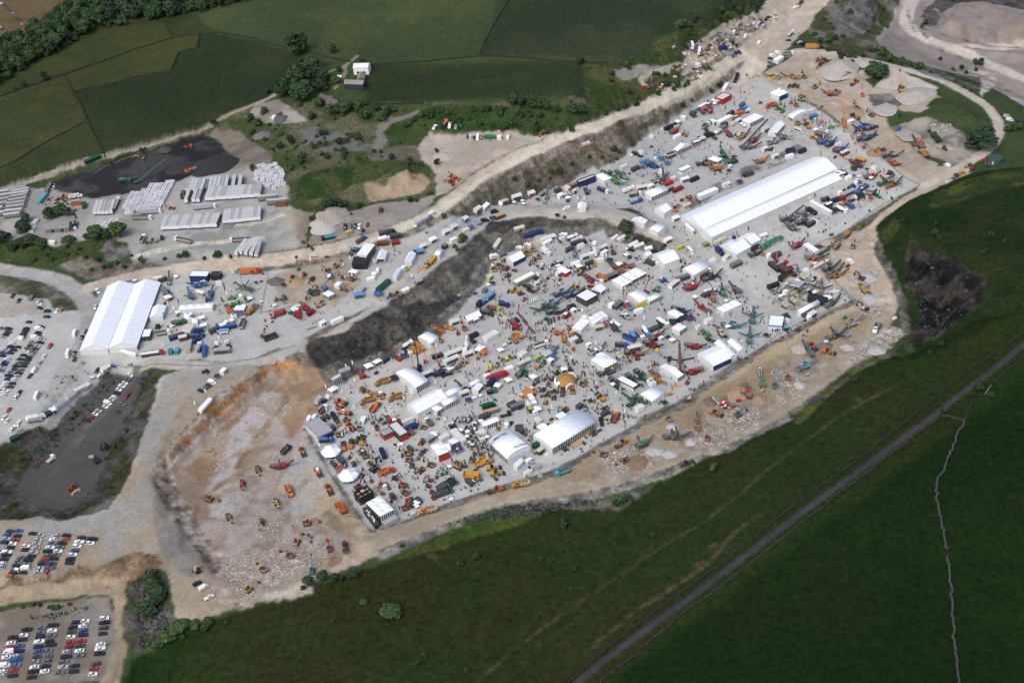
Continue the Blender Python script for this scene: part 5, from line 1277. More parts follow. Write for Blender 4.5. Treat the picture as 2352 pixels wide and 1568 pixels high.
def cars(tile,dx,dy,where,spec,order='from top'):
 _TX[:]=[588*int(tile[0]),392*int(tile[1])]
 it=spec.split()
 for i,s in enumerate(it):
  cv,_,xy=s.partition('@');col,wd=CC[cv[0]];v=CV[cv[1]]
  p=F_(xy);w=GH(*p,.7);q=GH(p[0]+dx*3,p[1]+dy*3,.7)
  hd=atan2(q[1]-w[1],q[0]-w[0])+RG(0,.035)
  if RR()<.35:hd+=pi
  if v=='van':o=get(('van',col,5.3),lambda:b_van(col,5.3,2.2))
  elif v=='minibus':o=get(('mbus',col),lambda:b_van(col,7.2,2.75,'minibus'))
  else:o=get(('car',col,v),lambda:b_car(col,v))
  put(o,w,hd)
  typ=dict(hatch='hatchback',saloon='saloon',suv='SUV',estate='estate',pickup='pickup',van='van',minibus='minibus')[v]
  lab=f'{wd} {typ}, {ORD[i]} {order}, {where}' if len(it)>1 else f'{wd} {typ} {where}'
  tag(o,lab,'van' if v in('van','minibus')else 'car','parked cars')
LOT='bottom left car park'
cars('03',1,-.1,'rightmost column, '+LOT,'wu@958,972 kp@957,1012 du@947,1062 kh@942,1112 wa@924,1210 wp@920,1250 kp@910,1296 dh@880,1388 rh@860,1433 wh@852,1483')
cars('03',1,-.1,'second column from right, '+LOT,'wh@782,995 wh@760,1041 bh@762,1083 ku@762,1125 ra@745,1180 de@735,1224 wa@730,1268 gp@727,1314 kh@685,1408 ku@675,1460')
cars('03',1,-.1,'third column from right, '+LOT,'na@698,1008 na@667,1055 dh@655,1098 wh@651,1142 rh@647,1189 Rh@632,1232 sh@608,1277 kp@606,1325 ge@585,1370 sp@577,1420 ga@545,1470')
cars('03',1,-.1,'middle column, '+LOT,'kp@488,1035 wa@480,1083 ga@470,1131 kh@453,1179 kp@466,1215 gh@443,1268 ga@433,1317 ge@425,1361 na@420,1410 wa@410,1457')
cars('03',1,-.1,'column left of middle, '+LOT,'ga@380,1060 gh@374,1100 ku@370,1140 wp@360,1185 ka@350,1231 ba@352,1273 da@343,1321 Gh@323,1366 wa@316,1417 kp@300,1461 ka@290,1512')
cars('03',1,-.1,'second column from left, '+LOT,'kp@243,1077 wh@217,1127 ku@203,1169 bh@181,1226 na@177,1272 sh@150,1316 bv@149,1353 ga@147,1402 ra@116,1448 ka@118,1497')
cars('03',1,-.1,'leftmost column, '+LOT,'kp@117,1149 wa@100,1197 ra@87,1240 wv@80,1279 wa@58,1326 wv@45,1405 wh@25,1458 sh@20,1500')
LOT='car park below grey pit'
cars('03',1,.04,'rightmost column, '+LOT,'kp@848,243 wh@828,280')
cars('03',1,.04,'second column from right, '+LOT,'ka@747,231 wp@728,270 wu@707,310 bh@682,351 we@666,386 ku@645,428 ka@635,462')
cars('03',1,.04,'third column from right, '+LOT,'ka@609,209 oa@600,245 ka@570,282 ga@550,319 wa@532,353 ge@513,387 ku@491,425 da@472,467 bp@453,502 ra@443,539')
cars('03',1,.04,'fourth column from right, '+LOT,'sh@508,215 wh@487,247 ga@478,281 wa@460,320 kp@441,357 gh@420,396 ra@400,435 ka@385,470 sh@371,508 sa@358,547')
cars('03',1,.04,'fourth column from left, '+LOT,'sh@375,207 sh@352,252 sa@336,285 sa@328,325 sp@307,364 ka@287,402 ku@261,438 ge@239,474 wv@229,509 ka@203,548 wu@190,584')
cars('03',1,.04,'third column from left, '+LOT,'ka@300,194 wh@239,306 ka@229,343 ga@187,414 gh@172,447 ka@150,487 ga@132,521 ka@115,556 oh@96,597')
cars('03',1,.04,'second column from left, '+LOT,'bh@172,169 ka@158,214 rh@141,252 wh@118,285 kh@97,321 wa@70,359 kp@56,392 ka@37,429 wh@18,467 sh@10,497')
cars('03',1,.04,'leftmost column, '+LOT,'dh@92,171 bh@63,204 sa@57,238 ku@37,275 wh@5,352')
cars('03',1,-.55,'on the pale track above the boulder bank','ku@1810,652 wv@1870,690 wp@1920,778')
LOT='car park left of marquee'
cars('01',1,.1,'upper part of right column, '+LOT,'de@379,1432 wv@358,1452 ka@350,1486 da@347,1512 wv@322,1532 sh@387,1541')
cars('01',1,.1,'upper part of middle column, '+LOT,'ka@240,1447 na@231,1470 ka@214,1497 gh@205,1521 wv@180,1543')
cars('01',1,.1,'upper part of left column, '+LOT,'ga@15,1447 ku@80,1452 da@72,1480 ka@48,1504 sa@20,1528')
cars('02',1,.1,'lower part of right column, '+LOT,'ka@370,8 sa@340,40 da@323,67 ga@303,95 sh@285,121 kh@264,147 ka@251,167 da@234,194 ku@214,226 gh@190,260 ka@173,289 sh@158,314 wh@128,345 nh@113,383 da@90,415 wh@50,447 wh@33,484')
cars('02',1,.1,'lower part of middle column, '+LOT,'Gh@295,5 Ra@281,36 ge@257,63 wh@234,95 ka@218,126 ka@187,162 gh@170,194 ka@146,224 dh@134,253 Gu@107,280 kp@83,312 nh@68,343 wh@50,380 wh@23,412 wh@4,452')
cars('02',1,.1,'lower part of left column, '+LOT,'wh@110,15 ka@160,50 nh@92,45 ka@122,77 sh@62,72 nh@94,105 wh@66,158 ba@22,101 kh@23,130 bh@48,188 nh@35,210 sh@20,240 gh@8,268')
cars('01',1,.1,'on the gravel below the scrubby left bank','kh@263,1388 ka@427,1340 ku@433,1288','from bottom')
cars('01',.6,-.8,'beside the grassy mound at the left edge','wh@523,1285 yh@563,1277 gv@290,1165 kh@118,1147 nh@172,1190')
cars('01',1,.4,'beside the row of grey blocks at the left edge','kh@365,1258 wh@355,1220 sh@362,1190','from bottom')
cars('01',.6,.8,'on the road bend beside the double-roofed marquee','wp@895,1103')
cars('01',.3,-1,'on the road along the double-roofed marquee','wh@873,1250')
cars('01',.4,-1,'standing on the gravel left of the double-roofed marquee','wm@690,1495 kh@790,1475 kh@748,1525')
cars('02',.35,-1,'beside the entrance corner of the double-roofed marquee','wm@623,117 kh@683,105 ka@682,160')
cars('02',.6,-.8,'on the aisle right of the left car park','ru@458,43 wh@407,133 sa@364,194 wv@318,262 ka@276,315')
cars('02',.5,-.85,'near the queue of people above the dark pit','ke@180,465 wu@148,508 wm@340,498 ke@893,263','from left')
cars('02',.55,-.85,'at the left edge above the dark pit','ra@80,628 wa@38,695 wh@68,720 wa@167,745 wh@117,800')
cars('02',1,.35,'in the slanting row inside the grey pit','wh@1195,308 gp@1174,341 wh@1147,380 wp@1120,408 wh@1090,440 ka@1075,470 wh@1047,508 ch@1020,533 wv@992,566 wh@966,597 sp@906,635 wh@874,664 rh@834,694 kh@806,726')
cars('02',1,.35,'at the right rim of the grey pit','ka@1322,333 nv@1292,371 ga@1122,570 da@1075,640')
cars('02',.6,-.8,'driving out of the grey pit','Rp@1170,498')
cars('02',1,.45,'in the group of four by the orange cliff top','ka@1842,449 gh@1888,423 da@1915,402 wv@1950,376','from left')
cars('00',1,.75,'in the thin row across the hayfield','wa@5,28 da@38,46 da@65,70 da@95,100 sh@115,118 dh@147,163 dh@178,182 sh@202,222')
cars('00',1,.7,'in the packed hayfield row beside the wood','wh@3,255 dh@20,270 gh@45,292 ra@60,310 dh@80,325 kh@100,338')
cars('00',1,.7,'in the short hayfield row nearest the wood','dh@118,285 dh@135,300 wh@135,322 sh@155,310')
cars('00',1,.7,'in the hayfield corner by the wood','bh@5,348 wh@18,358 gh@38,370 wv@60,372 wh@5,392')
cars('10',-.3,1,'in the row along the green bank of the pale pad','wp@1640,1165 kp@1712,1190 wv@1785,1210 sp@1842,1215 wh@1973,1255 kh@2005,1265 wv@2038,1262 kh@2070,1265 wv@2318,1262','from left')
cars('11',-.1,1,'in the row by the pale heaps above the show road','kv@820,520 gv@862,512 kp@908,510 wp@947,510 kh@1023,495','from left')
cars('11',1,-.5,'on the pale road above the stands','wv@1622,392')
cars('20',-.3,1,'at the storage yard beside the upper road','wm@1652,520 kv@1685,514 wm@1715,508','from left')
cars('20',1,.8,'in the pair by the storage yard loop','sv@1580,568 kv@1605,558','from left')
cars('20',1,-.1,'parked alone below the storage yard','wp@1575,605')
cars('20',1,.3,'on the storage yard track','bh@1675,668 wv@1710,655','from left')
cars('20',1,.45,'in the upper storage yard','sv@1985,418 sv@1995,322 wv@2035,320 wv@2140,330 kh@2220,300','from left')
cars('20',1,.5,'in the tight row at the top of the yard','sv@2230,255 sv@2260,245 kv@2285,238 wv@2305,228 kv@2340,205','from left')
cars('20',1,.4,'in the cluster beside the wide pale road','kh@2060,445 sp@2040,470 kp@2080,490 kh@2025,455')
cars('20',.7,-.7,'alone on the wide pale road','wv@2275,392')
cars('30',.9,-.3,'at the top of the wide pale road','wv@255,70 ov@275,55 kh@300,30 kh@310,12','from left')
cars('30',1,.2,'at the road edge in the top yard','wh@70,160 wh@62,178 kh@65,145 wh@15,198 kh@8,165')
cars('30',1,.1,'near the white pagoda by the top bend','sv@272,310 kh@186,370','from right')
cars('30',.9,-.5,'in the dark group below the top bend','kh@248,402 wh@292,388 kh@300,395 kv@322,405 kh@355,412','from left')
cars('30',1,.15,'on the road below the green bank','kp@560,458 kv@628,462 kh@747,522','from left')
cars('30',.8,.7,'on the bend road below the green bank','Rv@690,487')
cars('30',1,.1,'in the white group at the top of the show','wv@95,488 wv@40,515 kh@20,538 gh@18,575 bh@15,605','from top')
cars('30',1,.15,'at the right edge beside the looping road','sv@2195,1073 wv@2220,1102 kv@2300,1122 wp@2215,1155')
cars('30',.9,.6,'near the green round tank','wv@1645,1520')
cars('31',1,-.35,'on the sandy junction below the hill','wh@1665,92')
cars('31',1,.45,'among the demo ground heaps','wv@757,838')
cars('21',1,.1,'behind the curved stand','wv@470,590 wv@145,682 wv@70,710','from right')
cars('21',1,.2,'beside the fence cabins by the big bush','kp@1092,728 ku@1305,735','from left')
cars('21',1,.8,'parked between the striped machines','ku@45,1372')
cars('21',.9,-.3,'on the terrace above the dark cliff','wv@500,350')
cars('22',.8,-.5,'beside the largest curved marquee','wv@165,1093')
# ---------------- haulage yard ----------------
def trailer_row(tile,n,rear0,rear1,front0,front1,where,mats='tt2',skip=()):
 _TX[:]=[588*int(tile[0]),392*int(tile[1])]
 for i in range(n):
  if i in skip:continue
  t=i/max(n-1,1)
  m='trail2' if RR()<.28 else 'trail'
  rx,ry=rear0[0]+(rear1[0]-rear0[0])*t,rear0[1]+(rear1[1]-rear0[1])*t
  fx,fy=front0[0]+(front1[0]-front0[0])*t,front0[1]+(front1[1]-front0[1])*t
  a=GH(_TX[0]+rx/4,_TX[1]+ry/4,4.);b=GH(_TX[0]+fx/4,_TX[1]+fy/4,4.)
  d=(b-a)[:2];d=d/NH(*d);c=(a+b)[:2]/2+d*RU(-.25,.25)
  o=get(('trl',m),lambda:b_trailer(m));put(o,c,atan2(d[1],d[0]),1.)
  tag(o,f'{cn(m)} roofed trailer, {ORD[i]} from left, {where}','trailer','box trailers in the haulage yard')
trailer_row('01',5,(1711,162),(1848,160),(1744,70),(1880,62),'back row left of the tanker')
trailer_row('01',5,(1925,142),(2072,135),(1947,48),(2092,38),'back row right of the tanker')
trailer_row('01',2,(2140,128),(2198,125),(2156,30),(2216,27),'pair at the right end of the back row')
trailer_row('01',1,(1706,258),(1706,258),(1738,168),(1738,168),'short row beside the green tipper')
trailer_row('01',2,(1776,252),(1815,252),(1806,165),(1848,165),'pair between the back rows')
trailer_row('01',16,(1897,238),(2375,205),(1930,152),(2395,118),'second row of the haulage yard')
trailer_row('01',15,(1491,506),(1971,482),(1533,411),(2014,383),'long middle row of the haulage yard')
trailer_row('01',10,(2057,449),(2372,418),(2078,352),(2388,322),'row right of the long middle row')
trailer_row('01',5,(2203,738),(2353,733),(2236,655),(2380,648),'front row beside the haul road')
trailer_row('01',5,(866,366),(1012,362),(898,268),(1046,260),'row left of the large bag stack')
def side_trailers(tile,lst,where):
 _TX[:]=[588*int(tile[0]),392*int(tile[1])]
 for i,(x0,y0,x1,y1,m)in enumerate(lst):
  a=GH(_TX[0]+x0/4,_TX[1]+y0/4,3.4);b=GH(_TX[0]+x1/4,_TX[1]+y1/4,3.4);d=(b-a)[:2]
  o=get(('trl',m),lambda:b_trailer(m));put(o,(a+b)[:2]/2,atan2(d[1],d[0]),(float(NH(*d))/13.6,1,.85))
  tag(o,f'{cn(m)} weathered trailer, {ORD[i]} from bottom {where}','trailer','old trailers at the left edge')
side_trailers('01',[(30,398,180,378,'trail'),(42,360,200,345,'trail'),(48,325,218,303,'trail2'),(55,295,225,272,'trail2'),(72,265,236,238,'trail2'),(85,232,245,205,'trail2'),(95,205,258,180,'trail'),(105,180,262,155,'trail'),(100,158,240,138,'trail2')],'of the right stack at the left edge')
side_trailers('01',[(-90,385,38,368,'trail'),(-90,340,20,325,'trail'),(-80,300,60,280,'trail2'),(-70,260,80,240,'trail2'),(-60,225,92,203,'trail'),(-60,190,75,172,'trail')],'of the cut-off stack at the left edge')
load('''
#01
arttank:white:silver 1895,175 1912,75|between the back row trailers
tip:dgreen:dgray 1672,260 1692,185|@left end &short yard row
arttank:white:offwhite 1058,335 1085,275|@end &five trailers
art:white:silver 1290,385 1475,372|in front &large ;bag stack
arttip:white:lgray 1228,432 1385,432|driving <large ;bag stack
art:white:silver 1785,345 1980,325|between the trailer rows
tip:white:lgray 1300,655 1328,600|~quarry loader ?yard
arttip:white:lgray 1758,655 1608,622|$yard <long trailer row
arttip:white:lgray 2288,632 2125,640|>front trailer row
ld:khaki:.2 1430,640 1365,650|parked $grey yard
van:black:5.0 1487,632 1488,595|parked ~quarry loader
ld:amber:.2 595,238 560,245|@edge &black fines
ad:white:0:offwhite 635,240 752,225|loading @edge &black fines
th:orange 1575,340 1550,338|$yard <large bag stack
cont:cyan:12.2 362,285 412,228|~yard track
cont:gray:12.2 425,195 462,125|>turquoise container
cont:orange:7:rust 672,302 735,296|among the scrap ^bungalow
cont:dgreen:6 770,335 775,295|right &rusty container
cont:white:12.2 358,655 495,660|!trees $yard track
cr:green 1110,95 1230,72|$black fines
cr:orange 1770,-5 1690,10|@tip &black fines heap
#00
ex:yellow:2 1295,1445 1225,1450|working along the hedge >black fines
ld:dorange:.3 1750,1338 1690,1350|$black fines
cont:dgreen:12.2 835,1530 895,1508|~field track
#01
stk:green:26 1290,70 1480,-10|$black fines
#11
trl:trail 30,250 185,235|parked <bag dump
trl:trail 110,285 270,270|lowest ~bag dump
cont:rust:8:brown 170,310 290,305|!trailers <bag dump
ex:dorange:1 1145,360 1132,400|digging $pale bench >[road
th:dorange 1790,90 1735,100|parked ^[road, nearest the road
th:red:30 1800,110 1770,70|parked ^[road !other two
th:ochre:15 1845,65 1780,40|parked ^[road with its boom forward
th:orange:10 1800,50 1770,15|@far end &machines ^[road
tank:black:cyan 700,605 620,622|with pipes ^pale heaps
cont:tan:4 830,570 875,555|<row of parked cars
#10
doz:ochre 235,1035 200,1040|$`tip <farm trees
van:white:5 165,1082 175,1070|~`dark heap <farm
mix:orange:dorange:6 1742,1205 1752,1185|?row along the green bank
trac:green 1885,1215 1890,1195|?row along the green bank
lift:blue:80:9 1945,1250 1950,1235|?row along the green bank
cont:green:8 2115,1255 2180,1255|?row along the green bank
cab:white:3 2235,1265 2236,1255|@right end &green bank row
#20
ex:orange:4 285,1215 272,1255|cutting into the green bank ^[road
#10
pal:gray 2150,1290|in front &green container
pal:lgray 2190,1292|~pallets &green bank row
''')
def bags(tile,poly,dx,dy,ox,oy,where,nmax,jit=.1):
 _TX[:]=[588*int(tile[0]),392*int(tile[1])]
 w=[G(_TX[0]+x/4,_TX[1]+y/4)[:2]for x,y in poly]
 u=w[1]-w[0];u=u/NH(*u);p=NA([-u[1],u[0]])
 pts=[]
 P=NA(w);rel=P-w[0];us,ps=rel@u,rel@p
 for a in np.arange(us.min(),us.max(),dx):
  for b in np.arange(ps.min(),ps.max(),dy):
   q=w[0]+u*a+p*b
   if pip(NA([q[0]]),NA([q[1]]),w)[0]:pts.append(q)
 if 'bag' not in PROTO:
  PROTO['bag']=[]
  for c in((.50,.50,.52),(.43,.43,.45),(.55,.55,.55)):
   b=MB()
   for i in(-1,1):
    for j in(-1,1):
     for z in(0,1):b.box(i*.85-.8,i*.85+.8,j*.82-.77,j*.82+.77,z*.95,z*.95+.93,0,.14,.14)
   PROTO['bag'].append(b.mesh('bulk_bag',mat(c,.6,vary=.12)))
 for q in pts[:nmax]:
  o=ON('bulk_bag_stack',RC(PROTO['bag']));OL(o)
  put(o,q+RNG.normal(size=2)*jit,atan2(u[1],u[0])+RG(0,.03+jit*.5),(1,1,RU(.85,1.1)),tilt=False)
  tag(o,'block of eight white bulk bags '+where,'bag','bulk bags '+where)
 return len(pts)
NB=bags('01',[(1135,392),(1300,385),(1480,352),(1520,305),(1600,170),(1610,105),(1380,128),(1330,175),(1165,235)],3.6,3.4,0,0,'in the large block on the yard',150)
NB2=bags('01',[(840,585),(1000,590),(1100,540),(1115,458),(890,475)],3.6,3.4,0,0,'in the small block behind the bushes',70)
NB3=bags('10',[(10,1590),(40,1720),(180,1740),(270,1700),(270,1590),(200,1520),(60,1515),(0,1530)],3.4,3.2,0,0,'in the loose heap beside the grey heap',110,.7)
NB4=bags('01',[(280,558),(320,560),(358,440),(330,436)],3.,3.,0,0,'in the strip beside the yard bungalow',24)
_TX[:]=[0,0]
house((103,527),(158,524),(110,512),3,2.6,mat('roofgrey',.9,vary=.2),CORR,'grey roofed bungalow among the trees of the haulage yard','bungalow')
T1=lambda x,y:(588+x/4,y/4)
house(T1(890,628),T1(1030,628),T1(905,576),5.5,2.,mat('white',.6),mat((.62,.62,.62),.5,vary=.12),'large farm barn with a pale white roof','barn')
house(T1(808,770),T1(985,792),T1(835,728),4.5,2.2,mat('dark',.8,vary=.2),CORR,'long grey roofed farm building, lowest of the standing farm buildings','barn')
house(T1(930,740),T1(932,668),T1(998,742),4.,2.,mat('roofgrey',.9,vary=.2),CORR,'grey roofed wing standing between the white barn and the long barn','barn')
house(T1(745,712),T1(785,716),T1(752,690),3,1.2,mat('lgray',.7),mat((.5,.52,.55),.5),'small shed with a pale metal roof below the farm trees','shed',doors=1)
_r=house(T1(570,890),T1(735,985),T1(610,850),3.2,2.4,mat('roofgrey',.9,vary=.3),mat((.10,.095,.09),.9,vary=.4),'half ruined barn with a collapsed roof and a rusty sheet','barn')
MB().box(-2.5,1.5,-.9,3.2,4.9,5.).build('rusty_sheet',mat('rust',.8,vary=.3),_r)
_TX[:]=[0,392]
for i in range(46):
 x,y=RC(((RG(430,45),RG(285,35)),(RG(590,45),RG(300,22)),(RG(490,10),RG(160,30)),(RG(690,25),RG(520,25))))
 c=RC(('white','sky','rust','gray','dred','lgray','wood','dgreen'))
 o=get(('pal',c,1.6),lambda:b_pallet(c));put(o,G(_TX[0]+x/4,_TX[1]+y/4),RR()*6,RU(.6,1.2));tag(o,f'{cn(c)} load of stores scattered by the haulage yard bungalow','pallet',f'{cn(c)} stores by the bungalow')
def tyre_heap(x,y,n,where):
 if 'tyre' not in PROTO:PROTO['tyre']=MB().cyl((0,0,0),(0,0,.5),.75,12).cyl((0,0,.505),(0,0,.51),.38,8,1).mesh('old_tyre',[TYRE,mat('gray')])
 for i in range(n):
  o=ON('old_tyre',PROTO['tyre']);OL(o);p=G(x+RG(0,3.2),y+RG(0,5));put(o,p,0);tag(o,'old machine tyre lying '+where,'tyre','tyres '+where)
tyre_heap(175,515,22,'beside the yard bungalow');tyre_heap(172,492,8,'behind the yard bungalow')
# ---------------- marquees ----------------
def TT(ij,*pts):
 return[(588*int(ij[0])+x/4,392*int(ij[1])+y/4)for x,y in pts]
def tt(ij,st,he,rise,walls,roof,p,label,**k):
 P=TT(ij,*p);return tent(st,he,rise,walls,roof,P[0],P[1],P[2],label,**k)
def tents(txt):
 for ln in txt.strip().splitlines():
  q=ln.split('|');t=q[0].split();k={}
  for e in(q[2].split()if len(q)>2 else()):
   a,_,v=e.partition('=');k[dict(c='cat',n='name',b='bays',e='endm')[a]]=tuple(map(int,v.split('x')))if a=='b' else v
  tt(t[0],t[1],float(t[2]),float(t[3]),t[4],t[5],[tuple(map(float,e.split(',')))for e in t[6:9]],UM(q[1]),**k)
r=tent('k',3.,4.,'ppnp','@tent',(1562.4,497.7),(1868,352),(1611.2,535.6),'long white exhibition hall with a many-ribbed roof, largest on the site',cat='marquee')
L,W_,he=r['dim']
c2,a2,L2,W2,z2,lo2=frame3((1609.9,534.6),(1908,389),(1631.1,551.2),3.)
_h=empty('marquee');_h.location=(c2[0],c2[1],z2);_h.rotation_euler=(0,0,a2)
ridge_roof(_h,'k',L2,W2,3.,2.6,TENT);side_walls(_h,L2,W2,2.95,lo2,'pppp')
tag(_h,'narrow white aisle marquee joined along the right flank of the long hall','marquee')
r=tent('g',3.,3.4,'ppnp','@tent',(182.5,806.1),(246,654),(248.1,801.4),'left half of the double-roofed white marquee beside the car park',cat='marquee')
r=tent('g',3.,3.4,'nppp','@tent',(248.4,801.4),(306.3,650.7),(314.3,797.9),'right half of the double-roofed white marquee beside the show stands',cat='marquee')
def sign(r,L,H,x,y,z,rot,c,w=None):
 o=MB().box(-L/2,L/2,-.04,.04,-H/2,H/2).build('sign',mat(c,.5),r);o.location=(x,y,z);o.rotation_euler=(0,0,rot);return o
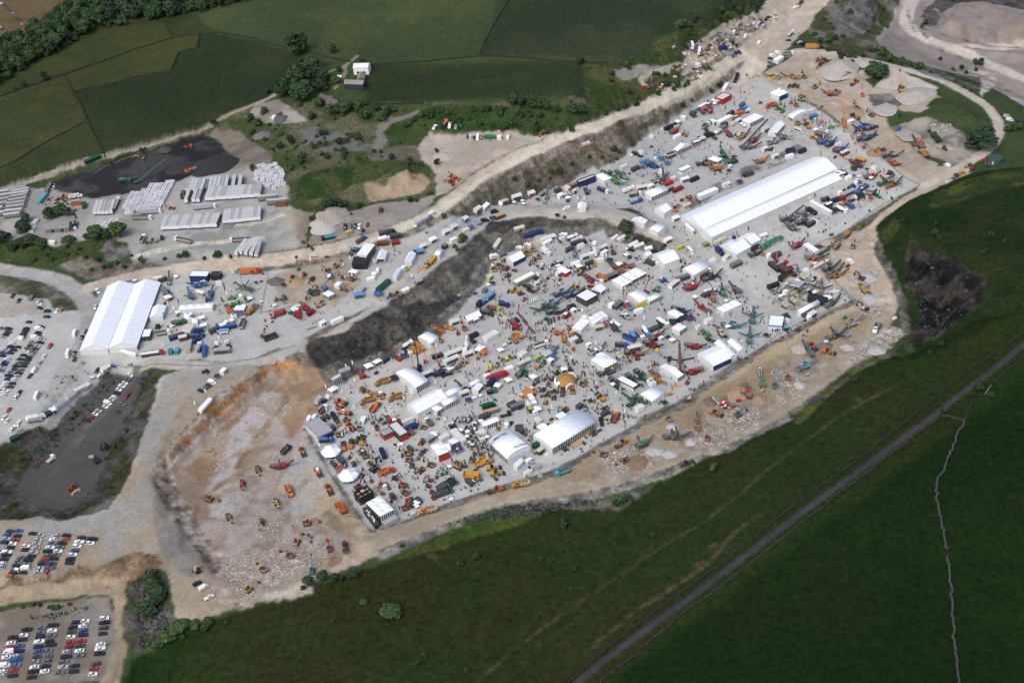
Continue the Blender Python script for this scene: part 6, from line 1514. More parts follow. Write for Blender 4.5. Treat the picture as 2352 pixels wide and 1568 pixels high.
tents('''
01 g 3 1.8 pppp @plain 1372,1348 1405,1248 1492,1342|;+attached to the right side &double-roofed marquee
02 g 3 1.6 pppp @plain 1107,112 1250,105 1125,72|low ;entrance +in front &double-roofed marquee
01 p 3 1.2 ppgp @plain 1640,1275 1950,1258 1650,1232|long low ;+!blue crushers|b=4x1
01 f 3 .3 dddd @plain 1300,1530 1375,1525 1320,1455|dark stand %;flat roof ~double-roofed marquee|n=stand c=stand e=black
01 p 2.8 .9 pppp @plain 1690,1365 1765,1352 1705,1305|`;+among the machine stands left &pump displays
01 p 2.8 .9 pppp @plain 1765,1400 1818,1390 1780,1350|little ;+squeezed among the silver tanks
01 f 2.8 .1 pppp cream 1665,1470 1745,1475 1690,1412|cream roofed cabin stand ?left show|n=stand c=stand
01 f 4.2 .2 bbbd @plain 1735,968 1900,972 1750,920|open blue stand with ;sails ^[fence|n=stand c=stand e=dblue
01 g 3.6 1.2 kkkk black 1935,965 2010,968 1945,920|black +with ;lettering ^[fence|c=tent
01 f 3.0 .1 oooo @plain 1795,1105 1862,1125 1805,1090|`;canopy ?middle &blue crushers|n=canopy c=canopy
01 f 2.6 .1 gggg @plain 2150,1275 2240,1275 2160,1240|;topped hospitality unit ~orange crushers|n=stand c=stand
01 f 2.5 .1 oooo sky 2010,1485 2090,1478 2015,1455|sky blue canopy in front &blue containers|n=canopy c=canopy
11 g 5.5 .5 ddbp @plain 925,770 1000,665 1010,790|tall blue and black grandstand +%;roof
11 f 4.2 .3 kkkk black 880,860 900,790 1010,870|black glass pavilion in front &grandstand tent|n=pavilion c=stand e=black
11 g 3.2 2.0 pppo @tent 1105,815 1130,740 1175,830|;gabled +right &grandstand tent
11 p 2.6 1.3 oppp @plain 845,930 915,945 870,895|;star shaped +$demo aisle
11 p 3 1.7 gggg @plain 610,1125 665,1160 665,1090|;pyramid +among ]banners
11 p 2.6 .6 ppop @plain 715,1050 760,1060 735,1010|`;stall between colourful flags
11 g 3.2 2.0 pppp @tent 1360,830 1400,748 1430,845|large ;gabled +$curving [aisle
11 g 3 1.6 ppop @tent 1248,975 1290,900 1290,985|narrow ;gabled +$curving [aisle
11 p 2.6 1.1 ppop @plain 1317,890 1350,905 1340,858|`;+%lime =in front
11 c 2.8 .9 pppp @tent 1630,775 1665,722 1680,790|`arched ;+!]trailer
11 p 2.8 .9 pppp @plain 1055,945 1100,955 1065,920|;and purple stall ^embankment
11 c 3.2 1.4 pppp @tent 1485,1530 1560,1470 1600,1600|arched ;+near the dark cliff and dumper row
11 g 3.2 2.2 gggp @plain 1900,1345 2025,1290 1930,1390|;gabled +with blue glass front _dark cliff|e=dblue
11 g 3.5 2.4 bbbp @plain 2290,800 2400,745 2345,850|;gabled +%blue lower wall @cliff corner
11 f 3.0 .4 pppp offwhite 2080,1525 2185,1465 2105,1560|;two storey hospitality trailer ^tyre stand|n=stand c=stand
20 f 4.0 .7 rrrr offwhite 1865,900 1945,850 1915,935|red and ;flat roofed stand @[left &show|n=stand c=stand e=red
20 p 3 1.2 pppp @plain 1875,1110 1995,1045 1895,1135|;two peaked +with slanting sides ?[show|b=2x1
20 p 3.4 1.0 gppp @plain 2110,1100 2235,1035 2170,1145|broad ;+with four peaks ?[show|b=3x2
20 p 2.8 .8 pppp @plain 1545,1072 1590,1080 1560,1055|`;+@[left corner &show
20 f 2.8 .1 oppp @plain 1820,1100 1850,1090 1855,1125|;sail canopy left &two peaked tent|n=canopy c=canopy
20 g 3.2 2.6 gpog @plain 1520,1390 1485,1370 1665,1340|;gabled +%red banner on its gable
20 p 3 1.4 oppo @plain 1800,1460 1850,1425 1880,1500|;pyramid +~black and ]screener
20 f 3.2 .3 gggg @plain 1650,1300 1715,1280 1660,1320|dark glazed kiosk with ;flags on its roof|n=kiosk c=stand e=black
20 f 3.2 .1 dddd dgray 1405,1415 1475,1385 1415,1440|dark grey roofed cabin @foot &slope|n=cabin c=cabin
30 p 3.5 2.4 bpbp @plain 20,850 100,812 100,895|tall two storey ;pagoda on a navy deck
30 c 3 2.3 opop @plain 228,1095 180,1070 372,1025|;arched +%half round front among orange machines
30 p 2.8 1.6 pppp @plain 48,545 105,500 75,575|;pagoda +^top bend
30 g 3.2 2.2 gppp @plain 0,1210 75,1120 60,1250|;gabled +!long conveyors
21 f 3.8 .8 bbbb offwhite 595,95 745,45 610,115|navy and ;stand %long billboard parapet|n=stand c=stand e=navy
21 p 3.4 1.6 pppp @plain 760,45 830,15 815,115|;peaked +~navy billboard stand
20 f 3.2 .1 pppp @plain 1520,1555 1610,1510 1555,1580|;panelled +%green stripe and an open roof|n=stand c=stand e=green
21 c 3.2 1.4 gppp @tent 1215,205 1370,135 1285,245|;curved +%glazed end, near the blue recovery truck
21 g 3.6 2.6 ppbp @tent 1305,345 1375,305 1385,405|;gabled +%striped blue front left &long hall
21 p 3 1.0 pppp @plain 1695,215 1860,140 1735,240|long ;peaked +parallel to the long hall|b=3x1
21 g 3 1.6 pppp @tent 1090,460 1120,425 1225,485|low ;+$terrace >cliff bend
21 c 3.2 1.4 pppp @tent 1255,530 1330,490 1335,575|;arched +@end &cliff terrace
21 g 3 1.4 pppp @plain 602,345 605,305 680,345|;gabled stall $terrace >cliff
21 g 2.6 1.2 oppo @plain 1665,560 1590,490 1680,545|`;porch +@front &long hall
21 g 3.6 3.0 pppp @tent 1285,775 1430,715 1360,875|large ;gabled +@aisle crossing %side extension
21 g 3.0 1.0 pppp @plain 1200,765 1245,740 1235,790|low ;extension &gabled +@aisle crossing
21 g 3.8 3.0 pppp @tent 1912,695 2045,620 2030,785|large ;gabled +%blue balloon moored above it
21 g 3.4 2.4 pppp @tent 2085,620 2165,572 2180,690|smaller ;gabled +!balloon tent
21 c 3.4 1.6 pppp @tent 1565,905 1720,825 1640,975|;arched +%corner canopy ~red crusher
21 p 3.2 1.1 oggp @plain 915,1005 1000,960 1080,1030|lower half &broad open fronted ;tent
21 p 3.2 1.1 ogrp @plain 1005,955 1140,885 1095,1015|[half &broad open fronted ;+with red trim|b=2x2
21 p 3.2 1.5 rrrr @plain 405,900 460,870 470,955|;+with red panelled walls among mini diggers
21 f 3.6 .3 gggg @plain 5,1010 175,925 30,1040|long ]framed stand %;roof|n=stand c=stand e=bright
21 f 4.2 .5 dddd @plain 585,1150 690,1090 660,1215|black framed pavilion %;roof ?centre|n=pavilion c=stand e=black
21 g 3.0 1.8 oppo @plain 725,1095 775,1050 800,1135|;gabled +!black framed pavilion
21 c 3.2 1.4 pppp @tent 1058,1140 1160,1092 1145,1225|;arched +%]kiosk at its corner
21 c 2.8 1.0 gggp @plain 1228,1175 1340,1125 1255,1205|glazed ;arched +~]kiosk
21 p 3 1.1 pppp @plain 548,1440 640,1345 620,1480|;L shaped pyramid +among `dumpers|b=3x2
21 g 3 1.4 pppp @plain 705,1390 755,1350 750,1415|little ;+~;lorries
21 p 3.2 1.2 pppp @plain 1880,1258 2050,1180 1925,1310|closed ;+with three peaked roofs ~red screener|b=3x1
21 p 3.2 1.2 pppp @plain 1425,1300 1490,1265 1495,1365|;+!black container stand
21 p 3.4 1.4 gggp @plain 1465,1440 1530,1395 1520,1490|;+with glazed front ~;truck
21 f 2.8 .2 pppp offwhite 520,1545 580,1515 545,1565|low off-;cabin <`dumpers|n=cabin c=cabin
31 f 3.4 .4 rppp @plain 570,385 385,275 590,375|long ;L shaped stand ~grey crushing plant|n=stand c=stand
31 f 3.4 .2 ppgp lgray 410,435 500,385 450,470|grey roofed wing &L shaped ;stand|n=stand c=stand
31 f 3.2 .1 dddd @plain 518,305 575,278 540,320|;topped black stand near the blue tipper|n=stand c=stand e=black
31 f 6.2 .2 oppo @plain 325,680 425,745 355,655|two storey ;hospitality deck @right &show|n=stand c=stand
31 c 3 1.3 gppp @plain 265,1290 440,1195 290,1320|;arched +%blue glass front ~beige crushers
31 f 3.2 .5 lllp @plain 0,1420 20,1330 130,1430|;roofed stand %blue fascia near the right fence|n=stand c=stand e=sky
31 p 3 1.5 oooo green 5,640 75,600 25,665|green and ;striped pagoda, left &striped pair|c=pagoda
31 p 3 1.5 oooo green 60,615 120,590 80,640|green and ;striped pagoda, right &striped pair|c=pagoda
21 p 3 1.6 oooo green 2268,690 2351,640 2300,720|green and ;striped pagoda ~balloon tent|c=pagoda
31 f 3.2 .2 yykk black 90,975 180,900 130,1000|black and ]two storey stand among grey screeners|n=stand c=stand e=black
31 f 3.4 .2 kkkk deckbrown 75,870 130,850 150,935|black framed stand %brown deck roof|n=stand c=stand e=black
31 f 2.8 .2 ssss lgray 155,1030 195,985 260,1095|long pale grey container stand ^beige crushers|n=stand c=stand
31 f 3.4 .2 kkkk black 360,1165 395,1125 490,1240|long black stand between the beige crushers and the fence|n=stand c=stand e=black
31 f 2.8 .2 ssss offwhite 415,880 540,815 425,890|narrow grey roofed cabin stand near the demo fence|n=cabin c=cabin
12 c 3.8 1.9 gppp @tent 1280,290 1395,230 1410,455|;barrel roofed +~ochre dump trucks
12 g 4.2 3.0 pppp @tent 1378,580 1650,435 1450,680|large ;ridged +?lower show
12 c 3.2 1.2 gppp @plain 1695,560 1810,500 1720,600|;wavy roofed +%glazed front, joined to the large ridged tent
12 c 3.2 1.3 pppp @tent 1715,480 1845,410 1745,520|;arched +!wavy roofed tent
12 p 3 1.2 gggp @plain 1610,610 1665,575 1650,650|`;porch +in front &large ridged tent
12 p 3 1.4 oppo @plain 650,435 720,400 680,475|;+with an arched opening ^pit edge
12 f 4.2 .35 bbbp lgray 445,755 570,695 540,895|grey flat roofed pavilion @edge &orange pit|n=pavilion c=stand e=lgray
12 f 3.4 .3 rrrr lgray 1135,830 1300,755 1170,870|grey roofed part &open red walled pavilion|n=pavilion c=stand e=dgray
12 f 4.2 .8 rgrk offwhite 1215,770 1290,735 1310,880|tall ;roofed part &open red walled pavilion|n=pavilion c=stand e=dgray
12 p 5 1.2 rppp @plain 1600,955 1700,915 1680,1045|;two storey +%red emblem wall
12 g 4 1.4 ppgp @plain 1690,1010 1790,990 1680,945|;wing !red emblem tent
12 p 3 1.1 gppp @plain 1760,910 1835,875 1800,945|;peaked +between parasols
12 f 3.0 .2 pppp offwhite 1785,815 1830,795 1880,920|long ;and cream roofed cabin ^parasols|n=cabin c=cabin
12 f 2.8 .2 pppp offwhite 1675,875 1750,835 1690,905|;ribbed cabin left &cream roofed cabin|n=cabin c=cabin
12 g 3 1.2 gppp @plain 2060,745 2200,690 2080,785|low ;glazed +~tall ;screen wall
12 g 3.0 1.5 ogpp @plain 1975,440 2025,385 2030,465|`;gabled +with black flags in front
12 p 2.8 .7 oppp @plain 1955,385 2030,340 1975,410|;stall !`gabled tent
12 p 3 .9 oppo @plain 2000,75 2050,25 2060,95|;half &;and orange tent
12 p 3 .9 oppo orange 2035,95 2085,60 2065,135|orange half &;and orange tent
12 p 3 1.5 oooo @plain 985,215 1055,180 1015,250|blue and ;striped tent, left &striped pair|c=tent
12 p 3 1.5 oooo @plain 1065,180 1130,148 1090,215|blue and ;striped tent, right &striped pair|c=tent
12 g 2.8 1.2 kkkk dgray 1135,160 1195,120 1165,180|black peaked stall !striped tents|c=tent
12 f 4.5 .3 gggg offwhite 685,340 760,300 700,365|steel framed screening rig stand %pale roof|n=stand c=stand e=lgray
12 f 2.8 .1 bbbb dblue 1370,775 1465,735 1385,800|blue roofed container stand with ;lettering|n=stand c=stand e=dblue
12 f 2.8 .1 pppp offwhite 1335,730 1430,690 1345,745|;roofed container stand !blue lettered one|n=stand c=stand
12 f 3.4 .2 dddd dgray 1650,1330 1730,1280 1680,1370|dark grey stand among turquoise mini diggers|n=stand c=stand e=dgray
12 f 3.2 .2 dddd black 1705,1310 1775,1250 1745,1345|black topped stand among turquoise mini diggers|n=stand c=stand e=black
22 p 3.6 1.9 gppp @tent 720,165 840,100 810,270|;marquee on a grey deck ~beige crusher|b=1x1
22 g 3.2 1.8 gggp @plain 1355,235 1405,205 1480,360|slim ;glazed +on artificial turf
22 c 3.4 1.6 pppg @tent 1280,555 1400,480 1205,470|;arched +%glazed rear part near the green screeners
22 g 3.8 2.6 bbpp @tent 1700,115 1865,40 1830,235|broad ;ridged +%blue base ^demo fence
22 g 3.2 1.4 pppp @tent 1995,150 1860,10 2050,110|long narrow ;+~broad ridged tent
22 g 3.2 1.4 pppp @tent 2080,90 1980,0 2140,60|short narrow ;+nearest the slope fence
''')
r=tt('22','c',4.4,2.1,'gppp','@tent',((370,985),(765,745),(245,830)),'largest curved white tent with a glazed front in the lower show')
L,W_,he=r['dim']
for xo in(-.22,.22):
 o=MB().box(-2.6,2.6,-2.2,2.4,he-.1,he+.15).build('porch_roof',TENTPLAIN,r);o.location=(xo*L,W_/2+2.,0)
MB().box(-L*.17,L*.17,W_/2+.2,W_/2+7,.05,.3).build('deck',mat('wood',.7),r)
MB().box(-3.4,3.4,-W_/2-4.5,-W_/2-.3,.05,.3).build('deck',mat('wood',.7),r)
tents('''
22 p 3 1.0 oppp @plain 440,240 495,225 450,270|`;canopy !orange dome|n=canopy c=canopy
22 p 3 1.0 oppp @plain 388,385 440,355 415,405|`;canopy in front &orange dome|n=canopy c=canopy
22 p 3 1.0 ogpp @plain 315,165 350,140 340,195|`;+near blue parasols
22 f 3 .1 pppp offwhite 50,110 100,75 75,140|cream box stand ~;truck|n=stand c=stand
22 f 2.9 .1 ssss @trail 275,105 340,75 285,140|ribbed ;stand among blue parasols|n=stand c=stand
22 f 3 .1 ogog lime 192,150 250,115 200,170|lime green roofed stall|n=stall c=stand e=lime
22 f 3 .1 gggg cream 45,195 150,145 60,215|cream roofed cabin with an open awning|n=cabin c=cabin
22 f 2.8 .1 ooop @plain 965,345 1010,315 1090,440|long open stand %striped ;roof between green machines|n=stand c=stand e=black
22 f 3 .1 gggg amber 80,460 150,420 115,520|terracotta roofed container stand|n=stand c=stand e=amber
22 g 3 1.4 pppp @plain 5,1135 60,1080 35,1165|`;+@corner &blue lettered marquee
''')
r=tt('12','c',3.6,3.2,'pggp','@tent',((2310,1085),(2138,928),(2522,975)),'white barrel roofed marquee lettered in blue on both corners')
L,W_,he=r['dim']
def on_roof(r,s,size,fx,fy,d,rise=3.2):
 L,W_,he=r['dim'];pr=roof_profile('c',W_,rise)
 o=text_part(r,s,size,(0,0,0),(0,0,0),mat((.02,.04,.16),.6))
 for v in o.data.vertices:
  y=fy*W_/2-d*v.co.x;x=fx*L/2+d*v.co.y
  k=[i for i in range(12)if pr[i][0]<=y<=pr[i+1][0]]
  k=k[0]if k else(0 if y<0 else 11)
  (y0,z0),(y1,z1)=pr[k],pr[k+1];t=(y-y0)/(y1-y0+1e-9)
  v.co=(x,y,he+z0+(z1-z0)*t+.12+.02*v.co.z)
 return o
KROOF=r
p=G(*TT('22',(497,385))[0]);r=empty('dome_tent');r.location=p
v=[];f=[];n=24
for j in range(7):
 a=pi/2*j/6;v+=[(6.2*cos(a)*cos(2*pi*i/n),6.2*cos(a)*sin(2*pi*i/n),.3+5.*sin(a))for i in range(n)]
f=[(j*n+i,j*n+(i+1)%n,(j+1)*n+(i+1)%n,(j+1)*n+i)for j in range(6)for i in range(n)]
o=MB().add(v,f).build('canopy',mat('ochre',.7,vary=.2),r)
for q in o.data.polygons:q.use_smooth=True
for a in(-1.2,.9,3.):
 b=MB()
 for k in range(10):
  t0,t1=pi*k/10,pi*(k+1)/10
  P_=lambda t:(6.*cos(a)-3*sin(a)*cos(t),6.*sin(a)+3*cos(a)*cos(t),3.4*sin(t))
  b.beam(P_(t0),P_(t1),.9,.9)
 b.build('arch',mat('white',.6),r)
tag(r,'orange inflatable dome tent with white arched openings','tent')
hexa(TT('12',(697,1040))[0],5.2,3.2,3.4,'white hexagonal pagoda tent, upper of the two by the pit fence')
hexa(TT('12',(857,1262))[0],5.2,3.2,3.4,'white hexagonal pagoda tent, lower of the two by the pit fence')
Q=lambda x,y:((1380+x/9.225)*.57422,(1950+y/9.225)*.57422)
r=tent('p',6.5,.9,'glpd','@plain',Q(1290,1060),Q(1800,790),Q(880,490),'white six panelled roof hall at the bottom corner of the show',bays=(2,3),name='exhibition_hall',cat='stand')
L,W_,he=r['dim']
MB().box(-L/2,L/2,-W_/2-3.4,-W_/2-3.2,.2,3.2).box(-L/2,L/2,-W_/2-3.2,-W_/2-.1,3.,3.2).build('terrace',mat('lgray',.6),r)
r=tent('f',3.4,.5,'kkkk','deckbrown',Q(1090,1375),Q(650,770),Q(1230,1290),'brown roof terrace with white stools beside the six panelled hall',name='roof_terrace',cat='stand',endm='dgray')
for k in range(8):
 x,y=RU(-.35,.35)*r['dim'][0],RU(-.3,.3)*r['dim'][1]
 MB().cyl((x,y,3.45),(x,y,3.95),.45,10).build('stool',mat('white'),r)
r=tent('f',3.6,.05,'kkkk','tan',Q(560,470),Q(1060,200),Q(350,240),'open topped black showroom with tan floors and a D sign',name='showroom',cat='stand',endm='black')
L,W_,he=r['dim']
for k in(1,2):MB().box(-L/2+L*k/3-.08,-L/2+L*k/3+.08,-W_/2,W_/2,he+.02,he+1.5).build('partition',mat('black'),r)
MB().box(-L/2,L/2,-.08,.08,he+.02,he+1.2).build('partition',mat('black'),r)
MB().box(-L/6,L/6,-W_*.1,W_*.3,he+1.6,he+1.75).build('roof_panel',mat('dgray'),r)
text_part(r,'D',2.6,(0,W_*.1,he+1.78),(0,0,0),mat('white'))
for x0,x1,y0,y1 in((-L/2,L/2,-W_/2,-W_/2+.15),(-L/2,L/2,W_/2-.15,W_/2),(-L/2,-L/2+.15,-W_/2+.15,W_/2-.15),(L/2-.15,L/2,-W_/2+.15,W_/2-.15)):MB().box(x0,x1,y0,y1,he+.06,he+1.7).build('parapet',mat('black'),r)
on_roof(KROOF,'KOMATSU',2.6,.70,.42,1)
on_roof(KROOF,'KOMATSU',2.,-.72,-.45,-1)
load('''
#01
cr:blue:0:sky 1900,1045 1740,1050|lying along the top &blue display
cr:blue:2:sky 1770,1200 1725,1080|standing left &;canopy ?blue display
sc:blue:3:sky 1905,1210 1965,1060|with its hopper raised, @right &blue display
st:gray:9:gray:dgray 1525,1135 1500,1090|~double-roofed marquee wall
stk:lgray:12 1545,1010 1555,940|steel frame plant @corner &double-roofed marquee
tip:navy:lgray 1745,960 1905,960|!open blue stand
th:lgreen:62:20 2265,1180 2170,960|with the longest raised boom
th:lgreen:50:14 2205,1215 2130,1060|with the second longest raised boom
th:lgreen:10 2125,1165 2170,1160|between the two raised booms
th:lgreen:5 2140,1225 2160,1215|with its boom lowered
sc:gray:0:lgray 2330,1110 2160,1040|!green telehandlers
cr:orange:0:dorange 2090,1260 2130,1310|left &;topped hospitality unit
cr:ochre:0:orange 2330,1265 2270,1310|right &;topped hospitality unit
cont:dblue:12.2:blue 1995,1450 2165,1420|!sky blue canopy
tip:dgreen:lgray 2205,1470 2250,1350|%large open body, ~blue containers
art:red:orange:14 2200,935 2400,925|exhibition lorry ^[fence
cr:green:0 1650,1390 1680,1380|`* between ;tents
doz:dgreen 1440,1440 1455,1420|~double-roofed marquee
ex:red:1 1520,1205 1560,1190 *.6|[`* ^marquee wall
ex:red:1 1570,1165 1580,1150 *.6|`* ~sky blue crusher
cont:white:6:offwhite 1420,990 1480,985|!double-roofed marquee
gen:white 1230,1015 1250,1010|left &;container !marquee
gen:silver 1170,1015 1190,1012|@back wall &double-roofed marquee
cont:dblue:6 1800,1470 1845,1465|?crowd of ;cabins
tip:white:lgray 1440,1500 1560,1480|%striped load, among the parked cars
cab:white:4 1830,1365 1875,1350|topmost &;cabins ^green stall
cab:white:4 1850,1430 1890,1420|lower &;cabins ^green stall
para:blue 2175,1300|left one before the hospitality unit
para:blue 2210,1308|right one before the hospitality unit
tip:blue:dblue 1735,1520 1800,1520|@bottom &silver tank stands
tip:navy:dblue 1850,1520 1800,1560|@corner &bottom fence stands
cab:dblue:9:dgray 1590,1530 1650,1510|left &red topped stall
st:red:5 1660,1540 1700,1530|`stall ~blue cabin
#02
arttank:red:silver:14 1305,125 1495,100|shining ~entrance tent
cont:teal:4 1565,110 1570,75|left &pair ^fence
cont:teal:4.4:sky 1620,105 1635,65|right &pair ^fence
cab:wood:9:lgray 1725,95 1745,10|timber sided, ~teal containers
mix:white:silver 1825,105 1840,5|nose to the fence
crane:blue:70:10 1880,90 1890,30|%]boom ~mixer
trt:white:lgray 1960,60 2000,20|black and ;unit ^fence
st:gray:10:lgray:dgray 1985,90 2090,80|long * with lettering ^fence
trt:white 2110,40 2080,10|parked ^tank display
gen:blue 1040,235 1050,232|$bank >dark pit
cab:white:6:offwhite 945,300 1005,265|$bank %blue machine beside it
gen:white 895,335 930,325|right one &pair $bank
gen:white 825,335 860,330|left one &pair $bank
cont:offwhite:3.5 785,420 810,400|end cube &long container row
cont:offwhite:7 685,460 770,420|second &long container row
cont:offwhite:7:lgray 610,525 695,475|third &long container row
cont:white:8:lgray 500,605 600,550|fourth &long container row
cab:white:3.5 460,640 500,622|~green container $bank
cont:dgreen:4 400,680 475,650|between ;cabins $bank
cab:offwhite:3.5 360,692 405,675|left &green container $bank
boxt:white:white 275,755 355,720|@lower end &bank
cab:gray:4:gray 170,845 215,825|$bank >pit, lowest but one
cont:dgreen:5 95,900 165,870|lowest $bank
gen:lgray 1200,250 1215,250|alone @tip &bank
cab:white:4 2030,295 2075,250|^orange cliff road
gz:black 1990,310|~;cabin ^orange cliff
trac:black 1900,275 1880,275|quad $pale road
#02
flat:white:silver:6 445,1095 490,1060|alone $grey pit floor
gen:silver 835,1062 845,1060|@right side &grey pit
doz:red 670,1330 650,1340|~sheds ?grey pit
pal:wood:4 672,1400 690,1380|left board stack ?grey pit
pal:wood:3 700,1372 730,1360|right board stack ?grey pit
cont:white:11 1840,630 1920,540|low ;rail $orange cliff edge
#12
#02
ex:dorange:0:dark:.0 2225,1300 2240,1395|working $orange pit floor, nearest the show fence
ex:ochre:0 1920,1440 2045,1460|?middle &orange pit
#03
ex:ochre:0 2100,40 2150,120|facing down the rubble <others
ex:yellow:2 2285,700 2351,650|@bottom corner &pit
doz:tan 1790,530 1800,510|`dusty machine $pale track
gen:black 1815,550 1825,545|!dusty `machine
#13
ex:ochre:0 45,90 30,200|left &pit track
ex:orange:2 470,95 610,75|with its arm stretched flat ?pit
ex:yellow:2 375,265 440,165|reaching over the ;rubble
ex:ochre:2 310,385 215,345|with striped counterweight $;rubble
ex:red:2 675,325 640,205|red and ;striped digger
ld:dred:.8 815,290 825,340|turning ^haul road corner
ex:yellow:2 65,515 5,450|@pit edge
ex:teal:3 515,530 528,430|standing ^bushes @pit bottom
att:green:1 335,130|green bucket $pit rubble
att:red:0 512,232|red bucket ~striped digger
att:dgray:0 485,208|left dark bucket ~striped digger
att:dgray:0 510,270|lower dark bucket ~striped digger
#12
ex:ochre:0 15,1170 45,1255|@left &pit floor
cr:red:2:dgray 110,1160 360,1115|long * $pit floor
ld:amber:.1 405,970 440,1035|inside the pit ^show fence, top one
ld:orange:.3:white 550,1160 590,1225|%;cab inside the pit fence
ld:orange:.2 640,1310 690,1390|lowest * inside the pit fence
ad:orange 285,1330 320,1405|tipper parked inside the pit
ad:dorange:0:dorange 810,1560 745,1485|^haul road corner
tip:black:dgray:8 240,1030 305,965|dark truck inside the pit
ex:bright:0 185,1470 225,1560|?pit
#11
''')
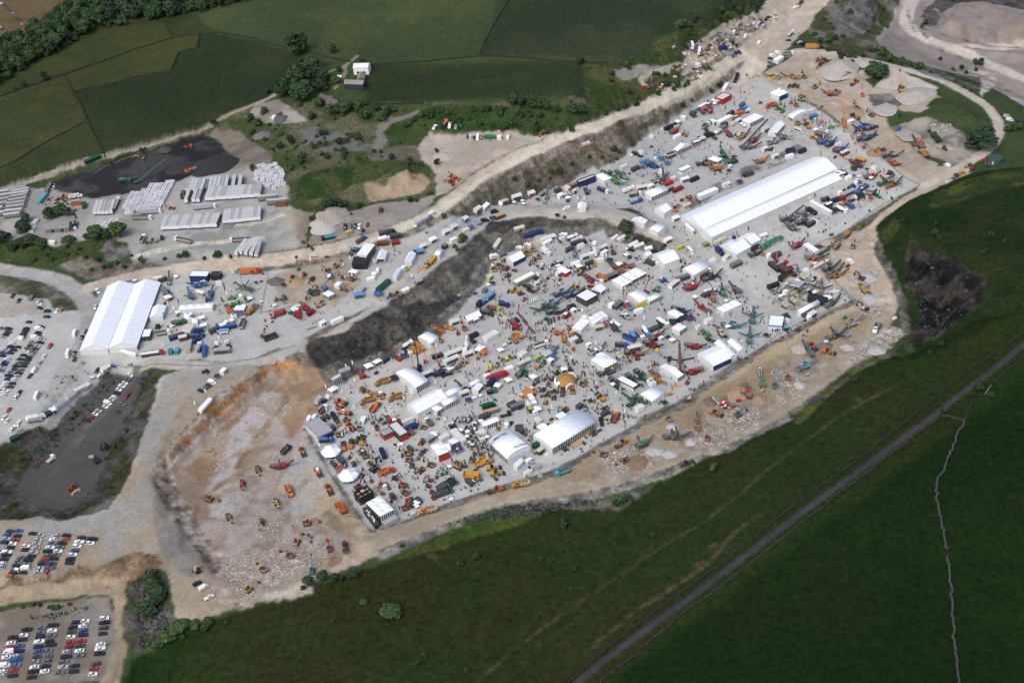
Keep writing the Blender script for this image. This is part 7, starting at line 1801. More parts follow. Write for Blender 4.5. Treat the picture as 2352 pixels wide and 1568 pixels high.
load('''
#11
pal:dred:3 640,805 660,795|row of attachments ^pale track
ex:yellow:0 735,870 790,825|near the dark pavilion $demo sand
ex:dred:1 655,905 630,910 *.8|!]=$demo sand
ex:dorange:1 680,940 660,930 *.7|lower * $demo sand
lift:green:80:7 390,895 392,880|`green mast machine $demo sand
ex:dorange:0 330,975 320,1000 *.9|left * $brown sand heap
ex:red:0 440,950 440,980 *.9|right * $brown sand heap
ex:dred:0 515,990 480,1040 *.9|%raised bucket $brown sand heap
ex:teal:2 500,1105 550,1065|large * !]banners
ex:teal:1 470,1160 490,1150 *.7|`* ~large one
ex:teal:0 255,1165 262,1220|near the rock ring $demo sand
roll:dorange 190,1180 200,1178|left &rock ring
ex:teal:1 870,760 885,715 *.8|beside blue drums !grandstand
tank:blue:blue:4 905,725 930,730|blue drum pair !grandstand
mix:teal:white:4 670,980 700,975|`* $demo aisle
tip:blue:sky:4 620,1090 645,1085|`* ~pyramid tent
van:dgray:6.5 935,655 985,625|<[haul road with blue bins
cont:dred:7:brown 1115,665 1205,660|red brown kiosk ?crowd
cont:dred:5 1255,660 1310,650|red kiosk ~tables
boxt:black:dgray:11 1155,590 1260,560|large * $[haul road
boxt:dgreen:dgray:8 1250,610 1320,595|~large dark truck
boxt:white:white:8 1140,640 1215,620|parked !kiosk
pal:white 1365,535 1385,530|^haul road, left
gen:white 1450,515 1470,512|^haul road, right
flat:gray:gray:7 1550,450 1600,430|trailer $[haul road
boxt:silver:silver:8 1475,495 1540,460|climbing the [haul road
van:blue:4 990,615 1000,610|blue bins $haul road
ex:dorange:1 800,975 780,970 *.8|?stand row
ex:orange:1 880,990 915,1000 *.9|<flags ?stand row
mini:orange:1 790,1085 800,1080|{a row of `orange machines
mini:orange:2 830,1095 850,1090|}a row of `orange machines
att:orange 840,1045|orange bucket ~`machines
cont:white:5 1025,1005 1085,985|<purple stall
van:white:5 1115,930 1125,895|lime striped van ^embankment
cont:sky:6:lgray 950,1120 990,1075|blue grey booth ?crowd
st:sky:6:sky 920,1150 970,1140|striped stand with table <booth
st:dgreen:12.2:dgreen 1105,1110 1230,1005|long * $slope aisle
gz:blue:5 1120,1120|@end &long green trailer
cont:amber:9:yellow 1590,855 1660,775|long * $curving aisle
ld:yellow:.3 1570,870 1590,855 *.8|~]container
att:yellow 1515,910|first ]bucket $curving aisle
att:yellow 1485,930|second ]bucket $curving aisle
att:yellow 1540,895|third ]bucket $curving aisle
th:bright 1385,900 1395,895 *.8|~`;tent
cab:gray:5:lgray 1450,1035 1525,1000|with ;flags $curving aisle
cont:white:5 1340,1110 1400,1080|@lip &dark cliff
ld:ochre:.2 1310,1130 1260,1130|old =~;cabin @cliff lip
att:blue:2 1210,1172|left blue drum @cliff lip
att:blue:2 1243,1160|right blue drum @cliff lip
gz:dblue:3.5 1450,740|{a pair of blue tents ^grandstand aisle
st:sky:5:sky 1470,745 1530,735|>;gabled tent
st:white:5 1510,700 1560,680|dark fronted stand $[aisle
st:white:5:white 1600,645 1640,625|%]machine $[aisle
att:yellow:3 1650,648|]pump $[aisle
st:black:3.5:gray 1710,710 1755,680|~aisle rim
cont:white:5 1780,650 1845,620|with parasols $aisle rim
st:white:5:offwhite 1715,570 1770,550|striped stall $aisle rim
st:offwhite:5:offwhite 1780,530 1845,505|with an open flap $aisle rim
st:sky:4:offwhite 1895,470 1945,450|$aisle rim
cont:offwhite:5 1895,560 1955,535|between dark tents $aisle rim
gz:blue:3.5 1975,510|$aisle rim
gz:sky:3.5 2048,470|light blue one $aisle rim
van:black:5.5 2070,460 2130,450|$aisle rim
st:offwhite:6:offwhite:red 1995,385 2070,360|red and cream stall with red machines
cab:white:6 2085,370 2130,310|tall * $aisle rim
van:black:5.5 2165,380 2215,365|~tall ;booth
st:white:9:offwhite 2230,305 2310,265|open * _slope
st:rust:7:wood 2200,430 2280,400|long wooden stall $rim
gz:dblue:3.5 2170,430|~wooden stall
cab:white:4 585,1415 640,1385|@end &aisle >orange pit
cont:white:8 700,1395 790,1355|long * @cliff top aisle
cr:red:0:dgray 420,1235 500,1280|$red stand, upper
cr:red:0:dred 380,1300 395,1340|~;booth $red stand
tank:red:red:6 480,1320 525,1290|`red tank ~red crusher
st:white:5:offwhite:red 350,1270 405,1245|$red stand
st:red:6:red 170,1320 245,1300|%sloping red roof
att:red:2 135,1325|big red drum, uppermost
att:red:2 145,1355|big red drum, middle
att:red:2 150,1390|big red drum, lowest
att:red:2 85,1380|smaller red drum
mini:orange:1 565,1245 540,1230|near ]banners
ld:yellow:.2 590,1195 600,1190 *.5|left `* $gravel
ld:yellow:.2 605,1225 615,1220 *.5|lower `* $gravel
st:black:8:black 85,1545 180,1510|%glass roof @bottom fence
ex:ochre:1 55,1510 75,1490 *.7|~glass roofed stand
cont:beigem:8:cream 2185,755 2255,700|tan container @cliff corner
boxt:white:white:8 2150,825 2215,785|long * @cliff corner
van:gray:5 2245,775 2300,755|~tan container
ex:yellow:1 2190,900 2185,860|left &group @cliff corner
ex:ochre:1 2250,875 2265,830|middle &group @cliff corner
ex:orange:1 2300,895 2260,930|right &group @cliff corner
ex:ochre:0 2310,960 2275,990|lowest &group @cliff corner
cab:lime:4:cream 2120,995 2165,960|<=group @cliff corner
st:blue:13:sky 2060,1225 2190,1120|long lorry stand with pale lettering
boxt:navy:navy:7 2040,1250 2080,1200|tractor &lettered lorry stand
mix:dblue:dblue:8 2235,1215 2320,1240|^lettered lorry stand
tip:lime:red:9 2125,1255 2250,1280|%red load bed
tip:dgreen:dgreen:9 2060,1295 2175,1315|<lime one
cont:gray:4 2090,1110 2110,1085|~;awning _cliff
ad:orange:0 1690,1460 1665,1450 *.7|`* _cliff, left
ad:yellow:0 1790,1440 1750,1430 *.7|]`dumper _cliff
ex:orange:0 1915,1440 1890,1400|_cliff ~blue fronted tent
ad:ochre:0 1680,1555 1640,1550 *.8|lower * ~arched +_cliff
st:white:6:offwhite 1785,1400 1860,1375|_cliff
ex:dred:1 1855,1485 1850,1460 *.7|`* _cliff
cont:black:6 1955,1530 2045,1490|with ;fronts _cliff
beam:red 2320,1370 2351,1400|red beam ^tyre stand
tank:lime:blue:5 1840,1180 1865,1140 *.8|blue and ]buoy $cliff
''')
load('''
#20
pal:blue:5:sky 1285,800 1320,795|blue box ?quarry nook
ex:orange:1 1275,770 1265,745|?quarry nook
th:red 1215,820 1240,820|?quarry nook
ld:ochre:.2 1490,662 1475,655|left one ^scrap loop
ld:tan:.2 1545,662 1520,655|right one ^scrap loop
th:orange 1745,642 1760,635|$storage yard loop
ld:green:.3 1800,625 1780,630|$storage yard loop
pal:white:3 1480,720 1510,705|<scrap loop
boxt:dblue:dblue:8 1905,468 1960,445|$storage yard
flat:navy:blue:7 2015,520 2060,495|$storage yard
flat:white:orange:8 1770,515 1830,495|%long load $storage yard
beam:offwhite 1830,525 1970,520|~flatbed $storage yard
cont:white:9 1945,820 1975,780|@[left rim &show
crane:black:45:22 2060,715 2000,820|leaning ^[aisle
cr:red:0 1780,1010 1795,955|{two red tippers
cr:red:0 1815,1030 1830,985|}two red tippers
tip:red:red 1760,1040 1720,1005|in front &red tippers
cont:white:6 1710,1000 1770,960|~red tippers
cont:sky:6:lgray 1655,1020 1700,1000|glazed booth left &red tippers
tip:blue:blue:6 2100,980 2130,950|`* ?[show
cont:blue:6 2080,1025 2130,1000|{two blue boxes ?[show
cont:sky:4 2130,1000 2160,985|}two blue boxes ?[show
cont:dorange:7:orange 2055,1050 2120,1030|long * ?[show
tank:white:white:5 2145,1030 2190,1010|;pod ~orange container
tip:black:dgray:7 1985,1060 2030,1030|~two peaked tent
tip:white:lgray:9 1740,1185 1820,1130|parked <two peaked tent
cont:cream:6 2010,1150 2060,1120|{two pale units ^four peaked tent
st:white:5:offwhite 2060,1120 2105,1095|}two pale units ^four peaked tent
para:white 2107,1132|left &pair ^four peaked tent
para:white 2133,1150|right &pair ^four peaked tent
cont:black:7 1405,1185 1470,1155|black crate with ]lettering
trt:white 1470,1140 1530,1115|~black crate
cr:red:0:ochre 1450,1230 1545,1170|near the black crate
cont:white:6 1485,1270 1545,1240|<red and ]crusher
mini:amber:1 1600,1245 1615,1235|right one <crate
mini:ochre:1 1570,1230 1580,1220|left one <crate
boxt:black:black:8 1780,1255 1845,1240|^steps ?[show
trac:green 1875,1275 1850,1260|~black trailer
st:cream:5:cream 1870,1220 1920,1200|`kiosk ~stepped path
cr:red:0:blue 1970,1215 2020,1250|%blue end
sc:yellow:3:dgray 2000,1330 2250,1160|with the longest inclined conveyor
stk:dgray:30 2100,1340 2351,1180|%red head ~]screener
sc:gray:3:dgray 2100,1365 2280,1330|_long conveyors
cr:red:0 2200,1300 2250,1270|between the long conveyors
ex:green:1 1930,1390 1905,1350|?[aisle
cont:dgreen:7:green 1890,1460 1970,1420|~pyramid tent
tip:dgreen:dgreen:7 2000,1500 2060,1480|?[aisle
gz:green:4 1980,1475|~green container
sc:black:0:amber 1700,1510 1860,1490|left &pyramid tent
cr:orange:0:amber 1820,1555 1950,1530|~pyramid tent
ld:ochre:.2 2020,1445 2035,1435 *.8|~green tipper
cr:amber:0:orange 2235,1500 2351,1450|long * ~arched hall end
st:gray:6:gray 1920,1190 1955,1165|dark roofed booth ?[aisle
cont:offwhite:6 1000,1545 1055,1520|_slope near the blue machines
cont:sky:7 1180,1490 1250,1470|cream topped booth _slope
cr:blue:2:dblue 1250,1510 1340,1530|blue screening plant _slope, right
stk:blue:12 1150,1525 1280,1500|_slope
cont:white:5:sky 1310,1450 1360,1420|;booth _slope
gz:blue:4 1370,1450|left * _slope
gz:blue:4 1425,1490|right * _slope
mini:yellow:1 1430,1450 1440,1440|between the blue tents _slope
tank:white:white:7 640,1335 705,1325|silver tank >red banner
#30
art:amber:amber:11 360,435 455,435|bright lorry $[loop road
tank:white:white:9 190,325 235,290|^top bend
tip:white:lgray:9 155,500 220,490|~pagoda @top
ex:orange:1 455,550 455,570|@foot &;heap, left
ld:orange:.3 500,545 500,565|@foot &;heap, right
ex:orange:0 475,590 445,635|<;heap
ex:ochre:1 335,700 280,645|%raised arm ~]screener
sc:bright:3:yellow 110,715 -20,690|$demo ground
sc:yellow:3:dgray 275,715 150,700|~raised digger
ld:dgray:.2 270,790 210,785|$demo ground
ex:yellow:1 435,795 510,765|$rubble mound
cr:orange:2:dgray 640,870 500,840|$demo ground, ?middle
ld:orange:.2 640,840 600,850|~orange crusher
ld:amber:.2 815,740 780,765|<;heap
ad:ochre:0:gray 675,705 760,670|loaded ~;heap
th:orange:60:8 870,865 855,810|%raised boom ^boulders
ex:yellow:3 1230,820 1185,690 *1.7|long reach =$pale terrace
th:orange:15 305,880 360,905|@edge &demo ground
th:lgreen:5 300,915 345,935|~orange telehandler
ex:orange:1 820,985 775,955|[of two $brown sand
ex:orange:1 950,1050 915,1035|^pale road
ad:dgray:1:amber 830,1085 770,1050|with its body tipped up high
crane:orange:68:24 700,1130 660,965|with the tall dark boom
cab:white:5 725,1130 795,1105|~tall boom crane
ex:yellow:0 275,1130 340,1150|large * in front &half round tent
th:orange:30 340,1110 330,1060|%raised boom in front &half round tent
ld:amber:.3 370,1160 350,1140|<half round tent
ex:orange:1 260,960 245,935|!half round tent
ex:lgreen:1 90,990 120,970|left * <tall pagoda
ex:lgreen:1 130,1015 160,990|right * <tall pagoda
ad:orange 45,960 10,970|left &green diggers
ex:orange:1 210,935 215,920 *.8|between pagoda and half round tent
tank:sky:sky:7 390,1080 440,1060|blue dome machine ~half round tent
th:lgreen:5 580,1165 615,1160|$lower aisle &orange stand
lift:orange:80:10 490,1110 495,1060|~blue dome machine
mbus:offwhite 265,1195 300,1210|$aisle <orange stand
ld:ochre:.2 400,1255 435,1265 *.7|<ramp, left
ld:orange:.2 455,1270 490,1260 *.7|<ramp, right
cont:cream:6:lgray 450,1200 510,1190|$ramp stand
st:orange:10:gray 420,1215 560,1255|long orange fronted ramp stand
van:white:4 535,1215 565,1205|$ramp stand
roll:blue 800,1215 815,1190|left &blue machines $side demo pad
cr:blue:0:dblue 870,1180 840,1175|centre &side demo pad
cr:dblue:0:blue 930,1165 880,1145|[* &side demo pad
trac:dblue 975,1165 995,1160|[* $side demo pad
trac:blue 970,1245 990,1235|lower * $side demo pad
cr:blue:0:dblue 900,1275 960,1245|lower * &side demo pad
tip:blue:blue:5 830,1290 860,1270|lower left * &side demo pad
ex:orange:0 875,1225 855,1210 *.8|`* $side demo pad
mini:gray:1 885,1350 930,1325|;striped =$pad
ex:dorange:0 1050,1375 990,1395|$wet sand patch
sc:dgray:3 1070,1440 1210,1415|<wet sand patch
cr:orange:0:dgray 1120,1470 1215,1510|<wet sand patch
cr:orange:0 1395,1310 1360,1280|[of two ^rubble bank
cr:dorange:0 1410,1345 1380,1320|lower of two ^rubble bank
ad:tan:0:ochre 1460,1430 1410,1380|$loop junction
boxt:navy:blue:5 1208,1210 1208,1170|$loop road
trac:red 1845,1275 1860,1265|^large round bush
trac:red 1980,1470 2010,1490|^round tank
flat:dgray:gray:6 2010,1500 2040,1520|~round tank
trac:green 1870,1520 1850,1510|@junction scrap row
gen:ochre 1815,1535 1830,1530|@junction scrap row
trac:red 1890,1550 1870,1545|lower red one @junction scrap row
cr:blue:2:sky 480,1310 540,1290|left &blue crushers $aisle
cr:dblue:2:blue 545,1335 600,1300|right &blue crushers $aisle
cont:white:5:offwhite 625,1335 680,1315|;booth ~blue crushers
tip:red:red:6 600,1390 650,1360|^aisle
cr:blue:0 650,1385 700,1360|!red one
st:red:7:offwhite 660,1425 745,1385|%pale deck ^aisle
pal:black:3 610,1450 620,1440|black speakers ^aisle
st:ochre:7:yellow 800,1455 900,1485|]canopy stand ^side road
cr:dred:0 770,1490 850,1525|red machines ^side road
cont:black:6 280,1400 350,1370|with ]signs
st:navy:6:navy 165,1390 245,1375|%+roof @hall end
cont:white:6 150,1450 245,1420|;house shaped booth @hall end
st:white:5:offwhite 30,1450 105,1420|left &house shaped booth
sc:lgray:3:gray 5,1320 140,1270|!long hall
cr:gray:0:lgray 85,1240 200,1270|~;gabled tent
''')
load('''
#21
st:white:7:offwhite 0,250 80,225|long * _slope beside parasols
para:white 20,285|left ;one ^long ;booth
para:white 95,270|[;one ^long ;booth
para:white 107,297|lower ;one ^long ;booth
st:offwhite:5:offwhite:red 145,215 205,195|with red machines ~batching plant
stk:lgray:16 290,280 350,150|grey batching plant %tall frame
tank:lgray:silver:7 275,215 300,200|silo tank $batching plant
cab:dgray:5 390,190 450,165|~batching plant
tip:orange:ochre:7 540,190 490,120|with an orange hopper _slope
tip:blue:dblue:7 700,230 660,150|before the billboard stand
cont:dgray:7:gray 530,150 600,120|dark cabin !orange hopper
tip:white:dblue:9 810,170 860,190|~peaked tent
sc:lgreen:3:green 870,25 930,40|[* on a grey mat
sc:lgreen:3:lgreen 930,90 1000,110|lower * on a grey mat
sc:gray:3:lgray 970,20 1060,70|@top aisle
cont:lgray:6 1150,20 1190,40|@top aisle
plant:white:white:10 1015,195 1130,150|;pump truck $aisle
hiab:white:dgray:9 1090,225 1180,210|;crane lorry $aisle
flat:blue:blue:9 1075,300 1210,260|blue recovery truck %red crane
st:white:8:offwhite 1165,160 1225,150|;trailer stand ~curved tent
cab:white:5 1240,155 1300,130|!curved tent
cont:red:8:red 1375,140 1490,90|large red two storey box
tank:red:red:9 1475,195 1570,150|long red streamlined vehicle
sc:cream:2:dgray 1310,100 1400,60|with fanned conveyors
stk:dgray:16 1400,90 1385,10|!red box
cont:black:7 1640,90 1710,60|^top aisle
st:white:6:white 1545,95 1630,70|;awning stand ^top aisle
doz:ochre 1650,245 1610,235|black and ]machine ~long peaked tent
gen:dred 1545,275 1575,265|dark red machine in a tray
para:red 1632,275|right red one ^cream cabin
para:red 1525,312|left red one ^cream cabin
cab:cream:6:cream 1565,335 1645,300|beside red parasols
ld:orange:.2 1505,350 1500,335 *.8|~left red parasol
cab:white:6:offwhite 1935,140 2010,110|^[side &long hall
gz:purple:4 2090,95|^[side &long hall
st:black:7:dgray 2125,40 2215,15|@[side &long hall
gen:white 1865,655 1910,645|left one along the foot &long hall
cont:cream:5 1870,665 1900,650|left * along the foot &long hall
cont:cream:6 1912,640 1955,622|right * along the foot &long hall
cab:sage:4:khaki 1765,680 1795,670|@hall corner
st:white:5:white 1470,450 1535,425|;sales trailer ~striped front tent
st:white:6:white 1400,650 1460,625|lone ;trailer <cliff terrace
van:bright:6 1515,715 1580,690|lime and ]ambulance @crossing
mbus:white 1620,715 1655,755|;minibus with an orange stripe @crossing
cont:offwhite:6 920,635 975,600|left &fence cabins _cliff
cont:offwhite:6 980,635 1040,605|right &fence cabins _cliff
cab:lgray:7:offwhite 1090,690 1150,660|left &cabin pair ^bushes
cab:lgray:7:offwhite 1140,700 1200,680|right &cabin pair ^bushes
cont:white:5 1230,720 1285,705|`* ^parked pickup
gen:sage 1200,700 1240,690|`green grey hut ^cabins
boxt:dblue:dblue:14 115,600 285,565|long * _cliff
cont:cream:7 35,640 115,620|_cliff
st:white:11:offwhite 250,650 405,590|;two storey stand with orange trim
cab:white:7:white 285,680 365,635|glazed [room &orange trimmed stand
boxt:white:white:8 275,730 355,775|on artificial turf
mix:white:white:9 500,635 610,590|!dark tanker
tank:black:dgray:11 540,680 680,650|~turf stand
tank:white:white:9 560,650 640,620|!dark one
tip:sky:blue:7 575,740 570,790|tall * ~silo
st:white:8:offwhite 790,730 875,690|;cabin ~silo
cab:white:5 830,765 865,740|`ribbed booth ~silo
cont:white:6 715,770 745,760|left &silo
st:white:6:offwhite 640,800 705,780|in front &silo
st:white:6:white 550,870 620,845|;roofed stand >excavator row
cont:white:5 780,830 830,815|lower * ~silo
gz:black:4 895,815|near the silo
gz:black:4 690,885|among mini diggers
ex:dred:1 930,745 915,715|@end &silo aisle
ex:yellow:1 110,770 100,745|first &row ~turf
ex:yellow:1 150,755 140,725|second &row ~turf
ex:yellow:1 195,720 185,690|third &row ~turf
ex:ochre:0 200,815 200,860|<row ~turf
ex:ochre:1 245,785 240,750|last &row ~turf
mini:orange:1 30,915 45,935|^long ]framed stand
mini:dgray:1 165,855 170,840|near the ;van
trt:white 215,985 240,960|^]framed stand
mini:dgray:1 280,895 295,885|first grey ;digger
mini:white:1 340,905 355,890|second grey ;digger
mini:dgray:1 375,860 395,850|beside a container
mini:white:1 370,950 380,940|left &lower ;diggers
mini:dgray:2 330,985 345,975|middle &lower grey diggers
mini:white:1 380,1005 390,990|lower *, right
mini:dgray:1 440,1000 450,985|<red walled tent
mini:white:2 420,1045 440,1035|lowest ;digger
cab:dgray:4:silver 410,850 455,830|with solar panels
ld:amber:.2 500,895 520,890 *.7|~red walled tent
ld:yellow:.2 600,920 620,935 *.8|~red walled tent
mini:white:1 550,950 560,940|~red walled tent
tank:white:red:5 650,925 645,910 *.6|`red and ;machine ?aisle
th:amber:60:7 755,860 755,820|raised orange lift ~;box
cont:white:5 765,1040 840,1010|!gabled tent
ad:orange:0:amber 865,1010 780,945|^grey cabin
st:gray:9:gray:black 865,985 970,945|dark grey container stand ^broad tent
sc:orange:3:dgray 1110,880 950,870|[* >broad tent
sc:orange:3:dgray 1010,930 920,880|lower * >broad tent
th:red:55:9 720,1060 650,1030|red arm near the framed pavilion
cr:dgray:0:red 700,990 745,1010|with red parts
ld:yellow:.6 585,1075 640,1090|large * ^framed pavilion
sc:dgray:3:black 120,1055 200,1105|$]framed plot
ld:yellow:.2 35,1100 5,1100|$]framed plot
roll:dgray 80,1130 95,1125|$]framed plot
roll:yellow 110,1180 120,1175|@plot corner
mini:yellow:1 265,1015 275,1005|, upper, $pale plot
mini:yellow:1 300,1050 310,1040|, middle, $pale plot
mini:yellow:1 295,1105 300,1090|, lower, $pale plot
mini:ochre:1 240,1080 245,1070|`* $left &pale plot
sc:blue:3:dgray 390,1150 545,1085|[blue screener
sc:dblue:3:blue 500,1160 640,1100|~framed pavilion
sc:blue:3:dgray 290,1245 450,1190|lower blue screener
sc:green:3:dgray 370,1245 205,1275|%]hopper
sc:dgray:3:black 340,1305 480,1280|<lower blue one
pave:dred 490,1335 510,1320|red paver $aisle
cont:black:5 520,1255 570,1240|with round tables
cab:white:3 550,1290 580,1275|`;cube ?aisle
fork:red 425,1355 430,1345|`red truck
gen:green 300,1365 315,1355|left end &stockyard frames
beam:navy:6 335,1410 330,1350|first banner frame
beam:navy:6 360,1400 355,1340|second banner frame
beam:navy:6 390,1385 380,1325|third banner frame
cr:red:0:dred 0,1390 60,1460|@tile of beams
beam:red:14 60,1305 120,1370|[long red beam
beam:red:17 105,1370 200,1475|lower long red beam
cont:white:9:lgray 100,1510 130,1440|~red beam
ad:ochre:0 25,1555 5,1540 *.8|`* ?corner row, left
ad:amber:0 70,1515 40,1500 *.8|`* ?corner row, right
st:dgray:7:gray 945,1255 1000,1210|grey roofed stand ~;crane boom
st:white:4:white 895,1255 930,1220|tall * ~grey roofed stand
cont:bright:6:yellow 1150,1250 1215,1220|bright ]kiosk
cont:white:6 1130,1300 1195,1275|<]kiosk
cr:white:2:dgray 1075,1365 1000,1280|large * with open bays
th:red:70:10 1030,1230 1020,1150|red boom %basket
tip:white:lgray 1100,1285 1040,1200|;crane lorry
cr:dgray:0 920,1420 960,1460|?lorry stand
boxt:white:white:9 870,1375 790,1310|[* ?lorry stand
boxt:white:white:9 830,1390 755,1330|lower * ?lorry stand
gz:red:3 855,1410|red dome ~;lorries
st:cream:6:cream 755,1450 840,1430|on legs
ad:orange:0 520,1445 560,1415 *.6|`*, [left &tent
ad:orange:0 400,1480 465,1490 *.7|`* ^aisle
ad:amber:0 475,1550 480,1520 *.7|`*, lowest
ad:ochre:0 545,1505 560,1485 *.6|`* ~+corner
th:red:60:9 1230,1115 1300,1080|pair of red lifts !arched tent
mini:green:1 1310,1095 1335,1085|`* !arched tent
mini:green:1 1345,1105 1355,1095|second `* !arched tent
tip:blue:blue:4 1370,1015 1400,1000|blue bin $aisle
st:white:9:offwhite 1450,1070 1530,1010|ribbed ;unit ~red crushers
st:black:9:gray 1520,1000 1610,970|with glass ^red crushers
cr:red:2:dgray 1570,1110 1690,1010|[large red crusher
cr:red:2:red 1600,1095 1720,1040|lower large red crusher
ex:ochre:1 1570,895 1605,850|~arched +with the canopy
tip:white:ochre:9 1730,960 1830,910|truck %wooden load ^arched tent
cont:black:6 1745,990 1790,960|black kiosk on legs
sc:dgray:3:black 1800,990 1880,950|right &black kiosk
boxt:dblue:dblue:8 1875,720 1940,775|~balloon tent
cab:white:5:offwhite 1950,810 1990,780|~balloon tent
st:gray:8:gray 2015,880 2105,840|grey tin roofed stand @aisle
cont:black:7 2205,725 2270,690|!balloon tent
cab:white:6 2275,610 2340,585|!striped pagodas
sc:dgray:3:dgray 2230,760 2270,740|machine yard ^pagodas, left
gen:amber 2295,775 2310,765|]box ^pagodas
cr:orange:2:black 1850,1230 1840,1090|upright orange crusher
cr:green:2:black 1945,1170 1925,1050|upright green crusher
cr:gray:0:black 2130,1150 1975,1020|large * %black hopper
sc:red:3:red 1850,1330 1655,1190|big * ~three peaked tent
st:black:7:black 1525,1370 1600,1335|black container stand with red letters
gz:navy:5 1480,1380|blue cube tent
gz:purple:5 1630,1345|~black stand
cr:dgreen:0:black 1510,1275 1590,1290|dark machines !black stand
mix:white:white:10 1340,1370 1430,1420|^tyres
tip:black:dgray:10 1265,1470 1360,1430|black box machine $aisle
tank:white:lgray:10 1140,1470 1205,1540|grey tipper nose down $aisle
mix:sky:white:10 1200,1440 1260,1520|$aisle
cont:blue:9:dblue 1040,1520 1110,1550|left long blue machine
cont:blue:6:sky 1095,1490 1125,1530|middle long blue machine
cr:dred:0 1290,1550 1370,1500|%;body
sc:teal:3:teal 1930,1420 2135,1420|long teal screener
sc:teal:2:teal 2200,1380 2215,1300|[teal screener
sc:teal:2:teal 2180,1560 2185,1490|lower teal screener
cr:beigem:0:black 1865,1435 1990,1550|black and cream crusher
sc:lgreen:3:dgray 1770,1500 1835,1555|green and black screener
#31
cr:dgray:2:dgray 100,460 280,440|large grey crushing plant, lower
stk:gray:16 180,420 310,355|large * >crushing plant
cr:gray:2:dgray 180,500 260,540|large grey crushing plant, front
sc:dgray:2:dgray 330,450 345,380|upright * with an orange belt
sc:black:3:dgray 310,480 400,470|flat * ^L shaped stand
cont:black:7:dgray 355,510 440,460|@fence corner
cont:black:8 360,340 450,400|black walled court !L shaped stand
tip:blue:blue:9 840,180 910,140|long blue trailer ^top fence
tip:dblue:dblue:6 740,170 790,140|dark blue box ^top fence
gz:blue:4 833,95|^top fence
gz:blue:4 818,185|blue box +<blue trailer
st:lgray:11:lgray 680,230 790,180|^top fence
trac:green 1000,225 1020,235|near the fence
tip:dgreen:lgray:7 905,200 985,210|green spreader !tractor
ld:amber:.2 730,285 750,275 *.8|`* before the black stands
tip:blue:blue:9 700,290 785,340|^black topped stand
st:dgray:6:black 810,250 880,220|^tractor
cont:dred:6:dred 645,260 700,245|^black stands
cont:navy:6 600,275 640,260|^black stands
trt:white 770,265 805,250|~black stand
gz:navy:5 605,355|left * ?corner stands
mix:white:white:9 640,345 715,375|?corner stands
th:orange:10 665,320 690,315|?corner stands
tip:black:dgray:6 500,270 550,260|^hall foot
gz:red:3 945,240|`* ^tractor
cr:red:2:dgray 900,65 1000,35|@top right corner
sc:green:2:dgreen 1060,110 1100,90|@top right corner
sc:orange:2:dgray 1085,155 1220,85|@top right corner
cont:beigem:12 1035,45 1120,90|long cream roofed unit @top right corner
van:amber:7 1740,40 1800,15|@sandy junction
flat:dgray:gray:7 1690,70 1730,50|parked @sandy junction
mbus:white 630,20 690,30|;minibus @hall end
mbus:white 665,45 710,30|second ;minibus @hall end
cr:amber:0:orange 690,610 760,545|@top &side demo ground
cr:amber:2:gray 605,720 670,640|$side demo ground
ex:amber:0 780,690 800,610|%raised arm $side demo ground
gen:green 575,590 590,585|green and blue fuel box, upper
gen:green 697,1355 715,1345|green and blue fuel box, lower
gen:dred 725,880 745,870|dark red welfare unit ^;van
cr:red:2:dred 225,710 320,650|~two storey deck
ex:dorange:1 70,820 125,745|@red stands
sc:orange:3:black 340,810 540,790|long * in front &deck
sc:dgreen:3:dgreen 530,910 625,860|^fence corner
sc:gray:3:black 575,945 660,895|^fence corner
sc:amber:3:dgray 570,975 690,940|^fence corner
ex:dred:0 860,980 790,945|$rubble
cr:yellow:2:gray 830,1040 950,1135|~haul road
ex:black:0:white 890,1260 790,1225|$rubble
th:red:20 205,890 260,890|{two red arms
th:red:30 160,840 180,825|red machine >black deck
ex:black:2 245,945 300,880|~deck
cont:black:11:dgray 20,850 95,910|long * with windows
cont:black:8 0,1070 95,1035|black wing &]stand
sc:beigem:3:lgray 45,1120 185,1060|, left
sc:beigem:2:beigem 215,1090 300,1170|, centre
sc:beigem:3:beigem 310,1100 470,1030|with cones
cr:beigem:0:beigem 90,1190 230,1275|, lower left
cr:beigem:0:beigem 175,1150 300,1240|, lower middle
cr:cream:0:beigem 300,960 350,990|tan plant ~black deck
sc:yellow:2:black 490,1130 495,1040|]and black upright screener
sc:gray:3:dgray 520,1260 660,1160|^fence
stk:black:9 410,1110 470,1140|^]upright screener
gen:blue 325,1045 345,1040|blue drum set between pale crushers
para:white 270,1000|left ;one ~pale stand
para:white 400,995|right ;one ~pale stand
para:white 118,1145|left one among beige crushers
para:white 148,1130|right one among beige crushers
gz:white:5 478,1180|`* !black stand
gz:white:5 548,1160|right &black stand
mini:amber:1 565,850 570,840|$corner display
gen:orange 400,875 410,870|orange box ~grey cabin
sc:beigem:3:lgray 700,1450 880,1340|pale crusher train $demo ground
sc:gray:2:black 560,1540 690,1480|dark fan of conveyors $demo ground
ad:white:0:gray 1020,1410 985,1470|$demo haul road
gen:sky 735,1520 750,1510|`blue machine ^fan of conveyors
cont:navy:3:cyan 170,1450 172,1440|navy column sign
gen:white 1160,1360 1170,1355|lone ;box ^haul road
''')
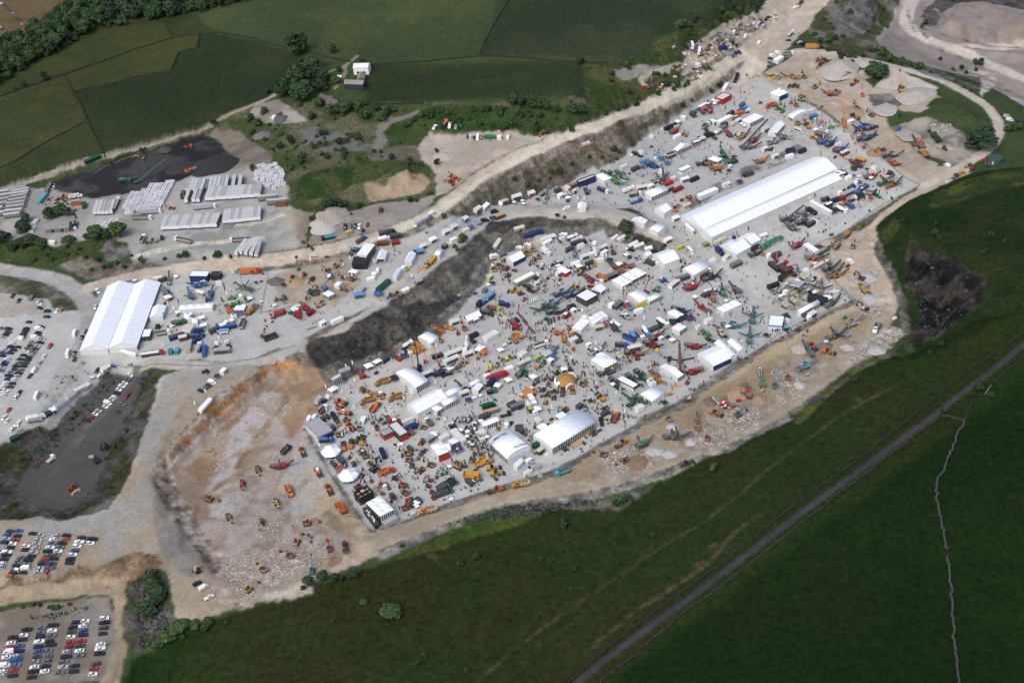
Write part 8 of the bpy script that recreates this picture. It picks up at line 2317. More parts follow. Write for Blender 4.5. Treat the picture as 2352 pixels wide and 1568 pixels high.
load('''
#12
ad:ochre:0 1220,350 1100,390|topmost &ochre dumpers
ad:ochre:1 960,430 1060,480|with its body tipped upright
ad:ochre:0 1110,470 1160,510 *.8|between two other ochre dumpers
ad:ochre:0 1075,520 970,560|lower left &ochre dumpers
ad:ochre:0 1340,490 1225,530|~barrel roofed tent
ad:ochre:0:orange 1060,640 1130,560|%blue wrapped cab
tip:red:red:8 935,260 975,340|red lorry with wheels stacked on it
cr:red:0 985,300 1010,310 *.5|`tyre handler ~red lorry
ld:orange:.2 740,545 810,560|topmost ?left loader column
ex:orange:1:white 770,600 835,605|second ?left loader column
ld:orange:.3:white 780,645 845,655|third ?left loader column
ld:black:.2 695,645 740,720|~red and ;truck
tip:white:red:8 600,640 630,610|`red and ;truck ^pit rim
van:white:5 480,715 495,680|{two vans ^grey pavilion
van:white:5 525,705 545,675|}two vans ^grey pavilion
boxt:white:silver:7 550,565 580,525|silver box van near the pit rim
trt:white 610,550 660,510|near the pit rim
roll:amber 740,725 770,770|in a row
ex:orange:1 830,715 870,690|right &;loader column
ld:orange:.3 850,760 880,790|<group of ;diggers
ex:lgray:1 950,790 900,700|large ;digger
cab:white:4 975,740 995,700|~large ;digger
ex:ochre:1 770,850 850,845|>blue mixer
mix:blue:blue:9 580,910 705,905|bright blue mixer ^pit fence
cab:dgray:5:dgray 615,710 655,690|>grey pavilion
cab:dgray:4:dgray 680,810 715,790|~grey pavilion
ld:orange:.3 805,985 800,930|first of a row of orange loaders
ld:orange:.3 870,970 875,905|second of a row of orange loaders
ld:amber:.3 965,940 985,870|third of a row of orange loaders
ld:dgray:.3 935,905 960,880|!orange loaders
ex:ochre:1 970,1000 1060,940|[&dark armed diggers
ex:ochre:1 1010,1045 1085,1020|middle &dark armed diggers
mini:dgray:1 860,1060 880,1040|first mini =$blue mat
mini:ochre:1 895,1110 930,1100|second mini =$blue mat
mini:dgray:1 905,1130 945,1120|third mini =$blue mat
ex:amber:1 1045,1110 1080,1070 *.8|`* right &blue mat
ex:navy:1 1090,1165 1200,1080 *1.25|huge * ~red haulers
ex:dgray:1 970,1220 1000,1160 *.8|%lime band
cont:navy:8 1150,990 1180,1060|tall dark banner block
beam:dgray:8 790,1060 840,1140|blue mat with green dots
cont:pink:5:rust 725,1190 805,1150|patterned cube ^lower pagoda
ad:dorange:0:orange 1135,1210 1265,1170|large red orange hauler
ex:dorange:3:orange 1145,1310 1160,1210|with an upright arm
ex:black:1 1280,1245 1340,1245 *.8|right &hauler
ex:dorange:1 1350,1310 1280,1280|[&red orange diggers
ex:dorange:1 1370,1380 1290,1335|second &red orange diggers
ex:dred:1 1255,1420 1290,1480|reaching down
ex:dorange:1 1375,1520 1455,1490|lowest &red orange diggers
ld:dred:.2 1390,1460 1490,1450|%wide bucket
mini:orange:1 1160,1390 1110,1370|`bright orange digger
ex:dred:1 940,1330 980,1310|dark red machines !open showroom
mini:dred:1 1060,1275 1055,1260|`* between the pagoda and the hauler
mini:dred:1 1220,1340 1215,1325|`* ~upright arm digger
ex:yellow:1 1385,1020 1320,1010|%red arm end
ex:yellow:2 1520,920 1465,1000|leaning * ^;cabins
ex:amber:1 1400,1080 1355,1070 *.9|smaller * ?aisle
ex:dgray:1 1430,1130 1440,1060 *.9|?aisle
ex:ochre:1 1605,1125 1510,1100|large * <red emblem tent
ex:amber:1 1510,1180 1460,1220|reaching left
ld:blue:.2 1520,1020 1540,1000 *.8|?aisle
mini:amber:1 1490,1070 1500,1055|little * ?aisle
att:lime:1 1425,1370|lime attachment ?aisle
mini:teal:1 1660,1240 1670,1220|first &turquoise mini diggers
mini:teal:1 1710,1215 1720,1200|second &turquoise mini diggers
mini:teal:1 1800,1255 1790,1235|third &turquoise mini diggers
mini:teal:1 1840,1290 1825,1270 *1.2|fourth &turquoise mini diggers
ex:teal:1 1790,1360 1760,1330 *.8|largest turquoise digger
mini:teal:1 1750,1200 1755,1185|topmost turquoise mini digger
mini:red:1 1600,1270 1555,1260 *1.2|[* ~dark grey stand
mini:dred:1 1580,1320 1560,1310 *1.2|middle red =~dark grey stand
mini:red:1 1620,1375 1600,1360 *1.2|lower * ~dark grey stand
mini:dred:1 1630,1430 1615,1415 *1.2|lowest * ~dark grey stand
cont:dgray:8:dgray 1660,1410 1745,1380|^haul road fence
ex:yellow:1 1865,1140 1960,1190 *1.35|huge * loading the giant dump truck
rd:yellow 1920,1230 2040,1240|giant ]dump truck
ex:yellow:1 2070,1040 2060,1010|[&]machines ^blue lettered marquee
ex:ochre:1 1985,1080 2000,1050|left &]machines ^blue lettered marquee
ad:yellow:0 2020,1135 2150,1090|^blue lettered marquee
ld:yellow:.3:black 2120,1165 2235,1150|[* ^blue lettered marquee
ld:yellow:.2 2145,1215 2275,1200|lower * ^blue lettered marquee
ld:dorange:.3 2260,1345 2145,1375|$haul road
ad:amber:0:tan 1640,1530 1510,1565|loaded hauler $lower haul road
gen:white 1770,1460 1820,1440|;fuel bowser ^fence
gen:offwhite 1415,1590 1470,1570|cream fuel bowser ^fence
ex:dgray:1:white 1950,715 1900,750|left black and ;digger
ex:black:1:white 1810,770 1900,740|right black and ;digger
ld:white:.2 2005,745 2010,830|^parasols
mini:lgray:1 2075,880 2010,890 *1.3|;wheeled =^parasols
trac:white 1945,935 1990,945|^parasols
para:white 1885,805|topmost near the long cabin
para:white 1943,820|right &topmost near the long cabin
para:white 1937,865|lowest near the long cabin
para:purple 1820,975|first &pale purple group
para:purple 1863,957|second &pale purple group
para:purple 1840,1005|third &pale purple group
para:purple 1880,985|fourth &pale purple group
gz:white:4 1635,845|with purple dots
st:lgray:5:lgray 1575,910 1625,880|glass booth ^;canopy
boxt:dgreen:dgreen:8 2080,620 2200,580|black machine platform !screen wall
ex:green:2 2165,570 2180,545 *.8|green recycler $platform
cont:gray:9:wood 2120,650 2205,625|long * %timber roof
beam:white:14 1970,620 2050,760|tall ;screen wall
trt:black 2250,680 2330,660|$aisle
trt:white 2340,740 2310,770|;tractor unit $aisle
mini:yellow:1 2225,795 2235,780 *1.2|~;tractor unit
mini:amber:1 1540,785 1480,765 *1.4|~blue lettered container
tip:blue:ochre:8 1450,850 1355,800|%dusty body
tip:white:gray:7 1610,760 1565,720|on brown matting
tip:red:red:5 1200,690 1240,740|[* ~green ones
ad:dred:0 1280,720 1325,740 *.8|lower red machine ~green ones
mini:green:1 1075,740 1090,735|green `machine, left
mini:green:1 1150,710 1165,700|green `machine, upper
mini:green:1 1180,745 1195,740|green `machine, right
mini:dgreen:1 1110,775 1125,765|green `machine, lowest
mini:red:1 1110,800 1100,790|`* <green ones
crane:black:84:20 1500,270 1505,0|with the tallest black mast
lift:orange:85:15 1445,245 1425,100|orange lift ~black mast
th:orange:75:9 1560,190 1545,120|right &black mast
th:orange:65:12 1660,190 1615,60|%long raised arm
tip:dgray:black:7 1650,140 1685,130|orange base ~raised arm
mix:white:white:9 1350,60 1425,15|[* _cliff
plant:amber:amber:10 1410,40 1475,100|]sweeper truck, left
plant:amber:amber:10 1465,15 1530,75|]sweeper truck, right
hiab:red:dgray:9 1240,110 1320,160|red crane truck ^striped tents
gz:dblue:4 1355,125|`* ^red crane truck
trt:white 1380,85 1415,110|;cab unit ~blue tent
cont:white:9:lgray 1560,240 1640,210|ribbed ;container ^lift
st:white:12:offwhite 1755,130 1880,80|long * %frame roof
st:white:10:offwhite 1750,190 1840,150|lower long pale stand
st:white:7:offwhite 1910,130 1990,100|%glass roof
sc:dblue:3:dgray 1640,290 1800,230|solar panel array frame, left
sc:navy:3:dgray 1680,300 1780,280|solar panel array frame, right
st:navy:8:offwhite 1520,320 1620,280|%;roof
mini:amber:1 1890,190 1905,170|first of ]machines ^solar panels
mini:yellow:1 1935,190 1950,175|second of ]machines ^solar panels
mini:ochre:1 1850,240 1870,225|third of ]machines ^solar panels
mini:ochre:1 1880,225 1895,215|fourth of ]machines ^solar panels
mini:amber:1 2040,150 2055,140|^orange tent
ad:bright:0 2150,240 2150,205 *.7|`* ?plot
roll:yellow 2215,215 2220,200|?plot
mini:bright:1 2270,170 2230,160 *1.2|?plot
ld:bright:.2 2320,150 2351,140 *.8|@plot edge
crane:white:28:9 1925,70 1955,-40|%raised boom
art:red:red:13 2130,360 2310,290|long red exhibition lorry
boxt:blue:navy:8 2150,400 2200,350|;cab <red lorry
gz:white:4 2320,345|right &red lorry
gz:white:4 2220,395|<red lorry
gz:dblue:3.5 1950,530|`* ^wavy tent
st:offwhite:6:offwhite 1870,490 1955,460|;awning stand !wavy tent
att:dgray:2 1835,365|first &big tyres $aisle
att:dgray:2 1860,385|second &big tyres $aisle
att:dgray:2 1880,405|third &big tyres $aisle
gz:black:4 1930,435|!gabled stall
tip:green:black:6 2130,470 2200,450|black and green conveyor stub
ld:ochre:.2 2085,410 2070,400 *.7|!`stall
cab:white:4 2095,330 2150,310|%red balloon
gen:red 2125,285 2130,280|red ball machine
trt:white 2175,410 2150,370|;lorry cab ^red lorry
gz:black:5 1275,325|black stall ~barrel roofed tent
cab:white:5 2350,240 2300,260|pale hut row @plot edge
gen:dgray 1100,290 1110,285|dark stand <blue striped tents
cont:lgray:7 765,280 850,245|!screening rig
cab:white:4:lgray 1540,660 1605,630|;stand before the large ridged tent
#22
tip:white:white:10 210,50 325,10|;and black lorry @crossing aisle
gz:gray:5 365,55|glass and timber canopy
para:blue 390,85|[one ^ribbed stand
para:blue 365,112|left one ^ribbed stand
para:blue 390,140|lower one ^ribbed stand
cr:green:0 70,300 100,260|[* ^lime stall
roll:green 120,295 135,265|lower * ^lime stall
mini:green:1 260,225 265,210|green mixer ^lime stall
roll:green 295,190 300,180|green drum ^;tent
gen:amber 215,240 235,238|]pump ^green machines
gen:orange 555,70 565,60|orange box alone $aisle
ex:amber:1 650,385 590,350|long * right &dome
ex:ochre:1 555,450 555,400|lime striped =<dome
ex:black:1 535,245 520,225 *.8|!dome
ex:black:1 415,280 440,260 *.8|left &`canopy
mini:brown:1 380,340 400,325 *1.2|^dome, first
mini:brown:1 335,390 345,370 *1.2|^dome, second
mini:brown:1 285,445 250,480 *1.3|^dome, third
mini:brown:1 240,365 250,345|[`brown digger
mini:brown:1 205,390 220,375|left `brown digger
mini:ochre:1 300,345 320,330|?arc
mini:brown:1 185,415 195,400|leftmost `brown digger
ld:brown:.2 395,455 360,455 *.8|?brown group
ld:brown:.3 460,500 470,420|large * %raised bucket
trac:brown 380,525 390,500|brown tractor
trac:amber 305,570 310,540|orange tractor
ld:brown:.2 320,490 300,490 *.7|`skid machine ^tractors
cont:amber:10:offwhite 85,500 190,430|orange striped container stand
boxt:white:white:8 160,510 215,585|<orange stand
trt:white 175,625 210,655|;truck nose @timber trailer
cont:dgreen:8:wood 130,560 180,640|timber loaded trailer
gz:white:4 235,610|;awning ^;lorry
st:dgreen:9:gray 0,610 110,570|long * @aisle
cr:white:0:dgray 690,140 880,20|^grey deck
cr:cream:0:beigem 930,80 1040,185|~grey deck
sc:dgray:3:gray 820,300 950,255|in front &grey deck
gen:bright 905,255 920,250|]engine in front &grey deck
tip:blue:dblue:8 960,30 1060,40|?crossing stands
st:lgray:8:offwhite 1085,70 1165,50|pale awning unit ?crossing stands
sc:black:3:amber 1050,110 1240,100|?crossing stands
mini:red:1 1150,155 1110,155 *1.2|`* ^]ball
mini:orange:1 1085,175 1075,165|`* ~beige crusher
cr:dred:0:black 1240,20 1340,40|@tile top
sc:dgreen:3:dgreen 910,350 1010,440|left &open stand
sc:dgray:3:dgreen 1045,300 1200,420|between green machines
sc:dgreen:3:green 1120,260 1280,380|long green screener
sc:amber:3:orange 1265,270 1400,395|~turf
sc:green:3:dgreen 1235,560 1030,500|<arched tent
stk:dgreen:10 1060,580 1165,470|<arched tent
gen:amber 1440,485 1460,480|]cement mixer ~arched tent
pal:wood:3 1485,410 1505,408|left wooden table ^turf
pal:wood:3 1515,410 1530,408|right wooden table ^turf
roll:orange 1300,210 1325,205|>turf
stk:red:20 1545,270 1540,50|giant red upright conveyor
beam:dgray:10 1400,135 1530,165|dark arm left &giant red conveyor
beam:dgray:9 1550,165 1665,140|dark arm right &giant red conveyor
cr:red:0:black 1570,40 1790,45|[* ~giant conveyor
cr:red:0:black 1765,260 1560,290|lower * ~giant conveyor
pick:black 1440,175 1450,140|parked <giant red conveyor
mini:dred:1 1610,375 1620,360 *1.2|`red attachment frame ^fence
att:dgray:2 1590,232|wheel ring $red stand
roll:dgreen 690,540 770,545|;and green road machine
ld:amber:.6 850,540 775,480|large * $lower aisle
ex:ochre:1 480,625 420,660|%]bucket near the largest curved tent
ex:ochre:1 850,610 720,640|right &largest curved tent
ad:orange:0:rust 925,735 975,650|$lower aisle
trt:black 830,775 815,700|dark tractor unit with chrome tanks
cont:dgray:4:dgray 600,605 640,580|dark cube near the black machine
roll:lgray 675,640 680,580|;milling machine
mini:ochre:1 120,850 140,815 *1.2|`]loader left &largest curved tent
mini:dgray:1 210,780 212,750|dark mini =left &largest curved tent
mini:dgray:1 265,790 275,770|second dark mini =left &largest curved tent
ex:dgray:1 490,980 540,950 *.7|`* @glazed front
ex:ochre:0 745,835 660,890|@corner &largest curved tent
cont:dgreen:5 200,960 250,930|[* ?fenced yard
cont:dgreen:4:cream 240,1020 280,990|cream topped green box ?fenced yard
cont:lgray:4:gray 165,890 215,865|blue grey cube >fenced yard
pal:white:2 310,1045 330,1035|stores ?fenced yard
gen:lgray 160,1130 210,1110|grey machine ^steps
cont:lgray:5 180,1160 245,1145|open grey skip ^steps
tip:cyan:cyan:9 535,1175 400,1225|$haul road
gen:lgray 230,1245 295,1235|water bowser ^haul road
ad:amber:0:tan 155,1290 5,1320|loaded hauler $sandy road
ex:ochre:0 840,1030 740,1010|[* $brown rubble
ex:ochre:0 1035,1085 930,1140|lower * $brown rubble
ld:brown:.3 1545,1130 1665,1095|$haul road edge
ld:amber:.2 1030,915 985,945|!green crusher
cr:green:2:gray 1125,985 1300,880|$demo strip
sc:gray:2:dgray 1385,885 1620,860|with crossed conveyors
beam:gray:12 1465,890 1468,760|upright conveyor %]head
sc:amber:3:gray 1700,830 1700,670|upright * $demo strip
ex:dorange:3 1795,880 1795,780 *.9|feeding the upright crusher
roll:yellow 1425,695 1455,720|$pale pad
gen:cream 1605,545 1655,505|cream bowser !fence
gen:dred 1600,550 1620,545|red end &bowser
ld:orange:.2 1820,640 1920,670|^red crusher
cr:red:2:white 2070,615 1840,530|long red and ;crusher
cr:red:2:red 2180,545 2160,400|upright red crusher
gen:red 2055,550 2110,535|red engine ~upright crusher
ex:teal:0 2080,665 2175,620|$rubble
sc:lgreen:3:white 2300,410 2280,285|;and lime crusher
gen:tan 2300,455 2310,445|tan box ~lime crusher
att:dgray:0 1160,880|dark bucket $demo strip
#32
sc:teal:3:teal 410,130 330,20|^pale pile
sc:cyan:3:lgray 270,270 440,170|turquoise crusher train
ld:orange:.2 500,85 610,105|$demo strip
ld:dorange:.2 385,20 430,60|^grey heap
ex:dorange:3 185,325 172,220 *.95|, upright
ex:teal:3 65,400 55,300 *.95|, upright
gen:tan 360,305 375,300|tan roller wheels $rubble
gen:white 525,5 545,0|;box @strip edge
''')
# ---------------- trees and bushes ----------------
def tl(ij,x,y):return 588*int(ij[0])+x/4,392*int(ij[1])+y/4
WOODL=[(-40,210),(0,190),(60,150),(110,125),(150,104),(220,66),(290,48),(350,40),(430,30),(500,18),(570,8)]
WOODU=[(-40,130),(0,115),(60,88),(110,62),(135,36),(180,16),(220,2),(330,-25),(420,-40),(500,-50),(570,-50)]
for i in range(10):
 n=21
 for j in range(n):
  t=RR();s=RR()
  a=[WOODL[i][k]+(WOODL[i+1][k]-WOODL[i][k])*t for k in(0,1)];b=[WOODU[i][k]+(WOODU[i+1][k]-WOODU[i][k])*t for k in(0,1)]
  x,y=a[0]+(b[0]-a[0])*s,a[1]+(b[1]-a[1])*s
  tree(x,y,RU(5.5,8.2),RU(9,14),'dark broadleaf tree in the dense wood along the hayfield','trees of the dense wood',RC((0,0,0,2,1)))
for x,y,R,H,m,lab in((360,42,10,14,0,'large spreading tree standing out of the wood into the field'),(395,38,9,12,0,'second spreading tree at the field edge of the wood')):tree(x,y,R,H,lab,m=m)
for x,y,R,H,m,lab in((410,740,4,8,2,'lone tree beside the hedge line in the far left field'),):tree(*tl('00',x,y),R,H,lab,m=m)
for x,y,R in((218,800,3.5),(143,828,2.5)):bush(*tl('00',x,y),R,'dark bush on the hedge line left of the lone tree','bushes on the far left hedge line',0)
for x,y,R,H,m,lab in((375,490,10,17,2,'great round dark tree alone in the middle field'),(700,490,6,9,1,'paler rounded tree right of the great round tree'),(510,720,11,16,0,'tallest tree at the back of the farm grove'),(390,770,10,14,0,'tree at the left back of the farm grove'),(250,880,8,12,2,'leftmost tree of the farm grove'),(430,920,12,16,0,'broad tree at the front of the farm grove'),(590,830,7,10,2,'tree at the right side of the farm grove'),(630,760,7,11,0,'tree beside the small pale shed of the farm'),(320,800,8,12,0,'tree in the middle left of the farm grove'),(580,980,6,7,1,'rounded tree below the ruined barn'),(730,760,6,5,1,'bushy tree inside the farm garden'),(990,640,5,8,2,'tree at the corner of the white roofed barn'),(985,800,4,6,2,'thin tree at the right end of the long barn'),(760,660,3.5,5,0,'small tree by the farm track fork')):tree(*tl('10',x,y),R,H,lab,m=m)
tree(*tl('10',455,470),5.5,17,'pointed conifer beside the great round tree',m=2,conifer=True)
for x,y,R,H in((30,960,5,8),(90,965,5,8),(190,990,6,10),(240,1000,5,8),(320,1010,4.5,8),(400,1035,4,6),(560,1040,6,7),(620,1030,6,7),(650,1050,5,6),(10,940,5,8)):tree(*tl('20',x,y),R,H,'tree in the broken row above the green bank','trees above the green bank',RC((0,2,0)))
for x,y,R,H,lab in((627,590,4,7,'small tree at the junction of the field walls'),):tree(*tl('20',x,y),R,H,lab,m=2)
for x,y,R,H,m,lab in((1965,1340,14,11,2,'very large round bushy tree inside the looping road'),(1010,700,13,8,0,'wide bushy tree beside the white heap')):tree(*tl('30',x,y),R,H,lab,m=m)
for x,y,R,H,m,lab in((1055,560,8,8,0,'round green tree growing on the cliff bend'),):tree(*tl('21',x,y),R,H,lab,m=m)
for x,y,R,H,m in((250,470,5,7,0),(240,570,5.5,8,2),(210,540,5,7,2),(540,410,6,7,0),(610,410,6,7,0),(470,420,6,7,2),(570,380,5,6,2),(910,620,8,9,0),(985,620,6,7,0),(860,600,5,7,0),(640,665,6,5,1),(290,680,7,7,0),(200,690,6,6,2),(350,680,6,6,0),(20,650,7,8,2),(400,695,5,5,0),(110,730,5,5,2),(800,630,3,4,0)):
 tree(*tl('01',x,y),R,H,'dark tree among the bushes around the haulage yard bungalow','trees around the yard bungalow',m)
tree(*tl('01',1110,610),8,11,'grey green thin crowned tree on the rock bluff',m=1)
for x,y,R,H,m,lab in((1395,640,5,6,0,'upper tree in the boulder gully'),(1410,700,6,6,0,'second tree in the boulder gully'),(1440,780,6,5,0,'third tree in the boulder gully'),(1350,930,7,7,0,'round tree in the lower boulder gully'),(1455,820,4,4,0,'smallest tree in the boulder gully')):tree(*tl('03',x,y),R,H,lab,m=m)
for x,y,R,H,m in((1650,1090,6.5,5,1),(1700,1060,5,4,1),(1530,1180,6,4,1),(1470,1220,4,4,1),(1920,1020,4,3,0),(1790,1050,4,3,1)):tree(*tl('03',x,y),R,H,'low spreading tree on the moor edge beside the boulder gully','low trees beside the boulder gully',m)
for x,y,R,H,m,lab in((1245,960,6.5,6,1,'lone rounded tree on the dark moor'),(990,845,2.6,3,1,'small pale tree left of the lone moor tree'),(615,610,4,5,0,'rounded tree at the pit edge above the moor'),(490,670,4,5,0,'tree left of the rounded pit edge tree'),(735,620,2.8,4,2,'slim tree right of the rounded pit edge tree'),(905,590,2.6,3,2,'rightmost small tree at the pit edge')):tree(*tl('13',x,y),R,H,lab,m=m)
B={'02':('scattered bush on the banks of the grey pit','965,990,3.2 895,1115,2.6 1155,835,2 1105,915,1.6 1057,980,1.4 1020,1350,1.2 505,660,1.6 210,850,1.3 775,595,1.2 975,1080,1.1 1295,490,1.2 660,720,1.6 690,660,1.3 700,690,1.4'),'01':('bush on the bank between the yard and the haul road','900,835,2.6 1303,845,3.2 1705,795,3.2 1650,800,2 2000,800,3.6 1515,820,1.6 835,922,2 1010,890,2 1145,900,2.2 1075,860,2 2200,760,2 960,900,2 1880,815,1.6 2120,800,1.5 1210,790,1.4'),'00':('bush beside the black fines track','1960,1145,3.2 2300,1110,4 2330,1240,3 2320,1560,3 1300,1395,2 1340,1385,1.8 1020,1510,1.6'),'10':('rounded bush in the scrub belt below the farm','680,1050,5 750,1050,5 830,1040,5.5 950,1020,5 1000,1090,6 1110,1015,4 1200,1060,5 1260,1020,4 520,1095,4 715,1105,2.4 600,1240,2.4 640,1240,2.6 890,1260,3 940,1285,3.6 320,1310,4 760,1330,4 820,1310,3.5 520,1360,3 585,1325,2 800,1395,3 735,1390,2 815,1430,3 660,1460,3 430,1450,3.5 420,1500,3 220,1370,4 310,1560,4 1245,1465,3 1410,1510,4 1665,1510,3 1150,1120,4.5 400,970,3 80,1045,3.6 30,1160,4 110,860,3 860,1000,4 1320,1330,2.2 1000,965,3 1660,1400,2'),'11':('bush on the slopes around the pale benches','510,455,2 495,540,1.6 640,330,4 700,330,4 760,325,4 820,320,3 930,345,2.4 600,380,3 875,405,1.2 1725,435,2.6 1905,660,4 1845,735,2 1825,710,1.8 985,560,1.6 435,665,1.6 520,730,1.6 1600,220,2 1480,280,2.4 1570,575,1 480,700,1.5 960,330,2.5 1420,290,3'),'20':('bush on the slopes beside the upper haul road','1060,615,3.6 1080,640,2.4 920,690,2.8 915,755,2.6 1560,260,5 1520,275,4 1640,250,3 1680,180,4 1660,200,3 1920,115,4 1915,190,3.4 1985,170,4 2085,130,4.5 2265,75,4.5 2300,35,3 1940,200,3 2030,65,1.8 1670,322,2 1305,700,2.4 1410,705,2.2 1345,700,2.6 1350,880,3 1430,800,3.6 1520,800,4 1490,835,2.6 1620,780,2.6 1590,800,2 1825,850,2.4 1910,800,3 1560,985,2.4 1650,935,2 1145,975,3 1060,985,2.6 1030,1000,3 975,1015,3 870,1055,2.4 680,1110,2.6 775,1050,2 545,1210,3 940,1390,3 985,1410,2.4 715,1455,2 550,1520,2.4 830,1455,1.6 1130,1430,1.6 1790,1215,2 1815,440,2.6 1080,865,2.6 1150,910,2.2 50,1060,3 260,1080,3 210,1140,3 540,940,1 1280,1360,1.5 960,1470,1.5'),'21':('bush on the slope and dark cliff above the pit floor','25,95,2.6 350,25,3 435,20,3 140,155,2.4 250,100,1.6 415,425,2 480,440,1.6 75,555,1.6 1720,300,1.2 1060,630,2 1400,700,1.8 350,80,1.5'),'30':('bush on the banks of the top right quarry','755,130,3 1048,85,2.6 975,195,3 920,298,1.6 600,275,2 570,225,2 630,30,2.4 515,190,1.6 1395,635,4 1350,630,3 1050,520,5 1110,560,4.5 940,470,3.6 1000,480,3 560,390,4 480,400,3.6 690,350,3 620,360,3 1230,590,3.6 1290,610,3.4 1160,570,3.4 1700,650,2 1780,640,2.6 1820,680,2 1905,655,2.2 1960,600,4 1900,590,3 1720,760,2 1800,810,2.4 1860,840,2 1585,555,2 1450,225,2.4 1415,258,2 1550,1310,3.4 1520,1270,3.6 1480,1220,2 1620,1380,2.4 2260,1200,4 2300,1190,4 2210,1210,4 1210,1075,1.6 1700,12,2 1490,670,1.6 430,330,3'),'31':('bush on the hill above the rock notch','1540,585,3.6 1520,590,3 1575,635,3 1545,500,2.6 1600,670,2 2050,605,3.4 2180,660,2.6 1990,765,3.2 2130,930,2.6 1320,1400,2.6 1250,470,2 1135,262,1.6 930,375,1.3 710,490,1.2 1070,770,2 1410,1220,2 1500,790,2 1690,660,1.8 1620,155,1'),'32':('bush in the moorland beside the country road','1215,100,4 1590,40,3 1480,115,2.6 810,370,3 985,315,1.6 1935,430,4.5 1620,650,3.4 2250,175,2.2 2090,280,1.4 1960,440,3'),'22':('bush on the moor edge below the haul road','1000,1490,4 1070,1460,3 1850,1180,3 965,1510,3'),'23':('bush on the open moor','475,130,4 585,530,2.4 270,440,2.2 515,275,2 940,305,1.8 1300,225,2.2 545,715,2 230,975,1.8 975,470,1.6 330,10,1.6'),'13':('dark low shrub on the moor','2020,430,3.4 1880,490,3.2 935,820,2 715,1005,1.6 2010,925,1.6 1500,995,1.2 1550,1330,2.2 1940,1465,2.4 1480,1410,2.6 440,710,2.4 960,550,2 790,620,2.4 1340,320,2 850,610,2'),'03':('small shrub on the car park banks','640,855,1.4 490,890,2 540,885,1.8 310,860,1.4 370,860,1.4 210,880,1.3 460,885,1.5 1890,1090,2.6 1685,1160,1.8 2080,1015,1.3 1420,550,2 675,15,1 480,35,1 575,30,1'),}
for t_,(lab,pts)in B.items():
 for x,y,R in PP(pts):bush(*tl(t_,x,y),R*(.75 if t_ in('13','23','31','32')else 1),lab,lab.replace('bush','bushes').replace('shrub','shrubs'),2 if t_ in('13','23','31','32')else None)
UG=([],[],[])
def scatter(poly,n,r0,r1,lab=None,m=None,hs=.8):
 P=NA(poly,float);x0,y0=P.min(0);x1,y1=P.max(0);k=0
 while k<n:
  x,y=RU(x0,x1),RU(y0,y1)
  if pip(NA([x]),NA([y]),poly)[0]:
   p=G(x,y);R=RU(r0,r1);V_,F_q=crown(R,R*1.3,0,130,k,R*.2,nclump=6)
   UG[1].append(F_q+sum(len(v)for v in UG[0]));UG[0].append(V_+p);k+=1
scatter([(1000,245),(1160,248),(1330,285),(1300,308),(1130,305),(940,290),(900,310)],44,1.5,3.6,'leafy bush on the flowery green bank')
scatter([(1870,108),(2000,130),(2060,165),(2000,160),(1900,125)],22,1.5,3.2,'leafy bush along the green bank below the top bend')
scatter([(550,285),(700,280),(860,330),(960,380),(700,400),(640,360)],40,1.,2.6,'leafy bush on the grey spoil below the farm')
scatter([(60,560),(240,552),(200,600),(20,605)],14,1.2,2.6,'leafy bush on the green bank below the yard')
scatter([(30,130),(150,60),(330,0),(560,-30),(560,12),(420,34),(225,68),(110,130),(0,195)],150,3,5)
_o=ON('undergrowth',mesh_np('undergrowth',np.concatenate(UG[0]),np.concatenate(UG[1]),LEAF[0],smooth=False));OL(_o);_o['kind']='stuff';_o['label']='low leafy undergrowth on the banks and below the wood';_o['category']='undergrowth'
# ---------------- field walls ----------------
def wl(pts,lab,**k):stone_wall(pts,lab,**k)
Tn=lambda ij,s:[tl(ij,*map(float,q.split(',')))for q in s.split()]
wl(Tn('00','-60,905 0,890 290,790 590,690 850,600 1230,460 1590,352 1830,320 2000,300 2150,325 2351,365')+Tn('10','180,420 290,445'),'long stone wall across the far left fields, running to the great round tree')
wl(Tn('00','590,690 675,845 760,1000 860,1230 920,1340 968,1450'),'stone wall running down to the field track')
wl(Tn('00','675,848 1050,765 1300,700 1570,655 1640,490 1820,440 1835,322'),'zigzag stone wall in the far left fields')
wl(Tn('00','1500,190 1560,310 1590,352'),'short stone wall running from the wood')
wl(Tn('00','-60,1590 150,1480 400,1320 780,1120'),'low hedge bank wall in the far left field',h=.8)
wl(Tn('10','500,495 700,540 875,575'),'stone wall between the great round tree and the farm')
wl(Tn('10','1040,605 1250,585 1400,580 1720,550 2050,520 2351,530')+Tn('20','300,552 580,575'),'stone wall right of the white roofed barn')
wl(Tn('10','2050,515 2100,390 2190,220 2340,-20'),'stone wall climbing to the top of the far field')
wl(Tn('10','850,965 1200,962 1540,955'),'low stone wall below the bright green field',h=1)
wl(Tn('20','640,580 770,578 885,580'),'stone wall right of the wall junction tree')
wl(Tn('20','622,600 640,730 665,910'),'stone wall dividing the green field below the junction tree')
wl(Tn('32','2351,-80 2240,0 2120,80 1880,250 1500,550 1120,850 760,1140 440,1360 150,1580')+Tn('23','1900,490 1440,820 900,1230 520,1568'),'long straight stone wall along the upper side of the country road')
wl(Tn('32','2351,140 2240,235 2070,385'),'tumbled stone wall beside the gate at the right edge',wob=.3)
wl(Tn('32','1960,490 1870,580 1815,690'),'broken stone wall running down from the gate',wob=.3)
wl(Tn('32','1815,730 1700,700 1590,685 1480,770 1350,860 1180,1000 1050,1090 930,1200 800,1290 640,1400 480,1540')+Tn('23','2350,350 2050,580 1900,700 1600,900 1430,1060 1170,1265'),'wavering stone wall along the lower side of the country road',wob=.22,tone=.045)
wl(Tn('23','1140,1320 1000,1410 870,1510 800,1580'),'last stretch of stone wall below the country road',wob=.22,tone=.045)
